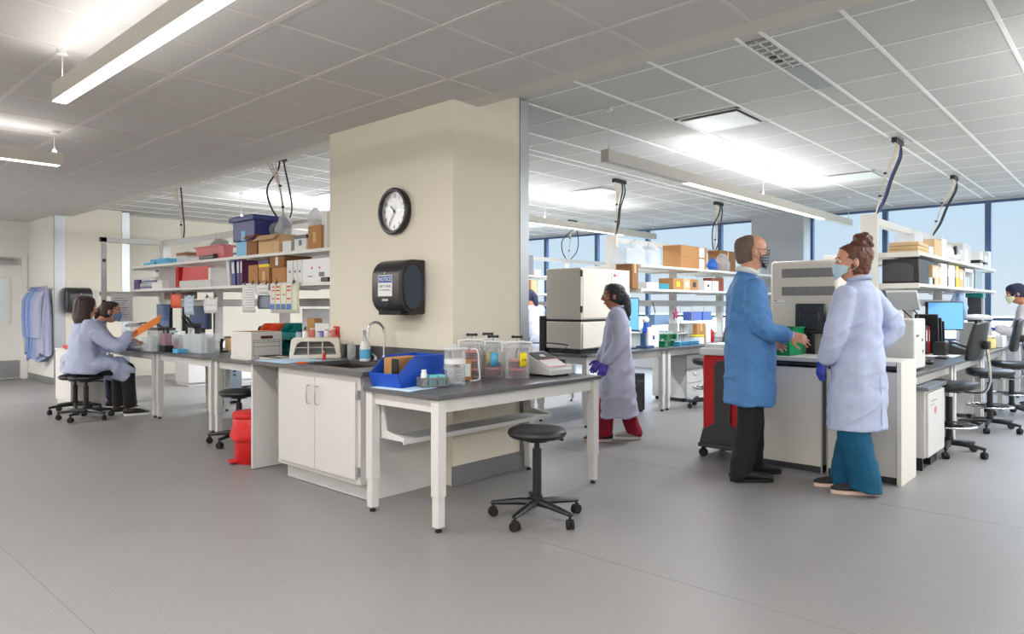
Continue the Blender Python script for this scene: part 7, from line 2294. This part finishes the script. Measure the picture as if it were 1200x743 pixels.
# ---- seated women -------------------------------------------------------------
def seated(label, loc, heading, hair, coat, trous, yaw, pitch, lean, seat=0.505, armR=None, armL=None, mask=None, k=1.0, seed=1.0, long_=False, sole=PAPER, headx=None):
    t = person(label, loc, heading)
    pz = seat + 0.115
    nx = lean
    hx = nx + 0.05 if headx is None else headx
    H = Head((hx, 0, pz + 0.625), yaw, pitch, k)
    S = lambda u: nx * u
    SHL, SHR = (nx * 0.9, 0.165, pz + 0.42), (nx * 0.9, -0.165, pz + 0.42)
    (ER, WR), (EL, WL) = armR, armL
    KL, KR = (0.40, 0.12, seat + 0.04), (0.42, -0.10, seat + 0.04)
    AL, AR = (0.42, 0.13, 0.0), (0.47, -0.11, 0.0)

    def f(q):
        H.skull(q)
        limb(q, [H.p(-0.025, 0, -0.06), (nx, 0, pz + 0.50), (nx - 0.01, 0, pz + 0.44)], [0.047, 0.047, 0.058])
        loft(q.bm, [((nx - 0.01, 0, pz + 0.46), 0.07, 0.05), ((nx, 0, pz + 0.39), 0.15, 0.085), ((nx * 0.7, 0, pz + 0.26), 0.145, 0.095), ((nx * 0.35, 0, pz + 0.12), 0.14, 0.10), ((0, 0, pz - 0.01), 0.16, 0.105)], 22, (0, 1, 0), True)
        for s, e, w in ((SHR, ER, WR), (SHL, EL, WL)):
            limb(q, [s, e, w], [0.045, 0.036, 0.024])
            dd = (Vector(w) - Vector(e)).normalized()
            hand(q, w, dd, (0, 0.3 if s is SHL else -0.3, -1), 0.45, 0.95, -1 if s is SHL else 1)
        for hip, kn, an in (((0, 0.09, pz - 0.03), KL, AL), ((0, -0.09, pz - 0.03), KR, AR)):
            limb(q, [hip, kn], [0.08, 0.058])
            limb(q, [kn, (an[0], an[1], 0.08)], [0.055, 0.05, 0.034])
    solid('body', f, 0.008, SKIN, t, 3)
    H.eyes(t)
    hair(H, t)
    if mask:
        H.mask(t, mask)

    def f(q):
        loft(q.bm, [((nx, 0, pz + 0.515), 0.062, 0.058), ((nx - 0.01, 0, pz + 0.475), 0.085, 0.07), ((nx * 0.96 - 0.012, 0, pz + 0.445), 0.145, 0.085), ((nx * 0.92 - 0.012, 0, pz + 0.39), 0.185, 0.115), ((nx * 0.7 - 0.012, 0, pz + 0.26), 0.192, 0.135), ((nx * 0.35 - 0.012, 0, pz + 0.12), 0.19, 0.145), ((-0.015, 0, pz - 0.0), 0.205, 0.15), ((-0.02, 0, pz - 0.10), 0.212, 0.14)], 28, (0, 1, 0), False)
        loft(q.bm, [((-0.03, 0, pz - 0.01), 0.20, 0.11), ((0.18, 0, pz - 0.015), 0.215, 0.105), ((0.36, 0, pz - 0.03), 0.215, 0.095), ((0.45, 0, pz - 0.09), 0.205, 0.07)], 24, (0, 1, 0), True)
        loft(q.bm, [((0.24, 0, pz - 0.03), 0.212, 0.09), ((0.33, 0, pz - 0.09), 0.215, 0.10), ((0.41, 0, pz - 0.17), 0.205, 0.075)], 24, (0, 1, 0), False)
        for s, e, w in ((SHR, ER, WR), (SHL, EL, WL)):
            d = (Vector(w) - Vector(e)).normalized()
            limb(q, [s, e, Vector(w) - d * 0.02], [0.085, 0.08, 0.075, 0.068, 0.056])
    solid('lab_coat', f, 0.010, coat, t, 4, cloth(0.018, (9, 9, 6), seed))
    MB().tube([(nx + 0.064 * math.cos(a), 0.068 * math.sin(a), pz + 0.512 - 0.012 * math.cos(a)) for a in [0.5 + (2 * PI - 1.0) * q / 16 for q in range(17)]], 0.016, 8).build('coat_collar', coat, t)

    def f(q):
        loft(q.bm, [((-0.0, 0, pz + 0.06), 0.165, 0.11), ((0, 0, pz - 0.05), 0.18, 0.12)], 20, (0, 1, 0), True)
        for hip, kn, an in (((0, 0.09, pz - 0.03), KL, AL), ((0, -0.09, pz - 0.03), KR, AR)):
            limb(q, [hip, kn], [0.095, 0.08])
            limb(q, [kn, (an[0] - 0.02, an[1], 0.15)], [0.08, 0.075, 0.072])
    solid('trousers', f, 0.010, trous, t, 3, cloth(0.006, (11, 11, 6), seed + 2))
    for a in (AL, AR):
        MB().loft([((a[0] - 0.02, a[1], 0.20), 0.042, 0.042), ((a[0] - 0.02, a[1], 0.09), 0.038, 0.04)], 14).build('sock', LGREY, t)
        shoe(t, a, 0.1 if a is AL else -0.1, SHOEK, sole, 0.25)
    return t, H


def bob(H, t):
    def f(q):
        H.cap(q, -0.06, -0.022, 0.018, 0.004)
        loft(q.bm, [(H.p(-0.04, 0, 0.05), 0.095, 0.102), (H.p(-0.045, 0, -0.04), 0.090, 0.115), (H.p(-0.045, 0, -0.12), 0.085, 0.118), (H.p(-0.04, 0, -0.17), 0.065, 0.10)], 22, H.M.to_3x3() @ Vector((1, 0, 0)), True)
    solid('bob_hair', f, 0.007, HAIRB, t, 2, lambda c: 0.007 * noise.noise(Vector((c.x * 40, c.y * 40, c.z * 8))))


def tied(H, t):
    def f(q):
        H.cap(q, -0.07, -0.024, 0.010, 0.0)
        q.ball(H.p(-0.115, 0, 0.02), 0.035, (1, 1, 1.1))
        limb(q, [H.p(-0.12, 0, 0.02), H.p(-0.15, 0, -0.04), H.p(-0.14, 0, -0.13)], [0.03, 0.034, 0.012])
    solid('tied_hair', f, 0.007, HAIRB, t, 2, ff)


t, H = seated('seated woman with a brown bob and pale blue lab coat holding the orange folder', (2.60, 8.88, 0), math.radians(-2), bob, CLINEN, TROUSK, 0.1, 0.05, 0.02, headx=0.03,
              armR=((0.24, -0.27, 0.82), (0.43, -0.16, 0.94)), armL=((0.26, 0.25, 0.80), (0.48, 0.13, 0.86)), seed=3.0)
t, H = seated('seated woman with tied dark hair and a blue mask, leaning over the bench', (2.71, 9.53, 0), math.radians(-10), tied, CLILAC, TROUSN, -0.25, 0.12, 0.24, headx=0.37, seat=0.462,
              armR=((0.34, -0.25, 0.82), (0.60, -0.16, 0.825)), armL=((0.34, 0.24, 0.82), (0.60, 0.12, 0.825)), mask=mat('mid_blue_mask', (120, 160, 206), 0.85, var=0.04), seed=6.0)
t = thing('orange_folder', 'orange folder held up by the seated woman with the bob', 'folder', (3.16, 8.66, 1.0), 0)
MB().box((0.03, -0.03, 0.04), (0.34, 0.22, 0.008), M=rotz(-0.75) @ Matrix.Rotation(-0.55, 4, 'Y') @ Matrix.Rotation(0.5, 4, 'X')).build('cover', mat('bright_orange_card', (240, 134, 46), 0.6), t, bevel=0.002)
MB().box((0.028, -0.032, 0.033), (0.32, 0.205, 0.003), M=rotz(-0.75) @ Matrix.Rotation(-0.55, 4, 'Y') @ Matrix.Rotation(0.5, 4, 'X')).build('paper', PAPER, t)


# ---- standing workers at the benches -------------------------------------------
def worker(label, loc, heading, hgt, coat, trous, hairm, mask, seed, lean=0.14, hands_at=(0.42, 0.98)):
    t = person(label, loc, heading)
    k = hgt / 1.60
    zs = 1.28 * k
    H = Head((lean + 0.09, 0, zs + 0.205), 0.12, 0.30, 0.97)
    SHL, SHR = (lean * 0.9, 0.155, zs), (lean * 0.9, -0.155, zs)
    EL, ER = (lean + 0.08, 0.22, zs - 0.27), (lean + 0.08, -0.22, zs - 0.27)
    WL, WR = (hands_at[0], 0.12, hands_at[1]), (hands_at[0], -0.10, hands_at[1])
    hz = 0.84 * k

    def f(q):
        H.skull(q)
        limb(q, [H.p(-0.025, 0, -0.06), (lean + 0.01, 0, zs + 0.08), (lean, 0, zs + 0.02)], [0.046, 0.046, 0.056])
        loft(q.bm, [((lean, 0, zs + 0.03), 0.07, 0.05), ((lean * 0.9, 0, zs - 0.05), 0.14, 0.085), ((lean * 0.4, 0, zs - 0.25), 0.135, 0.09), ((0, 0, hz), 0.15, 0.10)], 22, (0, 1, 0), True)
        for s, e, w, th in ((SHR, ER, WR, 1), (SHL, EL, WL, -1)):
            limb(q, [s, e, w], [0.043, 0.035, 0.024])
            hand(q, w, Vector(w) - Vector(e), (0, 0, -1), 0.45, 0.93, th)
        for s in (-1, 1):
            limb(q, [(0, s * 0.08, hz), (0.02, s * 0.09, 0.43 * k), (0, s * 0.09, 0.08)], [0.07, 0.047, 0.033])
    solid('body', f, 0.009, SKIND, t, 3)
    H.eyes(t)

    def f(q):
        H.cap(q, -0.05, -0.016, 0.016, 0.004)
        limb(q, [H.p(-0.09, 0, 0.04), H.p(-0.125, 0, -0.03), H.p(-0.12, 0, -0.15)], [0.05, 0.055, 0.03])
    solid('hair', f, 0.008, hairm, t, 2)
    if mask:
        H.mask(t, mask)

    def f(q):
        loft(q.bm, [((lean, 0, zs + 0.075), 0.06, 0.055), ((lean - 0.005, 0, zs + 0.035), 0.12, 0.08), ((lean * 0.9 - 0.005, 0, zs - 0.03), 0.175, 0.11), ((lean * 0.5, 0, zs - 0.22), 0.18, 0.13), ((0.01, 0, hz), 0.19, 0.145), ((0, 0, hz * 0.6), 0.205, 0.165), ((0, 0, 0.26), 0.215, 0.175)], 26, (0, 1, 0), False)
        for s, e, w in ((SHR, ER, WR), (SHL, EL, WL)):
            d = (Vector(w) - Vector(e)).normalized()
            limb(q, [s, e, Vector(w) - d * 0.03], [0.082, 0.077, 0.072, 0.065, 0.054])
    solid('lab_coat', f, 0.011, coat, t, 4, cloth(0.012, (11, 11, 2.2), seed))
    for w, e, th in ((WR, ER, 1), (WL, EL, -1)):
        def f(q):
            hand(q, w, Vector(w) - Vector(e), (0, 0, -1), 0.45, 0.95, th, 0.002)
        solid('glove', f, 0.005, GLOVE, t, 2)

    def f(q):
        rings(q, [(hz + 0.03, 0, 0, 0.11, 0.16), (hz - 0.06, 0, 0, 0.115, 0.165)])
        for s in (-1, 1):
            limb(q, [(0, s * 0.08, hz), (0.01, s * 0.09, 0.42 * k), (-0.01, s * 0.09, 0.05)], [0.095, 0.09, 0.09, 0.095], dome=False)
    solid('trousers', f, 0.010, trous, t, 3, cloth(0.006, (11, 11, 4), seed))
    for s in (-1, 1):
        shoe(t, (0, s * 0.09, 0), s * 0.15, SHOEK, PAPER, 0.25)
    return t


CAPN = mat('navy_cloth_cap', (28, 36, 62), 0.8, var=0.15, bump=0.3, bscale=60)
worker('woman in a dark cap and pale lab coat working by the windows', (10.95, 1.02, 0), math.radians(100), 1.53, mat('lab_coat_warm_white', (206, 202, 208), 0.85, var=0.04), TROUST, CAPN, mat('pale_yellow_mask', (226, 224, 190), 0.85), 4.4)
worker('person in a lilac lab coat bending over the third island by the steel guard', (8.42, 7.02, 0), math.radians(85), 1.50, CLILAC, TROUSN, CAPN, MASKB, 8.8, 0.2)


# film bags: crumple them
for o in list(bpy.data.objects):
    if o.type == 'MESH' and o.name.split('.')[0] in ('clear_bag', 'blue_bag', 'grey_bag'):
        bm = bmesh.new()
        bm.from_mesh(o.data)
        bmesh.ops.subdivide_edges(bm, edges=bm.edges[:], cuts=1, use_grid_fill=True)
        c = sum((v.co for v in bm.verts), Vector()) / len(bm.verts)
        zmin = min(v.co.z for v in bm.verts)
        for v in bm.verts:
            d = v.co - c
            a = noise.noise(v.co * 14) * 0.30 + (1 - abs(noise.noise(v.co * 22))) * 0.16 - 0.14
            v.co = c + d * (1 + a)
            up = max(0.0, d.z / max(0.02, c.z - zmin))
            v.co.x = c.x + (v.co.x - c.x) * (1 - 0.35 * up)
            v.co.y = c.y + (v.co.y - c.y) * (1 - 0.35 * up)
            v.co.z = max(zmin, v.co.z + 0.04 * up)
        bm.to_mesh(o.data)
        bm.free()
        for p in o.data.polygons:
            p.use_smooth = True
